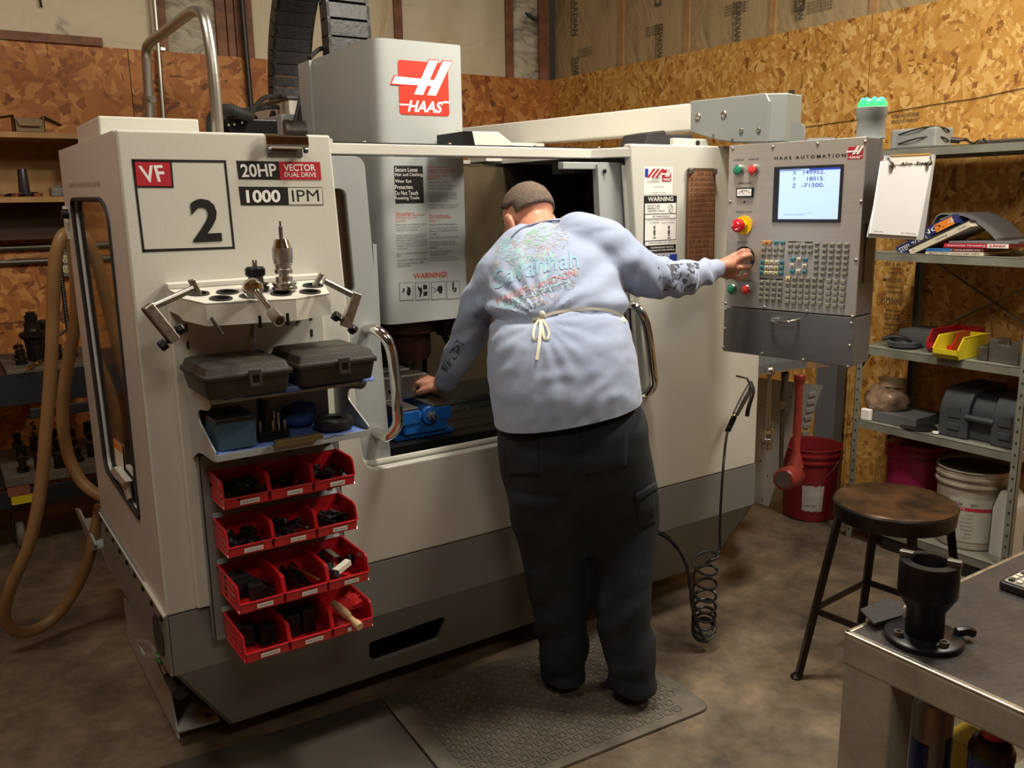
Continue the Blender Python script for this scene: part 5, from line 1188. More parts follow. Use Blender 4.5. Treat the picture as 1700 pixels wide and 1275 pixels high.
# right hand around the dial: work in pendant coordinates
def hp_(x, y, d): return PX(x, y, d)
def chain(b, pts, rs): 
    for (p, q, r0, r1) in zip(pts, pts[1:], rs, rs[1:]): b.capsule(p, q, r0, r1, 12)
wr = at(1192, 445, 'Y', 2.12)
knk = [hp_(1222, 424, .075), hp_(1222, 436, .085), hp_(1219, 447, .085), hp_(1213, 457, .078)]
for kk in knk: b.capsule(wr, kk, .024, .0135, 12)
b.ball((wr+knk[1])/2, .030, 1, 1, .85)
chain(b, [knk[0], hp_(1235, 417, .072), hp_(1243, 417, .045), hp_(1243, 422, .026)], [.0125, .0105, .0095, .0085])
chain(b, [knk[1], hp_(1234, 427, .085), hp_(1245, 424, .062), hp_(1248, 430, .036)], [.0125, .0108, .0098, .0088])
chain(b, [knk[2], hp_(1231, 444, .085), hp_(1241, 443, .062), hp_(1245, 441, .034)], [.012, .0102, .0092, .0084])
chain(b, [knk[3], hp_(1224, 462, .075), hp_(1233, 462, .055), hp_(1238, 456, .036)], [.0105, .0092, .0084, .0078])
chain(b, [wr+V((0, 0, -.008)), hp_(1208, 458, .05), hp_(1222, 452, .034), hp_(1229, 442, .026)], [.020, .0145, .0118, .0095])
# left hand resting beyond the vise
wl = at(728, 640, 'Y', 2.62); kn = [wl+V((-.018, .070, .022)), wl+V((-.032, .064, .020)), wl+V((-.044, .054, .014)), wl+V((-.052, .040, .006))]
for kk in kn: b.capsule(wl, kk, .022, .012, 12)
for i, kk in enumerate(kn): chain(b, [kk, kk+V((-.010, .030-i*.004, .002)), kk+V((-.015, .046-i*.005, -.014)), kk+V((-.016, .050-i*.005, -.032))], [.0118, .010, .009, .008])
chain(b, [wl, wl+V((-.03, .0, -.006)), wl+V((-.052, .018, -.014)), wl+V((-.064, .034, -.022))], [.018, .0135, .011, .009])
body = fuse(b, 'body', skin, man, .0045, sm=3, fac=.5)
# hair
hb = MB(); hb.ball(HL(0, -.014, .015), .1045, .815, 1.0, .92, RH_, 36)
for v in hb.bm.verts:
    q = RH_.transposed() @ (v.co-hc_)
    v.co += (v.co-hc_).normalized()*(.0022*noise.noise(v.co*90)+.002*noise.noise(v.co*200))
dele = []
for v in hb.bm.verts:
    q = RH_.transposed() @ (v.co-hc_)
    line = -.016+max(0, (q.y+.02))*.75 + (.036 if abs(q.x) > .056 and q.y > -.045 else 0)
    if q.z < line: dele.append(v)
bmesh.ops.delete(hb.bm, geom=dele, context='VERTS')
hair_m = mat('cropped_hair', (.10, .068, .048), .7, col2=(.17, .125, .095), vscale=120, bump=.6, bscale=350)
hair = hb.build('hair', hair_m, man, smooth=True); s = hair.modifiers.new('thick', 'SOLIDIFY'); s.thickness = .006; s.offset = -1
# eyes and glasses
for s_ in (-1, 1): MB().ball(HL(s_*.030, .094, -.004), .010, seg=12).build('eye', white, man, smooth=True)
gl_ = MB(); 
for s_ in (-1, 1): gl_.tube([HL(s_*.034+math.cos(a)*.024, .114, -.004+math.sin(a)*.018) for a in [k_*math.pi/6 for k_ in range(12)]], .0018, 6, closed=True); gl_.tube([HL(s_*.058, .112, 0), HL(s_*.082, .05, .0), HL(s_*.084, .005, .004)], .0018, 6)
gl_.tube([HL(-.010, .115, 0), HL(.010, .115, 0)], .0018, 6); gl_.build('glasses', steel, man, smooth=True)
# collar
cpts = [on(bvh_sh, x, y, .002) for x, y in ((850, 394), (860, 384), (873, 377), (890, 372), (910, 368), (930, 367))]
cpts = [p for p in cpts if p]
MB().tube(smoothpath(cpts, 5), .0030, 8).build('collar', mat('collar_seam', (.13, .16, .26), .85), man, smooth=True)
# apron string
cord = mat('cotton_tape', (.62, .58, .47), .8)
def ribbon(pxs, r=.0035, name='apron_string', off=.004, flat=.0022):
    pts = [on(bvh_sh, x, y, off) for x, y in pxs]; pts = [p for p in pts if p]
    P = smoothpath(pts, 5); b = MB(); fr = b.frames(P); 
    rings = []
    for i, (p, x, y) in enumerate(fr):
        t = (P[min(i+1, len(P)-1)]-P[max(i-1, 0)]).normalized(); n = (CAM-p).normalized(); sd = t.cross(n).normalized()
        rings.append([b.bm.verts.new(p+sd*r*a+n*flat*c) for a, c in ((-1, 0), (-1, 1), (1, 1), (1, 0))])
    for A_, B_ in zip(rings, rings[1:]):
        for k_ in range(4): b.bm.faces.new((A_[k_], A_[(k_+1) % 4], B_[(k_+1) % 4], B_[k_]))
    b.bm.faces.new(rings[0]); b.bm.faces.new(rings[-1][::-1]); return b.build(name, cord, man)
ribbon([(884, 531), (897, 527), (915, 520), (940, 515), (970, 512.5), (1000, 513), (1018, 518), (1030, 526), (1036, 534)], .0042)
ribbon([(897, 527), (890, 540), (886, 553), (888, 563), (895, 564), (898, 550), (898, 530)], .0036)
ribbon([(898, 528), (906, 540), (911, 553), (910, 563), (904, 563), (901, 550), (899, 532)], .0036)
ribbon([(897, 528), (898, 550), (895, 575), (891, 598)], .0046)
kn_ = on(bvh_sh, 897.5, 523, .006); MB().ball(kn_, .0095, 1, 1, 1.3, seg=10).build('apron_knot', cord, man, smooth=True)
# faded print on the back and sleeve
def inkmat(name, cols, scale, cut, a=.85):
    m = bpy.data.materials.new(name); m.use_nodes = True; nt = m.node_tree; N = nt.nodes; Lk = nt.links.new; b = N['Principled BSDF']; b.inputs['Roughness'].default_value = .85
    tc = N.new('ShaderNodeTexCoord'); n1 = N.new('ShaderNodeTexNoise'); n1.inputs['Scale'].default_value = scale; n1.inputs['Detail'].default_value = 2; Lk(tc.outputs['Object'], n1.inputs['Vector'])
    cr = N.new('ShaderNodeValToRGB'); e = cr.color_ramp.elements; e[0].position = .3; e[0].color = (*cols[0], 1); e[1].position = .7; e[1].color = (*cols[-1], 1)
    for i, c in enumerate(cols[1:-1]): x = e.new(.3+.4*(i+1)/(len(cols)-1)); x.color = (*c, 1)
    Lk(n1.outputs['Fac'], cr.inputs['Fac']); Lk(cr.outputs['Color'], b.inputs['Base Color'])
    n2 = N.new('ShaderNodeTexNoise'); n2.inputs['Scale'].default_value = scale*1.15; n2.inputs['Detail'].default_value = 2.5; n2.inputs['Distortion'].default_value = 1.5; Lk(tc.outputs['Object'], n2.inputs['Vector'])
    mr = N.new('ShaderNodeMapRange'); mr.inputs['From Min'].default_value = cut; mr.inputs['From Max'].default_value = cut+.06; mr.inputs['To Max'].default_value = a; Lk(n2.outputs['Fac'], mr.inputs['Value']); Lk(mr.outputs[0], b.inputs['Alpha'])
    return m
def blob(cx, cy, rx, ry, rot, m, name='shirt_print'):
    b = MB(); n, k_ = 20, 6; vs = [on(bvh_sh, cx, cy, .0012)]; c_, s_ = math.cos(rot), math.sin(rot)
    for j in range(1, k_+1):
        for i in range(n):
            a = 2*math.pi*i/n; w_ = (j/k_)*(1+.22*noise.noise((math.cos(a)*2+cx, math.sin(a)*2, cy)) * (j/k_)); x = math.cos(a)*rx*w_; y = math.sin(a)*ry*w_
            vs.append(on(bvh_sh, cx+x*c_-y*s_, cy+x*s_+y*c_, .0012) or vs[0])
    fs = [(0, 1+i, 1+(i+1) % n) for i in range(n)] + [(1+(j-1)*n+i, 1+(j-1)*n+(i+1) % n, 1+j*n+(i+1) % n, 1+j*n+i) for j in range(1, k_) for i in range(n)]
    b.add(vs, fs); return b.build(name, m, man, smooth=True)
mA = inkmat('print_teal', [(.24, .42, .50), (.34, .55, .62), (.42, .50, .54)], 30, .42, .7); mB = inkmat('print_green', [(.20, .38, .27), (.36, .50, .40)], 26, .44, .7); mC = inkmat('print_red', [(.50, .20, .22), (.55, .36, .38)], 40, .50, .65); mD = inkmat('print_grey', [(.22, .27, .30), (.40, .42, .42), (.52, .44, .36)], 45, .50, .6); mE = inkmat('print_gold', [(.55, .42, .22), (.60, .50, .34)], 50, .46, .7)
for a in ((893, 392, 26, 14, -.5, mB), (878, 418, 40, 24, -.4, mD), (848, 415, 22, 20, .1, mA), (930, 392, 14, 22, -.3, mD), (826, 432, 7, 26, .15, mD), (885, 440, 42, 18, -.35, mA), (862, 402, 12, 8, -.4, mC), (905, 418, 20, 12, -.6, mC), (915, 470, 36, 16, -.3, mA), (868, 490, 40, 14, -.35, mD), (915, 495, 16, 10, -.3, mC), (893, 500, 8, 8, 0, mE), (850, 498, 24, 14, -.4, mA), (948, 460, 14, 22, .3, mD)): blob(*a)
def shirt_text(s, bl, br, tl_, m, bold=.0, bend=0):
    me = text_mesh(s, bold); bm = bmesh.new(); bm.from_mesh(me); bpy.data.meshes.remove(me)
    bmesh.ops.triangulate(bm, faces=bm.faces); bmesh.ops.subdivide_edges(bm, edges=[e for e in bm.edges if e.calc_length() > .25], cuts=2)
    xs = [v.co.x for v in bm.verts]; ys = [v.co.y for v in bm.verts]; x0, x1, y0, y1 = min(xs), max(xs), min(ys), max(ys); lastp = None
    for v in bm.verts:
        a = (v.co.x-x0)/(x1-x0); c = (v.co.y-y0)/(y1-y0); x = bl[0]+(br[0]-bl[0])*a+(tl_[0]-bl[0])*c; y = bl[1]+(br[1]-bl[1])*a+(tl_[1]-bl[1])*c - bend*4*a*(1-a)
        p = on(bvh_sh, x, y, .0018) or lastp; lastp = p; v.co = p
    t = MB(); t.bm.free(); t.bm = bm; bmesh.ops.recalc_face_normals(bm, faces=bm.faces); return t.build('shirt_lettering', m, man)
tq = mat('print_turquoise', (.24, .38, .50), .85); tr = mat('print_crimson', (.42, .17, .21), .85); tg = mat('print_slate', (.17, .21, .25), .85)
shirt_text('Savannah', (822, 482), (962, 446), (820, 450), tq, .01, 8)
shirt_text('HARLEY-DAVIDSON', (827, 505), (956, 458), (824, 494), tr, .01)
shirt_text('RIVER STREET', (838, 509), (944, 476), (836, 501), tg)
shirt_text('GEORGIA', (874, 516), (905, 506), (873, 509), tg)
mS = inkmat('sleeve_print_ink', [(.03, .035, .045), (.08, .09, .10)], 30, .50, .85)
patch(bvh_sh, [(1092, 440), (1160, 436), (1164, 482), (1096, 482)], 16, 10, .0012, mS, 'sleeve_print', man, 0)
patch(bvh_sh, [(757, 563), (772, 572), (742, 622), (732, 612)], 8, 10, .0012, mS, 'sleeve_print', man, 0)
# boots
boot_m = mat('dark_boot_leather', (.030, .020, .014), .55, bump=.2)
for cx, cy, Y_, nm in ((1052, 1163, 1.99, 'right'), (938, 1150, 2.19, 'left')):
    h = at(cx, cy, 'Z', .0); h.z = 0; fd = V((.50, .866, 0)) if nm == 'left' else V((.62, .78, 0)); R = Matrix((fd.cross(V((0, 0, 1))), fd, V((0, 0, 1)))).transposed()
    q = lambda x, y, z: h + R @ V((x, y, z))
    b = MB(); b.ball(q(0, .05, .055), .055, .88, 1.0, 1.0, R); b.ball(q(0, .20, .045), .055, .92, 1.25, .75, R); b.capsule(q(0, .05, .05), q(0, .06, .13), .05, .048); b.ball(q(0, .12, .05), .055, .85, 1.3, .85, R)
    bo = fuse(b, 'boot', boot_m, man, .008, sm=4, cut=[(V((0, 0, .016)), V((0, 0, -1)))])
    sp_ = [q(x, y, 0) for x, y in ((-.04, .0), (0, -.008), (.04, .0), (.044, .05), (.04, .11), (.053, .18), (.046, .24), (.02, .268), (-.02, .268), (-.046, .24), (-.053, .18), (-.04, .11), (-.044, .05))]
    b = MB(); b.prism(sp_, (0, 0, .020)); b.build('boot_sole', rubber, bo, bevel=.003)
# ================================================================== VISE IN THE MACHINE
vb = mat('vise_blue', (.015, .14, .50), .4, col2=(.01, .09, .38), vscale=30); vst = mat('ground_steel', (.30, .28, .25), .32, .9, bump=.1)
def vise(x0, label, full=True):
    t = T('machine_vise', label, 'vise', (x0+.09, 2.68, .876)); w = .185
    MB().box((x0-.02, 2.545, .876), (x0+w+.02, 2.62, .893)).build('vise_base', vb, t, bevel=.004)
    MB().box((x0+.01, 2.53, .893), (x0+w-.01, 2.86, .95)).build('vise_body', vb, t, bevel=.006)
    for a, c in ((x0, x0+.066), (x0+w-.066, x0+w)): MB().box((a, 2.53, .95), (c, 2.86, .985)).build('vise_rail', vst, t, bevel=.003); MB().box((a-.001, 2.527, .93), (c+.001, 2.54, .975)).build('vise_rail_end', vb, t, bevel=.003)
    j = MB().box((x0-.01, 2.665, .986), (x0+w-.01, 2.74, 1.068)).build('movable_jaw', vst, t, bevel=.004)
    for x in (x0+.03, x0+w-.045): 
        MB().lathe((x, 2.666, 1.02), (0, -1, 0), [(0, 0), (.012, 0), (.013, .002), (.009, .003), (.009, .001), (0, .001)], 18).build('jaw_screw', dsteel, j, smooth=True)
    MB().box((x0-.01, 2.80, .986), (x0+w-.01, 2.86, 1.065)).build('fixed_jaw', vst, t, bevel=.004)
    c = (x0+w*.55, 2.53, .955)
    MB().lathe(c, (0, -1, 0), [(0, 0), (.030, 0), (.031, .012), (.028, .016), (0, .016)], 26).build('screw_housing', vb, t, smooth=True)
    MB().lathe(V(c)+V((0, -.014, 0)), (0, -1, 0), [(0, 0), (.017, 0), (.017, .008), (.011, .010), (.010, .034), (0, .035)], 6).build('screw_hex', steel, t, bevel=.001)
    return t
vise(1.245, 'blue machine vise with steel jaws on the machine table in front of the spindle')
MB().box((1.03, 2.56, .877), (1.215, 2.60, .895)).build('x', vb) and None
o = COL.objects[-1]; o.name = 'clamp_block'; tag(o, 'low blue clamping block on the machine table beside the vise', 'clamp')
# ================================================================== CLIPBOARD ON THE PENDANT
cbd = T('clipboard', 'grey clipboard with a blank white pad hanging off the right side of the control pendant', 'clipboard', at(1490, 395, 'Y', 1.655))
Q = [at(1470, 258, 'Y', 1.69), at(1554, 256, 'Y', 1.69), at(1531, 399, 'Y', 1.655), at(1440, 394, 'Y', 1.655)]
nq = (Q[1]-Q[0]).cross(Q[3]-Q[0]).normalized(); nq = nq if nq.dot(CAM-Q[0]) > 0 else -nq
Q[2] = Q[2]-nq*((Q[2]-Q[0]).dot(nq))
MB().prism(roundpoly(Q, [.004, .012, .012, .004]), -nq*.004).build('board', mat('grey_board', (.40, .42, .44), .3), cbd)
MB().prism([p-nq*.004 for p in roundpoly([Q[1].lerp(Q[0], .06), Q[1]+(Q[1]-Q[0])*.04-(Q[1]-Q[2])*.3, Q[2]+(Q[1]-Q[0])*.05, Q[2].lerp(Q[3], .2)], .003)], -nq*.018).build('board_case', black, cbd)
def qp(x, y, o=0): return atp(x, y, Q[0], nq)+nq*o
MB().prism([qp(*p, .001) for p in ((1461, 268), (1546, 264), (1521, 393), (1442, 388))], nq*.005).build('paper_pad', mat('paper_white', (.82, .83, .86), .6), cbd)
MB().prism([qp(*p, .006) for p in ((1476, 261), (1541, 259), (1540, 272), (1473, 275))], nq*.002).build('header_card', white, cbd)
text('Alro  Steel', qp(1490, 276, .0085), qp(1536, 274, .0085), qp(1491, 270, .0085), ink, cbd, bold=.02, name='lettering', n=nq, off=.0003, slant=.01)
b = MB(); b.tube(smoothpath([qp(1474, 262, .004), qp(1475, 276, .016), qp(1479, 280, .012)], 5), .004, 8); b.tube(smoothpath([qp(1541, 259, .004), qp(1538, 273, .016), qp(1534, 276, .012)], 5), .004, 8); b.tube([qp(1474, 260, .006), qp(1541, 257, .006)], .0045, 8)
b.build('spring_clip', chrome, cbd, smooth=True)
for x, y in ((1478, 277), (1536, 273)): MB().ball(qp(x, y, .010), .008, 1.2, .8, .8, seg=12).build('clip_foot', black, cbd, smooth=True)
text('alro.com', qp(1448, 385, .006), qp(1463, 386, .006), qp(1448, 383, .006), ink, cbd, bold=0, name='lettering', n=nq, off=.0006); text('Since 1948 alro.com', qp(1493, 388, .006), qp(1517, 389.5, .006), qp(1493, 386, .006), ink, cbd, bold=0, name='lettering', n=nq, off=.0006)
# ================================================================== TOOL HANGER, POST, SHEETS BELOW THE PENDANT
hy = 2.42
HP = lambda x, y, Y_=hy: at(x, y, 'Y', Y_)
lean = mat('galvanised_sheet', (.34, .33, .30), .35, .5, col2=(.28, .27, .25), vscale=5)
ps = T('tool_hanger', 'grey plate with a thin ledge under the pendant that holds the hanging hand tools', 'tool holder', V((3.0, 2.48, .90)))
MB().box((2.775, 2.478, .90), (3.235, 2.484, 1.12)).build('back_plate', mat('post_grey', (.13, .14, .15), .45), ps)
a = at(1354, 640, 'X', 3.98); c = at(1388, 640, 'X', 3.98)
tag(MB().box((3.98, c.y, 0), (4.06, a.y, 1.9)).build('steel_post', mat('post_grey', (.13, .14, .15)), bevel=.004), 'dark grey steel post against the right wall behind the red bucket', 'post')
zl = .935; lp_ = [HP(1230, 622), HP(1365, 625)]
lx0, lx1 = at(1222, 623, 'Z', zl), at(1362, 640, 'Z', zl)
MB().prism([V((2.775, 2.475, zl)), V((2.775, 2.36, zl)), V((3.02, 2.34, zl)), V((3.16, 2.30, zl)), V((3.22, 2.475, zl))], (0, 0, .004)).build('ledge', steel, ps, bevel=.001)
sh = T('sheet_metal_guard', 'pale perforated sheet metal guard leaning behind the hanging tools, pointed at its lower end', 'sheet metal', HP(1262, 838, 2.5))
P = [HP(x, y, 2.50) for x, y in ((1252, 626), (1366, 640), (1340, 715), (1318, 708), (1302, 760), (1276, 841), (1252, 834))]
MB().prism(P, (0, .006, 0)).build('sheet', lean, sh)
for x, y in ((1262, 674), (1274, 790), (1265, 830), (1312, 660), (1306, 688), (1340, 672), (1334, 696), (1262, 765)): MB().cyl(HP(x, y, 2.499), HP(x, y, 2.502), .004, n=10).build('sheet_hole', black, sh)
for i in range(6): p = HP(1348-i*2.0, 655+i*13, 2.498); MB().obox(p, (.050, .008, .022)).build('folded_tab', lean, sh, bevel=.003)
# sheet with bent bag edge behind
# hanging tools
rt = T('ratchet_wrench', 'long chrome flex-head ratchet hanging by its ball from the ledge, leftmost tool', 'ratchet', HP(1276, 735, 2.40))
k0 = HP(1278, 616, 2.37); k1 = HP(1274, 712, 2.37)
MB().ball(k0, .021, seg=18).build('ball_end', steel, rt, smooth=True); MB().tube([k0, k0.lerp(k1, .3), k1], [.009, .010, .012], 14).build('shaft', steel, rt, smooth=True)
kk = HP(1273, 722, 2.37); b = MB(); b.box((kk.x-.028, kk.y-.012, kk.z-.015), (kk.x-.018, kk.y+.012, kk.z+.028)); b.box((kk.x+.018, kk.y-.012, kk.z-.015), (kk.x+.028, kk.y+.012, kk.z+.028)); b.lathe(kk+V((0, 0, -.012)), (0, 0, -1), [(0, 0), (.027, 0), (.026, .018), (.020, .024), (.020, .05), (0, .051)], 24); b.cyl(kk+V((-.02, 0, .012)), kk+V((.02, 0, .012)), .008)
b.build('flex_head', steel, rt, smooth=True, bevel=.001)
fi = T('hand_file', 'steel file with a dark rounded handle hanging between the ratchet and the red mallet', 'file', HP(1298, 780, 2.40))
f0, f1, f2 = HP(1304, 619, 2.37), HP(1300, 668, 2.37), HP(1296, 800, 2.40)
dd = (f1-f0).normalized(); L = (f1-f0).length
MB().lathe(f0-dd*.01, dd, [(0, 0), (.012, .003), (.0165, .012), (.017, .025), (.012, .05), (.015, L*.75), (.012, L), (0, L+.002)], 20).build('file_handle', mat('brown_handle', (.055, .040, .030), .3), fi, smooth=True)
MB().cyl(f1, f1+dd*.028, .010, .009).build('ferrule', steel, fi, smooth=True); MB().bar(f1+dd*.025, f2, .022, .006, (0, 1, 0)).build('file_blade', dsteel, fi, bevel=.001)
ml = T('dead_blow_mallet', 'red dead blow mallet hanging from the ledge in front of the red bucket', 'mallet', HP(1320, 805, 2.33))
redr = mat('mallet_red', (.27, .035, .025), .42, col2=(.14, .020, .014), vscale=14, vr=(.45, .7)); m0, m1 = HP(1328, 622, 2.33), HP(1320, 775, 2.30)
dd = (m1-m0).normalized(); L = (m1-m0).length
MB().lathe(m0, dd, [(0, 0), (.024, .001), (.026, .004), (.024, .024), (.020, .030), (.016, .05), (.0175, L*.5), (.016, L*.8), (.028, L*.93), (.036, L)], 22).build('mallet_handle', redr, ml, smooth=True)
a = at(1302, 796, 'Y', 2.24); c = at(1340, 779, 'Y', 2.36); dd = (c-a).normalized(); a = a-dd*.012; L = .152
MB().lathe(a, dd, [(0, 0), (.038, 0), (.044, .006), (.044, .03), (.046, .035), (.046, L-.035), (.044, L-.03), (.044, L-.006), (.038, L), (0, L)], 30).build('mallet_head', redr, ml, smooth=True)
MB().lathe(a-dd*.001, dd, [(0, 0), (.033, 0), (.033, .002), (0, .002)], 26).build('striking_face', mat('worn_face', (.10, .065, .055), .6), ml)
# ================================================================== AIR GUN AND COILED HOSE
hb_m = mat('black_hose', (.018, .016, .015), .28)
ag = T('air_blow_gun', 'black and steel air blow gun hooked on the edge of the tool hanger', 'air gun', HP(1225, 690, 2.25))
g0, g1 = HP(1246, 640, 2.26), HP(1221, 688, 2.24)
MB().tube([g0, g0.lerp(g1, .4), g1], [.013, .015, .012], 14).build('gun_body', dsteel, ag, smooth=True)
MB().tube(smoothpath([g0+V((.0, 0, .012)), HP(1250, 650, 2.22), HP(1243, 675, 2.20), HP(1240, 691, 2.20)], 5), [.008]*16, 8).build('trigger_lever', black, ag, smooth=True)
MB().tube([g0, HP(1240, 628, 2.26), HP(1222, 624, 2.28)], .004, 8).build('nozzle', dsteel, ag, smooth=True)
d_ = (g1-g0).normalized(); MB().cyl(g1, g1+d_*.012, .008).build('hose_fitting', mat('dull_brass', (.36, .3, .15)), ag, smooth=True)
b = MB(); s0 = g1+d_*.012; s1 = HP(1208, 716, 2.22)
sp_ = []; ax = (s1-s0); n_ = 9
for i in range(n_*12+1):
    t = i/(n_*12); a = 2*math.pi*n_*t; sx = ax.normalized().cross(V((0, 1, 0))).normalized(); sy = ax.normalized().cross(sx)
    sp_.append(s0+ax*t+(sx*math.cos(a)+sy*math.sin(a))*.0085)
b.tube(sp_, .0028, 6); b.build('strain_spring', blackm, ag, smooth=True)
ch_ = T('coiled_air_hose', 'black coiled air hose hanging in loops in front of the machine skirt', 'hose', at(1170, 1065, 'Y', 2.08))
pts = [s0, s1, HP(1202, 760, 2.18), HP(1197, 830, 2.15), HP(1195, 885, 2.13), HP(1195, 908, 2.12), HP(1190, 925, 2.11), HP(1172, 936, 2.09)]
P = smoothpath(pts, 8)
cx0 = at(1170, 940, 'Y', 2.10); zs_ = [.345, .315, .26, .215, .18, .155, .135, .118, .102, .088, .075, .062, .05, .042, .036]
coil = []
turns = 9; npt = 26
def zc(t): return .345-.31*(1-(1-t)**1.8)
for i in range(turns*npt+1):
    t = i/(turns*npt); a = -1.2+2*math.pi*turns*t; r = .044-.004*t
    z = zc(t)+.045+(.022+.012*t)*math.sin(a)
    coil.append(V((cx0.x+.004+r*math.cos(a)*.83+.45*r*math.sin(a)*.55, cx0.y-r*math.cos(a)*.55+.45*r*math.sin(a)*.83, max(.02, z))))
MB().tube(P+coil, .0052, 8).build('hose_coil', hb_m, ch_, smooth=True)
pts = [coil[-1], coil[-1]+V((-.02, .01, .02)), at(1150, 1010, 'Y', 2.10), at(1146, 975, 'Y', 2.12), at(1140, 940, 'Y', 2.16), at(1125, 910, 'Y', 2.20), at(1105, 890, 'Y', 2.26), at(1080, 880, 'Y', 2.34)]
MB().tube(smoothpath(pts, 7), .0062, 8).build('hose_lead', hb_m, ch_, smooth=True)
b = MB(); Q2 = smoothpath(pts[-3:], 14); sp_ = []
for i in range(len(Q2)*8-8):
    j = i//8; f = (i % 8)/8; p = Q2[j].lerp(Q2[min(j+1, len(Q2)-1)], f); a = i*math.pi/4*1.0; sp_.append(p+V((0, math.cos(a), math.sin(a)))*.008)
b.tube(sp_, .002, 5); b.build('strain_spring', blackm, ch_, smooth=True)
# ================================================================== STEEL SHELVING ON THE RIGHT WALL
sg = mat('shelf_green_grey', (.225, .225, .18), .5, col2=(.15, .15, .125), vscale=10)
X0s, X1s, Y0s, Y1s = 3.62, 4.075, 1.715, 2.49
su = T('steel_shelving', 'grey-green slotted steel shelving unit with five shelves against the right wall', 'shelving', ((X0s+X1s)/2, 2.1, 0))
YE = 1.2   # the upper shelves run on past the picture
def angle_post(x, y, sx, sy):
    b = MB(); b.box((x, y, 0), (x+.030*sx, y+.002*sy, 1.875)); b.box((x, y, 0), (x+.002*sx, y+.030*sy, 1.875)); p = b.build('post', sg, su)
    h = MB()
    for i in range(36):
        z = .04+i*.05; h.box((x-.0006*sx, y+.012*sy, z), (x+.0003*sx, y+.019*sy, z+.010))
    tag(h.build('post_slots', black, p), kind='stuff')
for x, sx in ((X0s, 1), (X1s, -1)):
    angle_post(x, Y1s, sx, -1); angle_post(x, Y0s, sx, 1)
SZ = (1.845, 1.392, .955, .598, .10)
for i, z in enumerate(SZ):
    b = MB(); b.box((X0s+.002, Y0s+.002, z-.002), (X1s-.002, Y1s-.002, z)); b.box((X0s+.002, Y0s+.002, z-.035), (X0s+.005, Y1s-.002, z)); b.box((X1s-.005, Y0s+.002, z-.035), (X1s-.002, Y1s-.002, z)); b.box((X0s+.002, Y0s+.002, z-.035), (X1s-.002, Y0s+.004, z)); b.box((X0s+.002, Y1s-.004, z-.035), (X1s-.002, Y1s-.002, z))
    b.build('shelf', sg, su)
MB().bar((X1s-.01, Y1s-.03, 1.36), (X1s-.01, Y0s+.03, .95), .004, .025, (1, 0, 0)).build('cross_brace', sg, su); MB().bar((X1s-.014, Y0s+.03, 1.36), (X1s-.014, Y1s-.03, .95), .004, .025, (1, 0, 0)).build('cross_brace', sg, su)
MB().prism([V((X0s+.03, Y1s-.004, .955-.036)), V((X0s+.12, Y1s-.004, .955-.036)), V((X0s+.03, Y1s-.004, .83))], (0, .003, 0)).build('gusset', mat('gusset_dark', (.03, .035, .035), .5), su)
# second bay (upper shelves continue out of the frame)
# --- books: centre on the front edge plane of the shelf
def SX(x, y, X_=3.66): return at(x, y, 'X', X_)
def book(label, pa, pb, pc, dep, m, pages=True, title=None, tm=None, X_=3.66, name='book'):
    """pa,pb: lower spine edge px left/right; pc: upper left px"""
    A, B, C_ = SX(*pa, X_), SX(*pb, X_), SX(*pc, X_)
    o = MB().prism([A, B, B+(C_-A), C_], (dep, 0, 0)).build(name, m, bevel=.001); tag(o, label, 'book')
    if title:
        U = B-A; W = C_-A; text(title, A+U*.06+W*.25, B-U*.06+W*.25, A+U*.06+W*.75, tm, o, bold=.005, name='lettering', n=(-1, 0, 0), off=.001)
    return o
c_navy = mat('navy_cover', (.02, .03, .13), .4); c_blue = mat('blue_cover', (.03, .16, .42), .4); c_cream = mat('cream_cover', (.60, .54, .42), .5); c_red = mat('crimson_cover', (.45, .03, .05), .4); c_or = mat('orange_cover', (.75, .24, .03), .4); c_mar = mat('maroon_cover', (.13, .03, .03), .4); c_gr = mat('grey_cover', (.16, .16, .17), .45)
book('blue-striped paperback flat at the very bottom of the book stack', (1550, 430.5), (1625, 433), (1550, 427), .20, c_navy, title='BUSINESS', tm=white)
book('cream paperback lying second from the bottom of the book stack', (1536, 423), (1632, 425), (1536, 417.5), .21, c_cream, title='AMERICAN TOOLING   CATALOG & GUIDE   INSERTS', tm=c_mar)
o = book('maroon and blue paperback on top of the cream one in the book stack', (1537, 417), (1632, 418.5), (1538, 412), .21, c_mar, title='                     MACHINERY HOLDERS (T)', tm=white)
A, B, C_ = SX(1537, 417, 3.659), SX(1578, 417.6, 3.659), SX(1538, 412, 3.659); adopt(MB().prism([A, B, B+(C_-A), C_], (.002, 0, 0)).build('spine_band', c_blue), o)
o = book('red book with a white end band lying on top of the flat book stack', (1566, 411), (1674, 412.5), (1567, 404), .22, c_red, title='Advanced Threading Solutions', tm=white)
A, B, C_ = SX(1639, 412, 3.659), SX(1674, 412.5, 3.659), SX(1639.3, 405, 3.659); adopt(MB().prism([A, B, B+(C_-A), C_], (.002, 0, 0)).build('spine_band', white), o)
text('JURNEX', SX(1642, 411, 3.657), SX(1670, 411.6, 3.657), SX(1642, 406, 3.657), c_red, o, bold=.03, name='lettering', n=(-1, 0, 0))
book('thin dark grey binder lying across the very top of the flat books', (1575, 403.5), (1690, 405), (1575, 400), .24, c_gr)
book('cream-spined catalogue leaning at a slant on the flat book stack', (1512, 423), (1613, 376), (1508, 415), .21, c_cream, X_=3.655, title='S                      Catalog           Drills', tm=c_gr)
book('thin black-spined book lying directly above the slanting cream catalogue', (1508, 414), (1612, 369), (1506, 410), .21, mat('black_cover', (.03, .03, .03), .4), X_=3.657)
o = book('dark blue book with white letters sticking out under the slanting books', (1495, 424), (1548, 399), (1486, 411), .20, c_navy, X_=3.66, title='STEEL TOOLS', tm=white)
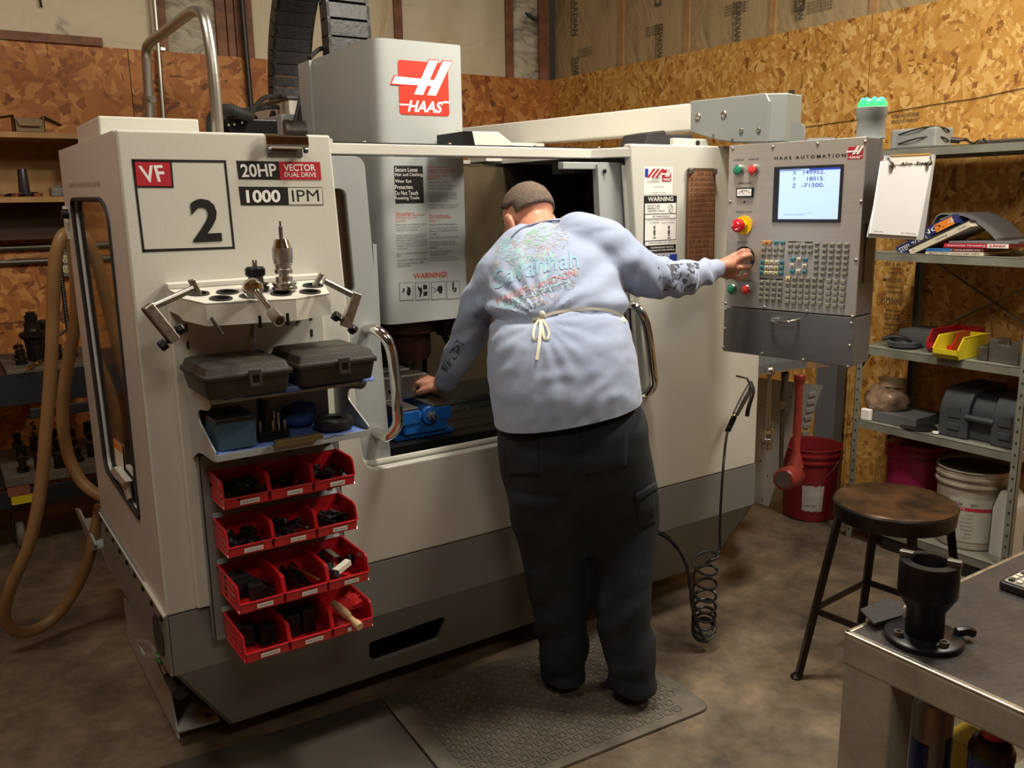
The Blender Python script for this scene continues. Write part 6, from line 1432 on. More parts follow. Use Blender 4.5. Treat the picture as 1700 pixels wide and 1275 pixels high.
o = book('navy book with an orange spine end, topmost of the slanting books', (1530, 398), (1590, 370), (1524, 384), .20, c_navy, X_=3.665, title='NO. 4         ', tm=white)
A, B, C_ = SX(1555, 386.2, 3.664), SX(1585, 371.5, 3.664), SX(1550, 374, 3.664); adopt(MB().prism([A, B, B+(C_-A), C_], (.0, 0, 0) if False else (.003, 0, 0)).build('spine_band', c_or), o)
# draped soft catalogue bending over the books
def drape(label, px, m, dep, X_, th=.012):
    P = smoothpath([SX(x, y, X_) for x, y in px], 6); b = MB(); up = [p+V((0, 0, th)) for p in P]; b.prism(P+up[::-1], (dep, 0, 0)); return tag(b.build('catalogue', m, smooth=True), label, 'catalogue')
drape('grey soft catalogue drooping over the right side of the slanting books', [(1560, 368), (1590, 358), (1615, 366), (1640, 385), (1654, 400)], c_gr, .22, 3.70)
drape('pale greenish magazine bulging up behind the orange-ended book', [(1548, 372), (1560, 357), (1590, 358), (1618, 364)], mat('pale_green_cover', (.25, .30, .24), .5), .2, 3.73, .006)
# top shelf items
pb_ = T('power_adapter', 'pale grey power supply box wrapped with its black cord on the top shelf', 'power adapter', SX(1515, 238, 3.75))
a, c = SX(1482, 238, 3.70), SX(1557, 238, 3.70)
MB().box((3.68, c.y, 1.846), (3.82, a.y, 1.846+.085)).build('adapter_body', mat('adapter_grey', (.30, .31, .30), .45, col2=(.24, .25, .24), vscale=12), pb_, bevel=.008)
cxy = V((3.75, (a.y+c.y)/2, 1.90)); b = MB()
b.tube([cxy+V((math.cos(q)*.085, math.sin(q)*(abs(a.y-c.y)/2+.008), .012*math.sin(q*2)+(.02 if k_ else -.02))) for k_ in (0, 1) for q in [2*math.pi*i/24 for i in range(24)]], .0035, 8, closed=True); b.build('power_cord', black, pb_, smooth=True)
MB().box((3.64, SX(1530, 240, 3.66).y, 1.846), (3.70, SX(1482, 240, 3.66).y, 1.851)).build('adapter_foot', c_gr, pb_)
random.seed(5); b = MB(); base = SX(1625, 238, 3.70); pts = [V((3.72+random.uniform(-.03, .05), base.y+.10-.02*i+random.uniform(-.01, .01), 1.851+random.uniform(0, .022))) for i in range(11)]
b.tube(smoothpath(pts, 6), .0045, 8); b.cyl(pts[0], pts[0]+V((-.02, .03, .004)), .012); tag(b.build('power_cable', black, smooth=True), 'tangle of black power cable with a plug on the top shelf', 'cable')
tag(MB().box((3.70, 1.74, 1.846), (3.80, SX(1560, 240, 3.7).y-.16, 1.862)).build('flat_case', mat('dark_vinyl', (.05, .04, .03), .5), bevel=.006), 'dark flat pouch at the right end of the top shelf', 'pouch')
# third shelf
sz = .956
gb = T('coolant_funnel', 'dark grey plastic dish with a hose tail at the left of the middle shelf', 'dish', SX(1500, 584, 3.70)); c = SX(1500, 578, 3.72); 
MB().lathe((c.x, c.y, sz), (0, 0, 1), [(0, 0), (.055, 0), (.070, .012), (.074, .030), (.066, .034), (.060, .018), (0, .012)], 30).build('dish', mat('slate_plastic', (.06, .07, .085), .4), gb, smooth=True)
MB().tube(smoothpath([V((c.x-.02, c.y+.10, sz+.03)), V((c.x, c.y+.05, sz+.045)), V((c.x+.01, c.y, sz+.040)), V((c.x+.0, c.y-.03, sz+.03))], 5), .010, 8).build('dish_handle', black, gb, smooth=True)
tag(MB().box((3.80, 2.10, sz), (4.0, 2.40, sz+.07)).build('steel_block', mat('slab_grey', (.11, .115, .12), .5), bevel=.003), 'long grey block at the back of the middle shelf behind the dish', 'block')
def openbin(label, m, P0, P1, dep, h, X_):
    t = T('parts_bin', label, 'bin', V((X_+dep/2, (P0+P1)/2, sz))); th = .003; y0, y1 = min(P0, P1), max(P0, P1)
    b = MB(); side = [(X_+.02, sz), (X_+dep, sz), (X_+dep, sz+h), (X_+.04, sz+h), (X_, sz+h*.45), (X_+.004, sz+h*.3)]
    for y in (y0, y1-th): b.prism([V((x, y, z)) for x, z in side], (0, th, 0))
    b.box((X_+.02, y0, sz), (X_+dep, y1, sz+th)); b.box((X_+dep-th, y0, sz), (X_+dep, y1, sz+h)); b.box((X_, y0, sz+h*.22), (X_+th, y1, sz+h*.45)); b.prism([V((X_+.02, y0, sz)), V((X_+.023, y0, sz)), V((X_+.003, y0, sz+h*.25)), V((X_, y0, sz+h*.25))], (0, y1-y0, 0))
    b.build('bin_shell', m, t, bevel=.001)
    b = MB()
    for y in (y0, y1): b.tube([V((X_+dep, y, sz+h)), V((X_+.04, y, sz+h)), V((X_, y, sz+h*.45))], .003, 6)
    b.build('bin_rim', m, t, smooth=True); return t
ybin = mat('yellow_bin_plastic', (.62, .50, .02), .4)
openbin('yellow open-fronted parts bin jutting over the front edge of the middle shelf', ybin, SX(1553, 590, 3.60).y, SX(1594, 592, 3.60).y, .24, .095, 3.575)
openbin('red open-fronted parts bin just behind the yellow bin on the middle shelf', redpl, SX(1541, 580, 3.70).y, SX(1541, 580, 3.70).y-.12, .26, .10, 3.68)
tag(MB().ball((3.79, SX(1600, 575, 3.79).y, sz+.012), .010, seg=8).build('loose_nut', dsteel), 'small dark nut lying behind the yellow bin', 'nut')
bk = T('jaw_block', 'machined steel jaw block with a notch and screw at the right of the middle shelf', 'block', SX(1660, 615, 3.70)); y0, y1 = SX(1688, 610, 3.66).y, SX(1638, 610, 3.66).y
mst = mat('machined_block', (.22, .21, .19), .35, .8)
MB().prism([V((3.665, y, z)) for y, z in ((y1, sz), (y0, sz), (y0, sz+.095), (y0+.03, sz+.095), (y0+.03, sz+.075), (y1-.035, sz+.075), (y1-.035, sz+.095), (y1, sz+.095))], (.10, 0, 0)).build('block', mst, bk, bevel=.002)
MB().cyl((3.70, (y0+y1)/2, sz+.075), (3.70, (y0+y1)/2, sz+.10), .008).build('screw', steel, bk, smooth=True)
tag(MB().box((3.665, y1+.004, sz), (3.80, y1+.05, sz+.060)).build('steel_block', dsteel, bevel=.003), 'dull steel block between the yellow bin and the notched jaw block', 'block')
tag(MB().box((3.66, 1.722, sz), (3.76, y0-.004, sz+.04)).build('steel_block', mst, bevel=.003), 'low steel block at the right end of the middle shelf', 'block')
# fourth shelf
s4 = .599
bg = T('plastic_bag', 'clear plastic bag of crumpled brown paper on the left end of the lower shelf', 'bag', SX(1465, 700, 3.72))
c = SX(1470, 690, 3.74); b = MB(); b.ball((c.x, c.y, s4+.095), .10, .85, .95, .72, seg=30)
for v in b.bm.verts:
    n = noise.noise(v.co*14)+.5*noise.noise(v.co*34); v.co += (v.co-V((c.x, c.y, s4+.09))).normalized()*n*.022; v.co.z = max(v.co.z, s4+.05)
b.build('bag_skin', mat('crumpled_bag', (.30, .20, .13), .12, col2=(.16, .10, .07), vscale=18, bump=1, bscale=22, coat=.6, vr=(.45, .6)), bg, smooth=True)
tp_ = MB().lathe((3.78, SX(1480, 655, 3.78).y, .742), (.25, .1, 1), [(.040, 0), (.058, 0), (.060, .004), (.058, .05), (.040, .05)], 30, closed=True).build('tape_roll', mat('tan_tape', (.36, .25, .14), .5), smooth=True); tag(tp_, 'tan roll of packing tape perched on the plastic bag on the lower shelf', 'tape')
tag(MB().box((3.66, SX(1520, 705, 3.66).y, s4), (3.86, SX(1448, 705, 3.66).y, s4+.05)).build('flat_box', mat('grey_carton', (.12, .12, .125), .55), bevel=.003), 'flat dark carton under the plastic bag on the lower shelf', 'box')
tag(MB().box((3.635, SX(1444, 705, 3.64).y, s4), (3.66, SX(1428, 702, 3.64).y, s4+.055)).build('white_bottle_cap', white, bevel=.006), 'small white carton with a blue top beside the left shelf post', 'box')
tag(MB().lathe((3.70, SX(1524, 720, 3.70).y, s4), (0, 0, 1), [(.02, 0), (.075, 0), (.078, .008), (.06, .012), (.03, .016), (.02, .016)], 30, closed=True).build('coiled_belt', black, smooth=True), 'flat black coil lying in the middle of the lower shelf', 'coil')
tag(MB().lathe((3.66, SX(1552, 731, 3.66).y, s4+.004), (0, 0, 1), [(0, 0), (.014, 0), (.014, .008), (0, .009)], 16).build('bottle_cap', white, smooth=True), 'small white cap at the front edge of the lower shelf', 'cap')
dc = T('drill_case', 'grey hard plastic drill case with two front latches on the lower shelf', 'case', (3.8, 1.92, s4)); y0, y1 = 1.735, SX(1556, 720, 3.67).y
cm = mat('slate_case', (.055, .060, .068), .5, bump=.2, bscale=300)
pr = roundpoly([V((3.67, 0, s4)), V((3.67, 0, s4+.14)), V((3.72, 0, s4+.215)), V((3.98, 0, s4+.215)), V((4.0, 0, s4))], [.01, .04, .03, .02, .01], 5)
for a, c in ((y0, y0+.13), (y1-.13, y1)): MB().prism([V((p.x, a, p.z)) for p in pr], (0, c-a, 0)).build('case_shoulder', cm, dc, bevel=.006)
pr = roundpoly([V((3.70, 0, s4)), V((3.70, 0, s4+.13)), V((3.74, 0, s4+.195)), V((3.98, 0, s4+.195)), V((3.98, 0, s4))], [.01, .03, .03, .02, .01], 5)
MB().prism([V((p.x, y0+.12, p.z)) for p in pr], (0, y1-y0-.24, 0)).build('case_shell', cm, dc, bevel=.003)
MB().tube([V((3.675, y0+.12, s4+.10)), V((3.672, (y0+y1)/2, s4+.10)), V((3.675, y1-.12, s4+.10))], .014, 10).build('carry_handle', cm, dc, smooth=True)
for yy in (y0+.045, y1-.045-.05):
    MB().obox((3.668, yy+.025, s4+.115), (.008, .052, .05)).build('case_latch', cm, dc, bevel=.003); MB().obox((3.668, yy+.025, s4+.05), (.008, .052, .03)).build('case_latch', cm, dc, bevel=.003)
# ================================================================== BUCKETS, JUG
wire_m = mat('bail_wire', (.45, .43, .40), .35, 1)
def bucket(label, c, rt, rb, h, m, z0=0, bail=None, lid=None):
    t = T('plastic_bucket', label, 'bucket', (c[0], c[1], z0))
    MB().lathe((c[0], c[1], z0), (0, 0, 1), [(0, 0), (rb-.006, 0), (rb, .006), (rt-.006, h-.075), (rt+.004, h-.072), (rt+.004, h-.062), (rt-.003, h-.060), (rt-.003, h-.040), (rt+.005, h-.038), (rt+.005, h-.028), (rt-.002, h-.026), (rt-.001, h-.006), (rt+.004, h-.003), (rt+.003, h), (rt-.004, h), (rt-.006, h-.01), (rb-.008, .01), (0, .009)], 48).build('bucket_wall', m, t, smooth=True)
    if lid: MB().lathe((c[0], c[1], z0+h-.04), (0, 0, 1), [(0, 0), (rt-.008, 0), (rt-.008, .03), (0, .031)], 40).build('contents', lid, t, smooth=True)
    if bail:
        MB().tube(smoothpath(bail, 6), .0018, 6).build('wire_bail', wire_m, t, smooth=True)
    return t
rb_c = V((3.735, 2.80)); br_ = mat('red_bucket', (.19, .012, .016), .35); 
tb = bucket('open dark red bucket with a torn white label standing behind the mallet', rb_c, .153, .130, .385, br_, bail=[at(1393, 765, 'X', 3.60), at(1378, 785, 'X', 3.58), at(1352, 803, 'X', 3.56), at(1325, 806, 'X', 3.56)])
def wrap(c, r0, r1, z0, z1, a0, a1, m, par, name='paper_label', n=14, off=.0015, ragged=0):
    b = MB(); vs = []
    for j, (z, r) in enumerate(((z0, r0), ((z0+z1)/2, (r0+r1)/2), (z1, r1))):
        for i in range(n+1):
            a = a0+(a1-a0)*i/n; zz = z+ragged*noise.noise((i*.9, j*3, 2))
            vs.append((c[0]+(r+off)*math.cos(a), c[1]+(r+off)*math.sin(a), zz))
    b.add(vs, [(j*(n+1)+i, j*(n+1)+i+1, (j+1)*(n+1)+i+1, (j+1)*(n+1)+i) for j in range(2) for i in range(n)]); return b.build(name, m, par, smooth=True)
def wrap_text(s, c, rf, z, h, a0, a1, m, par):
    me = text_mesh(s, 0); xs = [v.co.x for v in me.vertices]; ys = [v.co.y for v in me.vertices]; x0, x1, y0, y1 = min(xs), max(xs), min(ys), max(ys)
    base = V((c[0], c[1], z))
    for v in me.vertices:
        a = a0+(a1-a0)*(v.co.x-x0)/(x1-x0); zz = z+h*(v.co.y-y0)/(y1-y0); r = rf(zz)+.0035; v.co = V((c[0]+r*math.cos(a), c[1]+r*math.sin(a), zz))-base
    me.materials.append(m); o = bpy.data.objects.new('lettering', me); COL.objects.link(o); o.location = base; adopt(o, par)
fa = math.atan2(-rb_c.y, -rb_c.x)
lblm = mat('stained_label', (.48, .46, .42), .6, col2=(.36, .34, .30), vscale=14)
wrap(rb_c, .133, .145, .06, .20, fa+.50, fa-.25, lblm, tb, ragged=.012)
wrap_text('SANDI', rb_c, lambda z: .137, .13, .03, fa+.28, fa+.02, ink, tb); wrap_text('NET 5 GAL', rb_c, lambda z: .134, .085, .010, fa+.25, fa-.15, ink, tb)
mg = mat('magenta_bucket', (.27, .012, .065), .3)
bucket('closed magenta bucket with a wire handle under the shelf', V((3.90, 2.31)), .150, .132, .385, mg, z0=.101, lid=mg, bail=[V((3.77, 2.41, .40)), V((3.745, 2.43, .33)), V((3.76, 2.44, .27)), V((3.78, 2.44, .22))])
wc = V((3.80, 1.985)); wb = mat('dirty_white_bucket', (.42, .39, .32), .45, col2=(.28, .25, .19), vscale=9)
tw = bucket('white hydraulic oil bucket with grimy lid standing on the lowest shelf', wc, .150, .135, .36, wb, z0=.101, lid=mat('grimy_lid', (.10, .085, .06), .6, col2=(.05, .04, .03), vscale=20))
fa = math.atan2(-wc.y, -wc.x); rf = lambda z: .135+.013*(z-.10)/.36
wrap(wc, rf(.14), rf(.34), .14, .34, fa+.62, fa-.62, mat('oil_label', (.45, .44, .39), .5), tw)
wrap(wc, rf(.285), rf(.300), .285, .300, fa+.62, fa-.62, c_red, tw, off=.0025)
wrap_text('AKCELA', wc, rf, .306, .016, fa-.22, fa-.55, ink, tw); wrap_text('HY-TRAN ULTRA', wc, rf, .288, .009, fa-.15, fa-.56, white, tw); wrap_text('CASE', wc, rf, .309, .012, fa+.2, fa+.0, ink, tw)
for j, (s, a0, a1) in enumerate((('Transmission Oil', .1, -.12), ('Designed for use in', .1, -.25), ('Transmission, final drives,', .1, -.3), ('in Case and Case IH', .1, -.25), ('Meets CNH MS-1209', .1, -.22), ('and MAT 3525.', .1, -.1), ('5 US gallons', .1, -.2))): wrap_text(s, wc, rf, .265-j*.018, .007, fa+a0, fa+a1, ink, tw)
for j in range(12): wrap_text('INFORMATION SAFETY', wc, rf, .27-j*.010, .004, fa-.35, fa-.58, dkprint, tw)
jc = SX(1657, 935, 3.72); ju = T('oil_jug', 'slim white plastic jug with a looped handle beside the right shelf post', 'jug', (jc.x, jc.y, .101))
wj = mat('white_jug_plastic', (.52, .51, .47), .4)
pr = [(-.045, 0), (.05, 0), (.05, .20), (.048, .235), (.040, .262), (.028, .285), (.014, .30), (-.012, .302), (-.022, .29), (-.045, .215)]
MB().prism([V((jc.x, jc.y-p.x, .101+p.z)) for p in roundpoly([(a, 0, c) for a, c in pr], .008)], (.09, 0, 0), holes=[[V((jc.x, jc.y-p.x, .101+p.z)) for p in roundpoly([(a, 0, c) for a, c in ((.028, .215), (.040, .215), (.034, .250), (.018, .27), (.012, .262))], .004)]]).build('jug_body', wj, ju, bevel=.006, seg=3)
MB().cyl((jc.x+.045, jc.y+.002, .40), (jc.x+.045, jc.y+.002, .425), .018).build('jug_cap', wj, ju, smooth=True)
MB().box((3.63, 1.80, .0), (4.06, 2.3, .062)).build('x', black); o = COL.objects[-1]; o.name = 'dark_plank'; tag(o, 'dark plank on the floor beneath the lowest shelf', 'plank')
# ================================================================== STOOL
sc0 = V((2.576, 1.595)); ZS = .66
so = T('shop_stool', 'round shop stool with worn brown seat and four dark steel legs', 'stool', (sc0.x, sc0.y, 0))
seatw = mat('worn_seat', (.085, .042, .020), .28, .25, col2=(.022, .014, .010), vscale=7, vr=(.4, .62))
ironm = mat('dark_iron', (.030, .022, .018), .36, .7)
MB().lathe((sc0.x, sc0.y, ZS-.012), (0, 0, 1), [(0, 0), (.188, 0), (.190, .006), (.184, .012), (.155, .010), (0, .006)], 56).build('seat', seatw, so, smooth=True)
MB().lathe((sc0.x, sc0.y, ZS-.060), (0, 0, 1), [(.183, 0), (.188, 0), (.191, .046), (.194, .050), (.190, .056), (.183, .050)], 56, closed=True).build('seat_rim', ironm, so, smooth=True)
a0 = math.atan2(1.78-sc0.y, 2.358-sc0.x); tops = []; feet_ = []
for k_ in range(4):
    a = a0+k_*math.pi/2-.0; d = V((math.cos(a), math.sin(a), 0)); tp0 = V((sc0.x, sc0.y, ZS-.03))+d*.178; ft0 = V((sc0.x, sc0.y, .012))+d*.286; tops.append(tp0); feet_.append(ft0)
    tn = V((-d.y, d.x, 0)); b = MB(); R_ = .018
    b.bar(tp0, ft0, .030, .004, d); b.bar(tp0+tn*.013-d*.008, ft0+tn*.013-d*.008, .004, .018, d); lg_ = b.build('leg', ironm, so)
    MB().lathe(ft0+V((0, 0, -.012)), (0, 0, 1), [(0, 0), (.020, 0), (.021, .006), (.012, .016), (0, .017)], 16).build('foot_cap', ironm, lg_, smooth=True)
    MB().ball(tp0+d*.006+V((0, 0, -.004)), .005, seg=8).build('rivet', steel, lg_)
for k_, f in ((0, .60), (1, .60), (2, .60), (3, .60)):
    a, c = tops[k_].lerp(feet_[k_], f), tops[(k_+1) % 4].lerp(feet_[(k_+1) % 4], f); MB().bar(a, c, .006, .022).build('stretcher', ironm, so)
# ================================================================== BENCH IN THE CORNER AND WHAT IS ON IT
bx0, by1, bz = 1.347, .918, .85
bn = T('steel_workbench', 'welded steel work bench with worn grey legs and dark top in the right foreground', 'workbench', (2.0, .5, 0))
bm_ = mat('worn_grey_paint', (.36, .345, .28), .4, .1, col2=(.26, .235, .18), vscale=9, bump=.15)
topm = mat('dark_bench_top', (.040, .038, .040), .33, .3, col2=(.075, .068, .064), vscale=6, bump=.1)
edge_ = mat('rubbed_edge', (.42, .38, .30), .35, .7, col2=(.22, .19, .14), vscale=22)
ly = at(1476, 1180, 'X', bx0).y; az = at(1476, 1139, 'X', bx0).z
MB().box((bx0, -.45, az), (bx0+.05, by1, bz-.004)).build('apron', bm_, bn, bevel=.006, seg=3); MB().box((bx0+.05, by1-.05, az), (2.75, by1, bz-.004)).build('apron', bm_, bn, bevel=.006); 
MB().box((bx0+.05, -.45, az), (2.75, -.40, bz-.004)).build('apron', bm_, bn); MB().box((2.70, -.40, az), (2.75, by1-.05, bz-.004)).build('apron', bm_, bn)
MB().box((bx0+.012, -.44, bz-.004), (2.74, by1-.010, bz)).build('bench_top', topm, bn, bevel=.001)
MB().box((bx0, -.45, bz-.007), (bx0+.014, by1, bz+.0005)).build('top_edge', edge_, bn, bevel=.003); MB().box((bx0, by1-.010, bz-.006), (2.75, by1, bz+.0005)).build('top_edge', edge_, bn, bevel=.003)
for x, y in ((bx0, by1-(by1-ly)), (2.67, ly), (bx0, -.45), (2.67, -.45)): MB().box((x+.002, y, 0), (x+.078, y+(by1-ly)-.002, az+.02)).build('leg', bm_, bn, bevel=.006, seg=3)
MB().box((bx0+.03, -.42, .30), (2.72, by1-.03, .315)).build('lower_shelf', bm_, bn)
# tool fixture holder on the bench
tc_ = at(1533, 1062, 'Z', bz); s_ = depth(tc_)/FPX; HZ = lambda y: at(1533, y, 'Y', tc_.y).z-bz
fm = T('holder_fixture', 'black tool tightening fixture with a slotted collar standing on the bench corner', 'tool fixture', tc_)
MB().lathe(tc_, (0, 0, 1), [(0, 0), (.066, 0), (.068, .004), (.068, .010), (.064, .013), (0, .013)], 44).build('base_flange', blackm, fm, smooth=True)
MB().lathe(tc_+V((0, 0, .012)), (0, 0, 1), [(0, 0), (.033, 0), (.033, HZ(1012)-.012), (.050, HZ(988)-.012), (.051, HZ(985)-.012), (.051, HZ(940)-.012), (.049, HZ(936)-.012), (.033, HZ(936)-.011), (.031, HZ(938)-.012), (.031, .04), (0, .04)], 48).build('collar', blackm, fm, smooth=True)
for s_2 in (-1, 1): 
    d = V((.35, -.93, 0)) if s_2 > 0 else V((-.35, .93, 0)); p = tc_+V((0, 0, HZ(936)+.005))+d*.040; ax_ = math.atan2(d.y, d.x); MB().obox(p, (.024, .014, .012), rotz(ax_)).build('drive_lug', dsteel, fm, bevel=.002)
for a in (.6, 2.7, 4.4): MB().lathe(tc_+V((math.cos(a)*.050, math.sin(a)*.050, .012)), (0, 0, 1), [(0, 0), (.008, 0), (.008, .010), (.005, .010), (.005, .005), (0, .005)], 14).build('base_screw', dsteel, fm, smooth=True)
MB().tube([tc_+V((.045, -.035, .016)), tc_+V((.062, -.045, .018)), tc_+V((.074, -.050, .012))], .009, 8).build('latch_arm', blackm, fm, smooth=True)
pd = [at(x, y, 'Z', bz) for x, y in ((1427, 1024), (1470, 1006), (1500, 1012), (1497, 1034), (1450, 1048))]
tag(MB().prism([p+V((0, 0, .012)) for p in pd], (0, 0, .004)).build('rubber_pad', mat('ribbed_pad', (.045, .045, .045), .6, bump=1, bscale=260)), 'dark ribbed rubber pad on the bench corner beside the fixture', 'pad')
cl_ = T('pocket_calculator', 'black calculator with pale keys at the right edge of the bench top', 'calculator', at(1690, 975, 'Z', bz))
ca = at(1655, 978, 'Z', bz); ux = (at(1700, 955, 'Z', bz)-ca).normalized(); uy = V((0, 0, 1)).cross(ux)*-1; Rc = Matrix((ux, uy, ux.cross(uy))).transposed()
CP = lambda a, c, z: ca + Rc @ V((a, c, 0)) + V((0, 0, z))
b = MB(); b.prism([CP(p.x, p.y, .002) for p in roundpoly([(0, 0, 0), (.15, 0, 0), (.15, .085, 0), (0, .085, 0)], .012)], (0, 0, .016)); b.build('calculator_body', black, cl_, bevel=.003)
b = MB(); b.prism([CP(p.x, p.y, .018) for p in roundpoly([(.008, .007, 0), (.143, .007, 0), (.143, .078, 0), (.008, .078, 0)], .008)], (0, 0, .002)); b.build('face_plate', mat('calc_grey', (.26, .25, .23), .4), cl_)
for i in range(5):
    for j in range(4): MB().obox(CP(.020+i*.017, .018+j*.016, .022), (.011, .010, .005), Rc).build('calculator_key', kwhite if (i+j) % 3 else black, cl_, bevel=.0015)
# things on the lower shelf of the bench
c = at(1545, 1230, 'X', 1.50); zt2 = at(1545, 1152, 'X', 1.50).z
sp = T('spray_bottle', 'tall cylinder bottle in blue and silver standing under the bench', 'bottle', (1.5, c.y, .315))
MB().lathe((1.5, c.y, .315), (0, 0, 1), [(0, 0), (.036, 0), (.037, .004), (.037, zt2-.315-.02), (.030, zt2-.315-.008), (0, zt2-.315)], 36).build('bottle_body', mat('silver_tube', (.33, .31, .29), .35, .4), sp, smooth=True)
fa = math.atan2(-c.y, -1.5); wrap((1.5, c.y), .0372, .0372, .33, zt2-.085, fa-.05, fa-1.2, mat('deep_blue_band', (.01, .02, .16), .35), sp, 'label_band'); wrap((1.5, c.y), .0372, .0372, .33, zt2-.07, fa+1.4, fa+.75, mat('deep_blue_band', (.01, .02, .16)), sp, 'label_band')
c = at(1645, 1262, 'X', 1.46); zt3 = at(1645, 1212, 'X', 1.46).z
sc_ = T('spray_can', 'dark blue spray can with a black dome and red cap under the bench', 'spray can', (1.46, c.y, .315)); H3 = zt3-.315
MB().lathe((1.46, c.y, .315), (0, 0, 1), [(0, 0), (.036, 0), (.037, .004), (.037, H3-.045), (0, H3-.045)], 36).build('can_body', mat('deep_blue_band', (.01, .02, .16)), sc_, smooth=True)
MB().lathe((1.46, c.y, .315+H3-.045), (0, 0, 1), [(0, 0), (.038, 0), (.038, .012), (.030, .030), (.018, .038), (0, .039)], 36).build('can_dome', mat('gloss_black', (.03, .025, .03), .2), sc_, smooth=True)
MB().lathe((1.46, c.y, zt3-.010), (0, 0, 1), [(0, 0), (.020, 0), (.020, .018), (.016, .021), (0, .021)], 24).build('can_cap', mat('cap_red', (.42, .02, .03), .3), sc_, smooth=True)
wrap_text('GALVANIZED ZINC', (1.46, c.y), lambda z: .037, zt3-.065, .007, math.atan2(-c.y, -1.46)+.6, math.atan2(-c.y, -1.46)-.6, white, sc_)
y_ = at(1595, 1240, 'X', 1.60); tag(MB().box((1.58, y_.y-.03, .316), (1.66, y_.y+.03, y_.z+.02)).build('yellow_box', mat('yellow_carton', (.62, .43, .03), .5), bevel=.003), 'yellow box between the bottle and the spray can under the bench', 'box')
# ================================================================== FLOOR MAT
mt = T('floor_mat', 'worn rubber anti-fatigue mat with square knobs under the person', 'mat', (1.5, 1.9, 0))
mc = [at(1183, 1172, 'Z', .012), at(650, 1190, 'Z', .012)]
p0 = mc[0]; fl0 = at(430, 1420, 'Z', .012); edge_r = at(925, 1275, 'Z', .012)
dv = (edge_r-p0).normalized(); du = V((0, 0, 1)).cross(dv); du = du if du.y > 0 else -du
MT_ = lambda a, c, z=0: V((p0.x, p0.y, 0)) + dv*a + du*c + V((0, 0, z))
rubm = mat('dusty_rubber', (.15, .13, .10), .65, col2=(.085, .075, .06), vscale=6, bump=.3, bscale=90)
ML = (at(688, 1229, 'Z', .012)-p0).dot(dv); MU = .66
q9 = at(655, 1185, 'Z', .012)-p0; MU = max(.5, q9.dot(du)); ML = q9.dot(dv)
MB().prism([MT_(p.x, p.y, .001) for p in roundpoly([(0, 0, 0), (ML, 0, 0), (ML, MU+.12, 0), (0, MU+.12, 0)], [.05, .0, .0, .0])], (0, 0, .011)).build('mat_sheet', rubm, mt, bevel=.003)
b = MB(); kb = MB()
for i in range(38):
    for j in range(32):
        x, y = .07+i*.040, .05+j*.040
        if x > ML-.07 or y > MU+.07: continue
        q = MT_(x, y, .012)
        if j % 1 == 0 and (x+y) > .16:
            b.prism([q+dv*p[0]+du*p[1] for p in rrect(-.016, -.016, .016, .016, .007, 2)], (0, 0, .0025), holes=[[q+dv*p[0]+du*p[1] for p in rrect(-.0125, -.0125, .0125, .0125, .006, 2)]])
            kb.ball(q, .0095, 1, 1, .38, seg=8)
tag(b.build('square_ridges', rubm, mt), kind='stuff'); tag(kb.build('square_knobs', rubm, mt, smooth=True), kind='stuff')
mt2 = MB().prism([MT_(ML+.006, 0, .001), MT_(ML+1.2, 0, .001), MT_(ML+1.2, MU+.12, .001), MT_(ML+.006, MU+.12, .001)], (0, 0, .006)); 
tag(mt2.build('floor_mat', mat('smooth_mat', (.075, .064, .052), .6, col2=(.05, .043, .035), vscale=4)), 'smooth dark mat butted against the left edge of the knobbed mat', 'mat')
# ================================================================== BEHIND AND LEFT OF THE MACHINE
# side base of the machine
MB().prism([(.475, 2.62, .03), (.475, 3.40, .03), (.475, 3.40, .20), (.475, 2.95, .27), (.475, 2.72, .25)], (.006, 0, 0)).build('base_side_plate', lgrey, mach, bevel=.001)
MB().prism([(.475, 2.61, .055), (.600, 2.60, .055), (.615, 2.80, .055), (.482, 2.84, .055)], (0, 0, .008)).build('base_foot_plate', lgrey, mach, bevel=.001)
for x, y in ((.575, 2.64), (.585, 2.71)): MB().lathe((x, y, .063), (0, 0, 1), [(.006, 0), (.012, 0), (.012, .006), (.006, .006)], 14, closed=True).build('foot_washer', dsteel, mach)
MB().tube(smoothpath([at(x, y, 'X', .44) for x, y in ((238, 992), (250, 1030), (262, 1050), (270, 1062))], 5), .014, 12).build('side_conduit', lgrey, mach, smooth=True)
MB().prism([at(x, y, 'X', .425) for x, y in ((164, 905), (176, 908), (196, 948), (190, 955), (182, 947))], (.01, 0, 0)).build('side_bracket', lgrey, mach, bevel=.002)
MB().prism([at(x, y, 'X', .425) for x, y in ((204, 983), (216, 982), (254, 1046), (246, 1050))], (.012, 0, 0)).build('side_bracket', lgrey, mach, bevel=.002)
bp_ = [at(x, y, 'X', .425) for x, y in ((221, 1062), (250, 1064), (262, 1092), (235, 1092))]
MB().prism(bp_, (.006, 0, 0), holes=[[bp_[0].lerp(bp_[2], .2), bp_[1].lerp(bp_[3], .2), bp_[2].lerp(bp_[0], .2), bp_[3].lerp(bp_[1], .2)]]).build('side_bracket', lgrey, mach)
c = at(264, 1076, 'X', .43); MB().tube([c+V((.0, math.cos(a)*.03, math.sin(a)*.045)) for a in [k_*math.pi/10 for k_ in range(20)]], .006, 6, closed=True).build('green_ring', mat('green_ring', (.02, .22, .03), .4), mach, smooth=True)
MB().tube(smoothpath([at(x, y, 'X', .46) for x, y in ((268, 1060), (272, 1090), (283, 1118), (300, 1150))], 5), .022, 12).build('drain_hose', rubber, mach, smooth=True)
MB().prism([at(x, y, 'X', .44) for x, y in ((263, 1100), (270, 1100), (276, 1118), (270, 1120))], (.01, 0, 0)).build('side_bracket', lgrey, mach)
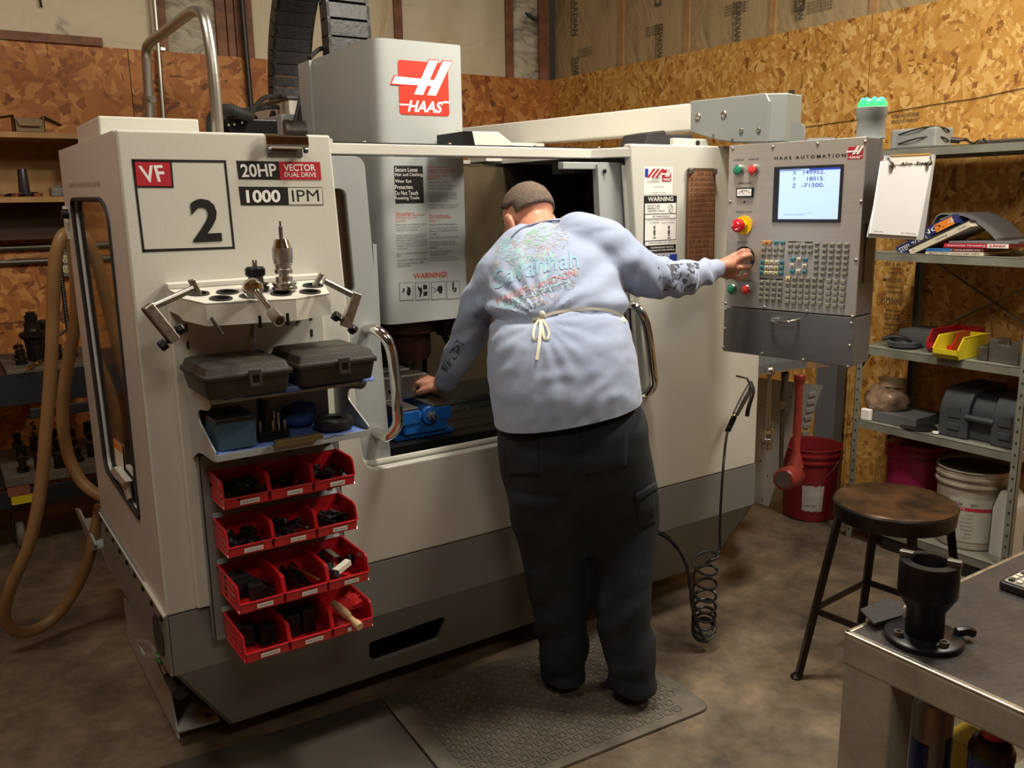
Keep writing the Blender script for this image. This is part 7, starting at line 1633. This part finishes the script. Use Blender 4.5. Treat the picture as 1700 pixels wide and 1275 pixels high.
# rear left tray corner
MB().prism([at(x, y, 'X', .40) for x, y in ((124, 844), (130, 846), (158, 905), (153, 915))], (.008, 0, 0)).build('rear_tray', lgrey, mach); MB().prism([V((.40, 3.44, .40)), V((.56, 3.44, .40)), V((.56, 3.75, .42)), V((.40, 3.75, .42))], (0, 0, .006)).build('rear_tray', lgrey, mach)
# column box, motor, cable carrier behind the head
cy_ = 3.75
C8 = lambda x, y, Y_=cy_: at(x, y, 'Y', Y_)
a, c = C8(479, 163), C8(520, 222)
MB().prism([(a.x-.0, 3.75, 1.80), (1.62, 3.75, 1.80), (1.62, 4.45, 1.80), (a.x, 4.45, 1.80)], (0, 0, a.z-1.80)).build('column_box', cream, mach, bevel=.004)
MB().box((a.x-.01, 3.74, a.z-.002), (1.63, 4.46, a.z+.010)).build('column_lid', dkgrey, mach, bevel=.002)
for y_, z_, r_ in ((3.95, a.z-.07, .04), (4.2, a.z-.07, .04), (3.85, a.z-.16, .035), (4.1, a.z-.20, .045), (4.3, a.z-.22, .05)): MB().lathe((a.x-.001, y_, z_), (-1, 0, 0), [(0, 0), (r_, 0), (r_, .006), (r_*.7, .01), (0, .01)], 20).build('cable_gland', blackm, mach, smooth=True)
a2, c2 = C8(460, 200, 3.55), C8(514, 193, 3.55)
MB().box((a2.x, 3.50, 1.80), (c2.x, 3.74, c2.z)).build('motor_mount', lgrey, mach, bevel=.004)
m0 = C8(472, 218, 3.47); MB().lathe(m0, V((1, -.15, 0)), [(0, 0), (.045, 0), (.045, .02), (.042, .022), (.042, .09), (.05, .092), (.05, .10), (0, .10)], 26).build('drive_motor', dsteel, mach, smooth=True)
ccp = [(4.26, 2.10), (4.25, 2.25), (4.20, 2.42), (4.10, 2.58), (3.97, 2.70), (3.84, 2.76), (3.71, 2.73), (3.62, 2.62), (3.57, 2.45), (3.56, 2.25), (3.56, 2.05)]
P = smoothpath([V((0, y, z)) for y, z in ccp], 3); xa, xb = 1.485, 1.675
chm = mat('cable_chain_plastic', (.022, .021, .022), .45, bump=.3, bscale=40)
cc = T('cable_carrier', 'tall black cable carrier chain arching up behind the grey head of the machine', 'cable carrier', (1.58, 4.0, 2.1))
dist = 0; 
fr_ = MB().frames(P)
for i in range(len(P)-1):
    p, q = P[i], P[i+1]; t = (q-p).normalized(); n = V((1, 0, 0)).cross(t).normalized()
    b = MB()
    for x in (xa, xb-.014): b.prism([V((x, 0, 0))+p+n*.035-t*.004, V((x, 0, 0))+q+n*.035+t*.002, V((x, 0, 0))+q-n*.035+t*.002, V((x, 0, 0))+p-n*.035-t*.004], (.014, 0, 0))
    for s_ in (-1, 1):
        o_ = n*(.031*s_); b.prism([V((xa, 0, 0))+p+o_+t*.004, V((xa, 0, 0))+q+o_-t*.002, V((xa, 0, 0))+q+o_+n*(.004*s_)-t*.002, V((xa, 0, 0))+p+o_+n*(.004*s_)+t*.004], (xb-xa, 0, 0))
    b.build('chain_link', chm, cc, bevel=.001)
cab = mat('cable_grey_black', (.03, .028, .027), .5)
def cable(name, label, pts, r, m=cab, par=None, cat='cable'):
    o = MB().tube(smoothpath([at(*p[:2], 'Y', p[2]) if len(p) == 3 else V(p) for p in pts], 6), r, 10).build(name, m, par, smooth=True)
    if not par: tag(o, label, cat)
    return o
for i, pts in enumerate(([(512, 108, 3.5), (503, 150, 3.5), (495, 185, 3.48), (488, 216, 3.46)], [(516, 108, 3.5), (507, 150, 3.5), (499, 190, 3.48), (493, 216, 3.46)], [(466, 160, 3.8), (440, 162, 3.7), (422, 180, 3.6), (418, 200, 3.5), (424, 222, 3.4)], [(466, 178, 3.9), (445, 178, 3.8), (420, 182, 3.7), (385, 185, 3.5), (372, 200, 3.4)], [(514, 96, 3.55), (530, 82, 3.6), (545, 80, 3.65), (556, 90, 3.65), (560, 102, 3.6)])):
    cable('power_cable', '', pts, (.011, .011, .010, .010, .009)[i], par=mach)
b = MB(); a, c = C8(376, 197, 3.2), C8(457, 198, 3.2); b.box((a.x, 3.18, MT-.006), (c.x, 3.30, a.z)); b.build('junction_box', blackm, mach, bevel=.004)
for px, py in ((389, 206), (402, 203), (380, 207)): MB().ball(at(px, py, 'Y', 3.178), .006, seg=8).build('box_screw', steel, mach)
rp = smoothpath([at(*q, 'Y', 3.15) for q in ((352, 222), (351, 205), (356, 190), (368, 183), (384, 182), (405, 190), (420, 196))], 10)
cor = MB(); cor.tube(rp, [.020 if i % 2 else .0165 for i in range(len(rp))], 14); cor.build('corrugated_hose', cab, mach, smooth=True)
rp = smoothpath([at(*q, 'Y', 3.25) for q in ((366, 222), (366, 208), (372, 193), (386, 188), (400, 189))], 10)
cor = MB(); cor.tube(rp, [.018 if i % 2 else .015 for i in range(len(rp))], 14); cor.build('corrugated_hose', cab, mach, smooth=True)
cable('cable', 'black cable lying along the roof edge behind the white roof box', [(278, 211, 3.2), (292, 210, 3.2), (308, 214, 3.15), (322, 220, 3.1)], .009, cab, mach)
# bent steel pipe rail standing on the machine
galv = mat('galvanised_pipe', (.40, .385, .34), .34, .9, bump=.05)
rx = .76; rail = [at(247, 200, 'X', rx), at(245, 130, 'X', rx), at(243, 85, 'X', rx), at(250, 70, 'X', rx), at(275, 52, 'X', rx), at(312, 24, 'X', rx), at(327, 19, 'X', rx), at(338, 28, 'X', rx), at(346, 60, 'X', rx), at(354, 120, 'X', rx), at(362, 200, 'X', rx)]
rail[0].z = MT-.006; rail[-1].z = MT-.006; rail[-1].y = rail[-2].y
ro = MB().tube(smoothpath(rail, 6), .0165, 16).build('pipe_rail', galv, smooth=True); tag(ro, 'bent steel pipe hoop standing up from the left roof of the machine', 'pipe')
adopt(MB().tube([at(244, 166, 'X', rx)+V((0, -.02, 0)), at(252, 166, 'X', rx)+V((0, -.02, 0))], .012, 10).build('pipe_clamp', steel, smooth=True), ro)
# conduits on the back wall
def wpipe(name, label, pts, r, m, Y_=YB-.03):
    o = MB().tube([at(x, y, 'Y', Y_) for x, y in pts], r, 12).build(name, m, smooth=True); return tag(o, label, 'pipe')
p1 = wpipe('conduit_pipe', 'thin galvanised conduit running up the back wall beside the bent pipe hoop', [(254, -30), (262, 70), (276, 260)], .014, galv)
adopt(MB().box(at(262, 78, 'Y', YB-.012), at(274, 84, 'Y', YB-.002)).build('pipe_strap', galv), p1)
wpipe('conduit_pipe', 'dark vertical pipe running up the back wall left of the cable carrier', [(399, -30), (409, 90), (424, 260)], .017, mat('dark_pipe', (.035, .032, .03), .4, .5))
zA, zB = 1.445, 1.368
pa = tag(MB().cyl((-2.5, YB-.025, zA), (1.35, YB-.025, zA), .016).build('conduit_pipe', mat('grimy_conduit', (.17, .155, .13), .4, .8), smooth=True), 'upper of the two horizontal conduits low on the back wall under the wooden shelf', 'pipe')
pb2 = tag(MB().cyl((-2.5, YB-.025, zB), (.62, YB-.025, zB), .016).build('conduit_pipe', mat('grimy_conduit', (.17, .155, .13)), smooth=True), 'lower of the two horizontal conduits, ending in the outlet box', 'pipe')
ob = T('outlet_box', 'grey four-gang electrical outlet box with cream sockets on the back wall', 'outlet', (.70, YB, 1.28))
MB().box((.625, YB-.06, 1.275), (.80, YB, 1.415)).build('box_body', mat('outlet_grey', (.14, .14, .135), .5), ob, bevel=.006)
sk = mat('socket_cream', (.55, .50, .33), .5)
for x in (.672, .750):
    for z in (1.375, 1.318):
        s2 = MB().lathe((x, YB-.0605, z), (0, -1, 0), [(0, 0), (.021, 0), (.021, .004), (0, .005)], 24).build('socket', sk, ob, smooth=True)
        b = MB(); b.box((x-.009, YB-.067, z-.002), (x-.006, YB-.065, z+.010)); b.box((x+.006, YB-.067, z-.002), (x+.009, YB-.065, z+.010)); b.lathe((x, YB-.065, z-.009), (0, -1, 0), [(0, 0), (.0035, 0), (.0035, .002), (0, .002)], 10); b.build('socket_slots', black, s2)
tag(MB().tube([at(x, y, 'Y', YB-.04) for x, y in ((-20, 438), (60, 422), (116, 415))], .002, 6).build('thin_cord', mat('pale_cord', (.45, .38, .28), .6)), 'thin pale cord strung across between the two horizontal conduits', 'cord')
tag(MB().tube(smoothpath([at(x, y, 'Y', YB-.04) for x, y in ((637, -30), (643, 5), (641, 30), (637, 50), (637, 90))], 5), .003, 6).build('yellow_wire', mat('yellow_wire', (.62, .42, .05), .5)), 'thin yellow wire hanging beside the cable carrier on the back wall', 'wire')
tag(MB().tube(smoothpath([at(x, y, 'Y', YB-.02) for x, y in ((64, -10), (67, 3), (69, 12))], 4), .006, 6).build('insulation_rag', black), 'small dark scrap stuck to the white insulation at the top left', 'scrap')
q = at(880, 27, 'Y', YB-.01); tag(MB().tube([q+V((-.04, 0, .02)), q, q+V((.05, 0, -.025))], [.006, .016, .005], 8).build('insulation_scrap', cab), 'small dark scrap stuck to the insulation above the corner', 'scrap')
# wooden wall shelf
ws = T('wooden_wall_shelf', 'yellowish plywood shelf unit fixed to the back wall at the far left', 'shelf', (0, 5.4, 1.69))
ply = mat('plywood', (.42, .24, .085), .6, col2=(.30, .16, .055), vscale=6)
for z in (2.005, 1.685): MB().box((.20, 5.18, z), (.82, YB-.001, z+.028)).build('shelf_board', ply, ws)
MB().box((.79, 5.19, 1.713), (.82, YB-.001, 2.005)).build('shelf_side', ply, ws); MB().box((.228, YB-.016, 1.713), (.79, YB-.002, 2.005)).build('shelf_back', ply, ws); MB().box((.20, 5.19, 1.713), (.228, YB-.001, 2.005)).build('shelf_back', ply, ws)
MB().box((.20, 5.45, 1.49), (.82, YB-.045, 1.684)).build('shelf_cleat', mat('dark_stained_wood', (.055, .028, .014), .6), ws)
bxo = T('cardboard_box', 'small open cardboard box with spread flaps on top of the wooden wall shelf', 'box', at(52, 220, 'Y', 5.25)); kr = mat('cardboard', (.26, .17, .085), .7, col2=(.19, .12, .06), vscale=12)
a, c = at(26, 219, 'Y', 5.22), at(76, 219, 'Y', 5.22); z0 = 2.034; zt4 = at(50, 191, 'Y', 5.22).z
b = MB(); b.box((a.x, 5.22, z0), (c.x, 5.224, zt4-.02)); b.box((a.x, 5.38, z0), (c.x, 5.384, zt4)); b.box((a.x, 5.22, z0), (a.x+.004, 5.384, zt4)); b.box((c.x-.004, 5.22, z0), (c.x, 5.384, zt4)); b.box((a.x, 5.22, z0), (c.x, 5.384, z0+.004)); b.build('box_body', kr, bxo)
MB().prism([V((a.x, 5.22, zt4)), V((a.x, 5.38, zt4)), V((a.x-.11, 5.38, zt4-.02)), V((a.x-.11, 5.22, zt4-.02))], (0, 0, .003)).build('box_flap', kr, bxo); MB().prism([V((c.x, 5.22, zt4)), V((c.x, 5.38, zt4)), V((c.x+.085, 5.38, zt4-.04)), V((c.x+.085, 5.22, zt4-.045))], (0, 0, .003)).build('box_flap', kr, bxo)
MB().prism([V((a.x+.008, 5.216, zt4-.02)), V((c.x-.008, 5.216, zt4-.02)), V((c.x-.02, 5.20, zt4-.055)), V((a.x+.02, 5.20, zt4-.055))], (0, .003, 0)).build('box_flap', kr, bxo)
zs5 = 1.714; Y5 = 5.28
def L5(x): return at(x, 328, 'Y', Y5).x
MB().lathe((L5(42), Y5, zs5), (0, 0, 1), [(0, 0), (.028, 0), (.022, .13), (.020, .14), (0, .14)], 22).build('x', mat('gloss_black', (.03, .025, .03)), smooth=True); o = COL.objects[-1]; o.name = 'black_flask'; tag(o, 'tapered glossy black cylinder standing on the lower board of the wall shelf', 'cylinder')
gbx = MB(); gbx.box((L5(84), 5.24, zs5), (L5(84)+.085, 5.32, zs5+.045)); gbx.box((L5(84)+.03, 5.26, zs5+.045), (L5(84)+.05, 5.28, zs5+.055)); tag(gbx.build('metal_block', dsteel, bevel=.003), 'small grey metal box at the right end of the wooden wall shelf', 'box')
random.seed(21)
for i, px in enumerate((2, 10, 18, 27, 33, 58, 63)):
    x = L5(px); h = random.uniform(.010, .026); tag(MB().obox((x, 5.24+random.random()*.05, zs5+h/2), (random.uniform(.02, .045), .03, h), rotz(random.random()*3)).build('tool_insert', blackm if i % 3 else mat('rusty_bit', (.22, .06, .03), .6), bevel=.002), 'small dark metal bit lying loose on the wooden wall shelf', 'bit', 'loose bits on the wall shelf')
# brown hose hooked on the machine side
hm = mat('tan_rubber_hose', (.30, .165, .065), .42, col2=(.22, .125, .055), vscale=9)
hs = T('tan_hose', 'tan brown hose hung on the rear machine corner and looping down to the floor', 'hose', (.2, 3.6, 0))
def hpath(pts, nm):
    P = smoothpath([V((*at(x, y, 'Y', Y_)[:], )) for x, y, Y_ in pts], 7)
    for p in P: p.z = max(p.z, .024)
    MB().tube(P, .0215, 14).build(nm, hm, hs, smooth=True)
hpath([(116, 386, 3.38), (106, 390, 3.36), (98, 405, 3.35), (91, 440, 3.35), (88, 520, 3.36), (84, 620, 3.37), (76, 720, 3.38), (70, 790, 3.39), (61, 850, 3.40), (46, 910, 3.42), (22, 965, 3.46), (10, 1000, 3.50), (9, 1030, 3.54), (28, 1048, 3.57), (62, 1044, 3.60), (100, 1015, 3.62), (130, 970, 3.60), (148, 925, 3.55), (158, 880, 3.52), (166, 840, 3.50)], 'hose_strand')
hpath([(120, 400, 3.45), (124, 440, 3.46), (127, 490, 3.46), (124, 540, 3.47), (113, 602, 3.48), (105, 660, 3.48), (105, 710, 3.48), (114, 758, 3.48), (132, 795, 3.46), (150, 813, 3.44), (170, 826, 3.42)], 'hose_strand')
kb = at(102, 355, 'Y', 3.3); MB().cyl(kb, kb+V((.08, 0, -.005)), .016).build('hose_hook', blackm, mach, smooth=True); q = at(111, 372, 'Y', 3.34); MB().box((q.x-.006, 3.34, q.z-.05), (q.x+.006, 3.36, q.z+.06)).build('hook_plate', cream, mach)
# ---- tool cart at the back
ct = T('tool_cart', 'dark steel cart on casters with two decks of tool holders by the back wall', 'cart', (.2, 4.9, 0))
crt = mat('cart_paint', (.022, .024, .028), .45, .3); dk = mat('dusty_deck', (.13, .105, .08), .65, col2=(.085, .07, .055), vscale=8)
cx0_, cx1_, cy0_, cy1_ = -.75, .80, 4.70, 5.30
zT, zL = .905, .395
MB().box((cx0_, cy0_, zT-.17), (cx1_, cy0_+.012, zT-.022)).build('cart_rail', crt, ct, bevel=.003); MB().box((cx0_, cy0_, zT-.025), (cx1_, cy1_, zT-.022)).build('cart_rail', crt, ct)
MB().box((.34, cy0_-.02, zT-.24), (.80, cy0_-.005, zT-.19)).build('cart_rail', crt, ct, bevel=.004)
MB().box((cx0_, cy0_, zL-.16), (cx1_, cy0_+.012, zL-.07)).build('cart_rail', crt, ct, bevel=.003); MB().box((cx0_, cy0_, zL-.055), (cx1_, cy1_, zL-.05)).build('cart_shelf', crt, ct)
for x in (cx0_, cx1_-.05):
    for y in (cy0_+.012, cy1_-.05): MB().box((x, y, .14), (x+.05, y+.045, zT-.026)).build('cart_post', crt, ct, bevel=.003)
for x in (.24, -.5, .70):
    w_ = MB().lathe((x-.02, 4.78, .072), (1, 0, 0), [(0, 0), (.045, 0), (.062, .003), (.070, .010), (.070, .032), (.062, .039), (.045, .042), (0, .042)], 30).build('caster_wheel', mat('scuffed_tyre', (.16, .145, .12), .7, bump=.8, bscale=50), ct, smooth=True)
    MB().box((x-.035, 4.75, .07), (x-.027, 4.81, .17)).build('caster_fork', crt, w_)
tb1 = tag(MB().box((.27, cy0_+.02, zT-.022), (cx1_, cy1_, zT)).build('deck_board', dk, bevel=.003), 'dusty board full of tool holders on the upper deck of the cart', 'board')
tb2 = tag(MB().box((.20, cy0_-.01, zL-.05), (cx1_, cy1_-.02, zL)).build('deck_board', dk, bevel=.003), 'dusty board full of tool holders on the lower deck of the cart', 'board')
tag(MB().box((.205, cy0_-.012, zL-.098), (.30, cy0_+.1, zL-.052)).build('wood_block', mat('reddish_block', (.22, .08, .04), .6)), 'reddish wood block under the lower deck board of the cart', 'block')
tag(MB().box((.215, cy0_-.03, zL-.135), (.34, cy0_-.002, zL-.10)).build('yellow_level', mat('yellow_bin_plastic', (.62, .50, .02))), 'short yellow block on the lower rail of the cart', 'block')
dirty = mat('oily_holder', (.035, .031, .028), .35, .8); brt = mat('oily_holder_bright', (.20, .18, .15), .3, 1)
def holder(px, py, z0, kind, s=1.0, nm='tool_holder', lab='', i=0):
    c = at(px, py, 'Z', z0); t = T(nm, lab, 'tool holder', c)
    MB().lathe(c, (0, 0, 1), [(0, 0), (.034*s, 0), (.036*s, .004), (.036*s, .009), (.030*s, .012), (.030*s, .016), (.036*s, .019), (.036*s, .026), (.024*s, .029)], 22).build('flange', dirty, t, smooth=True)
    if kind == 0: MB().lathe(c+V((0, 0, .027)), (0, 0, 1), [(0, 0), (.022*s, 0), (.022*s, .035*s), (.028*s, .038*s), (.028*s, .060*s), (.022*s, .064*s), (0, .064*s)], 20).build('collet_nut', dirty, t, smooth=True); MB().cyl(c+V((0, 0, .09*s)), c+V((0, 0, .12*s)), .006*s, .002).build('cutter', brt, t, smooth=True)
    elif kind == 1: MB().lathe(c+V((0, 0, .027)), (0, 0, 1), [(.012*s, 0), (.032*s, 0), (.032*s, .062*s), (.028*s, .066*s), (.013*s, .066*s), (.012*s, .03)], 22, closed=True).build('end_mill_body', dirty, t, smooth=True)
    elif kind == 2:
        MB().lathe(c+V((0, 0, .027)), (0, 0, 1), [(0, 0), (.033*s, 0), (.033*s, .05*s), (.026*s, .055*s), (0, .055*s)], 22).build('end_mill_body', dirty, t, smooth=True)
        b = MB(); sp_ = [c+V((.010*math.cos(a*.5), .010*math.sin(a*.5), .08*s+.004*a)) for a in range(24)]; b.tube(sp_, .006, 6); b.cyl(c+V((0, 0, .07)), c+V((0, 0, .175*s)), .009); b.build('end_mill', brt, t, smooth=True)
    return t
low = [(30, 742, 0, 'with a pointed cutter, furthest left in the rear row'), (60, 745, 2, 'with a tall fluted end mill'), (37, 764, 1, 'with a wide open bore at the left'), (92, 736, 1, 'with a shiny bore between the hose strands'), (97, 752, 0, 'dark one just right of the thick hose strand'), (119, 736, 1, 'with an open bore right of the hose'), (124, 752, 0, 'short pointed one right of the hose'), (66, 758, 0, 'small one behind the thick hose strand'),
       (39, 783, 0, 'nearest the left front corner'), (68, 779, 1, 'half hidden in front of the thick hose strand'), (100, 776, 1, 'with a bright rim at the front edge'), (130, 766, 0, 'with a broad flange near the machine'), (148, 722, 1, 'at the rear right near the machine'), (153, 742, 0, 'in the middle right near the machine'), (155, 757, 1, 'at the front right near the machine')]
for px, py, kd, d in low: holder(px, py, zL, kd, .78, lab='tool holder %s, lower cart deck' % d)
for px, py, kd, d in ((36, 605, 0, 'with a small chuck at the front left'), (33, 597, 0, 'behind the front left one'), (64, 600, 1, 'with an open bore in front of the big face mill'), (97, 596, 0, 'right of the thick hose strand'), (120, 592, 1, 'rightmost, by the black threaded rod')): holder(px, py, zT, kd, .78, lab='tool holder %s, upper cart deck' % d)
def standY(label, cat, name, cx, yb, z0, prof, m):
    c = at(cx, yb, 'Z', z0); s_ = depth(c)/FPX; return tag(MB().lathe(c, (0, 0, 1), [(0, 0)]+[(w*s_, max(0, at(cx, y, 'Y', c.y).z-z0)) for w, y in prof]+[(0, at(cx, prof[-1][1], 'Y', c.y).z-z0)], 26).build(name, m, smooth=True), label, cat)
standY('large dark face mill with a toothed tip and wide collar on the upper cart deck', 'face mill', 'face_mill', 60, 597, zT, [(12, 597), (13, 575), (15, 562), (21, 558), (21, 552), (13, 548), (12, 545), (12, 535), (9, 533), (10, 528), (10, 523), (7, 521), (7, 517)], dirty)
standY('second dark holder with a rounded top partly behind the thick hose on the upper deck', 'tool holder', 'shell_mill', 79, 590, zT, [(9, 590), (10, 560), (13, 556), (13, 548), (9, 544), (10, 534), (7, 530)], dirty)
c = at(118, 590, 'Z', zT); b = MB(); rp = [V((c.x, c.y, c.z+i*.006)) for i in range(78)]; b.tube(rp, [.012 if i % 2 else .0095 for i in range(78)], 10); b.ball(V((c.x, c.y, c.z+.475)), .017, seg=12); tag(b.build('threaded_rod', dirty, smooth=True), 'tall black threaded rod with a knob standing on the cart under the outlet box', 'rod')
a = at(46, 612, 'Z', zT+.01); c = at(67, 600, 'Z', zT+.01); tag(MB().tube([a, a.lerp(c, .6), a.lerp(c, .62), c], [.008, .008, .012, .012], 10).build('brass_fitting', mat('bright_brass', (.55, .42, .10), .25, 1), smooth=True), 'yellow brass fitting lying on the front of the upper cart deck', 'fitting')
a = at(88, 560, 'Y', 5.0); MB().tube(smoothpath([at(x, y, 'Y', 5.0) for x, y in ((84, 560), (98, 556), (110, 548), (116, 546))], 5), .007, 8).build('x', dirty, smooth=True); o = COL.objects[-1]; o.name = 'wire_arm'; tag(o, 'bent dark arm reaching from the shell mill to the threaded rod', 'arm')
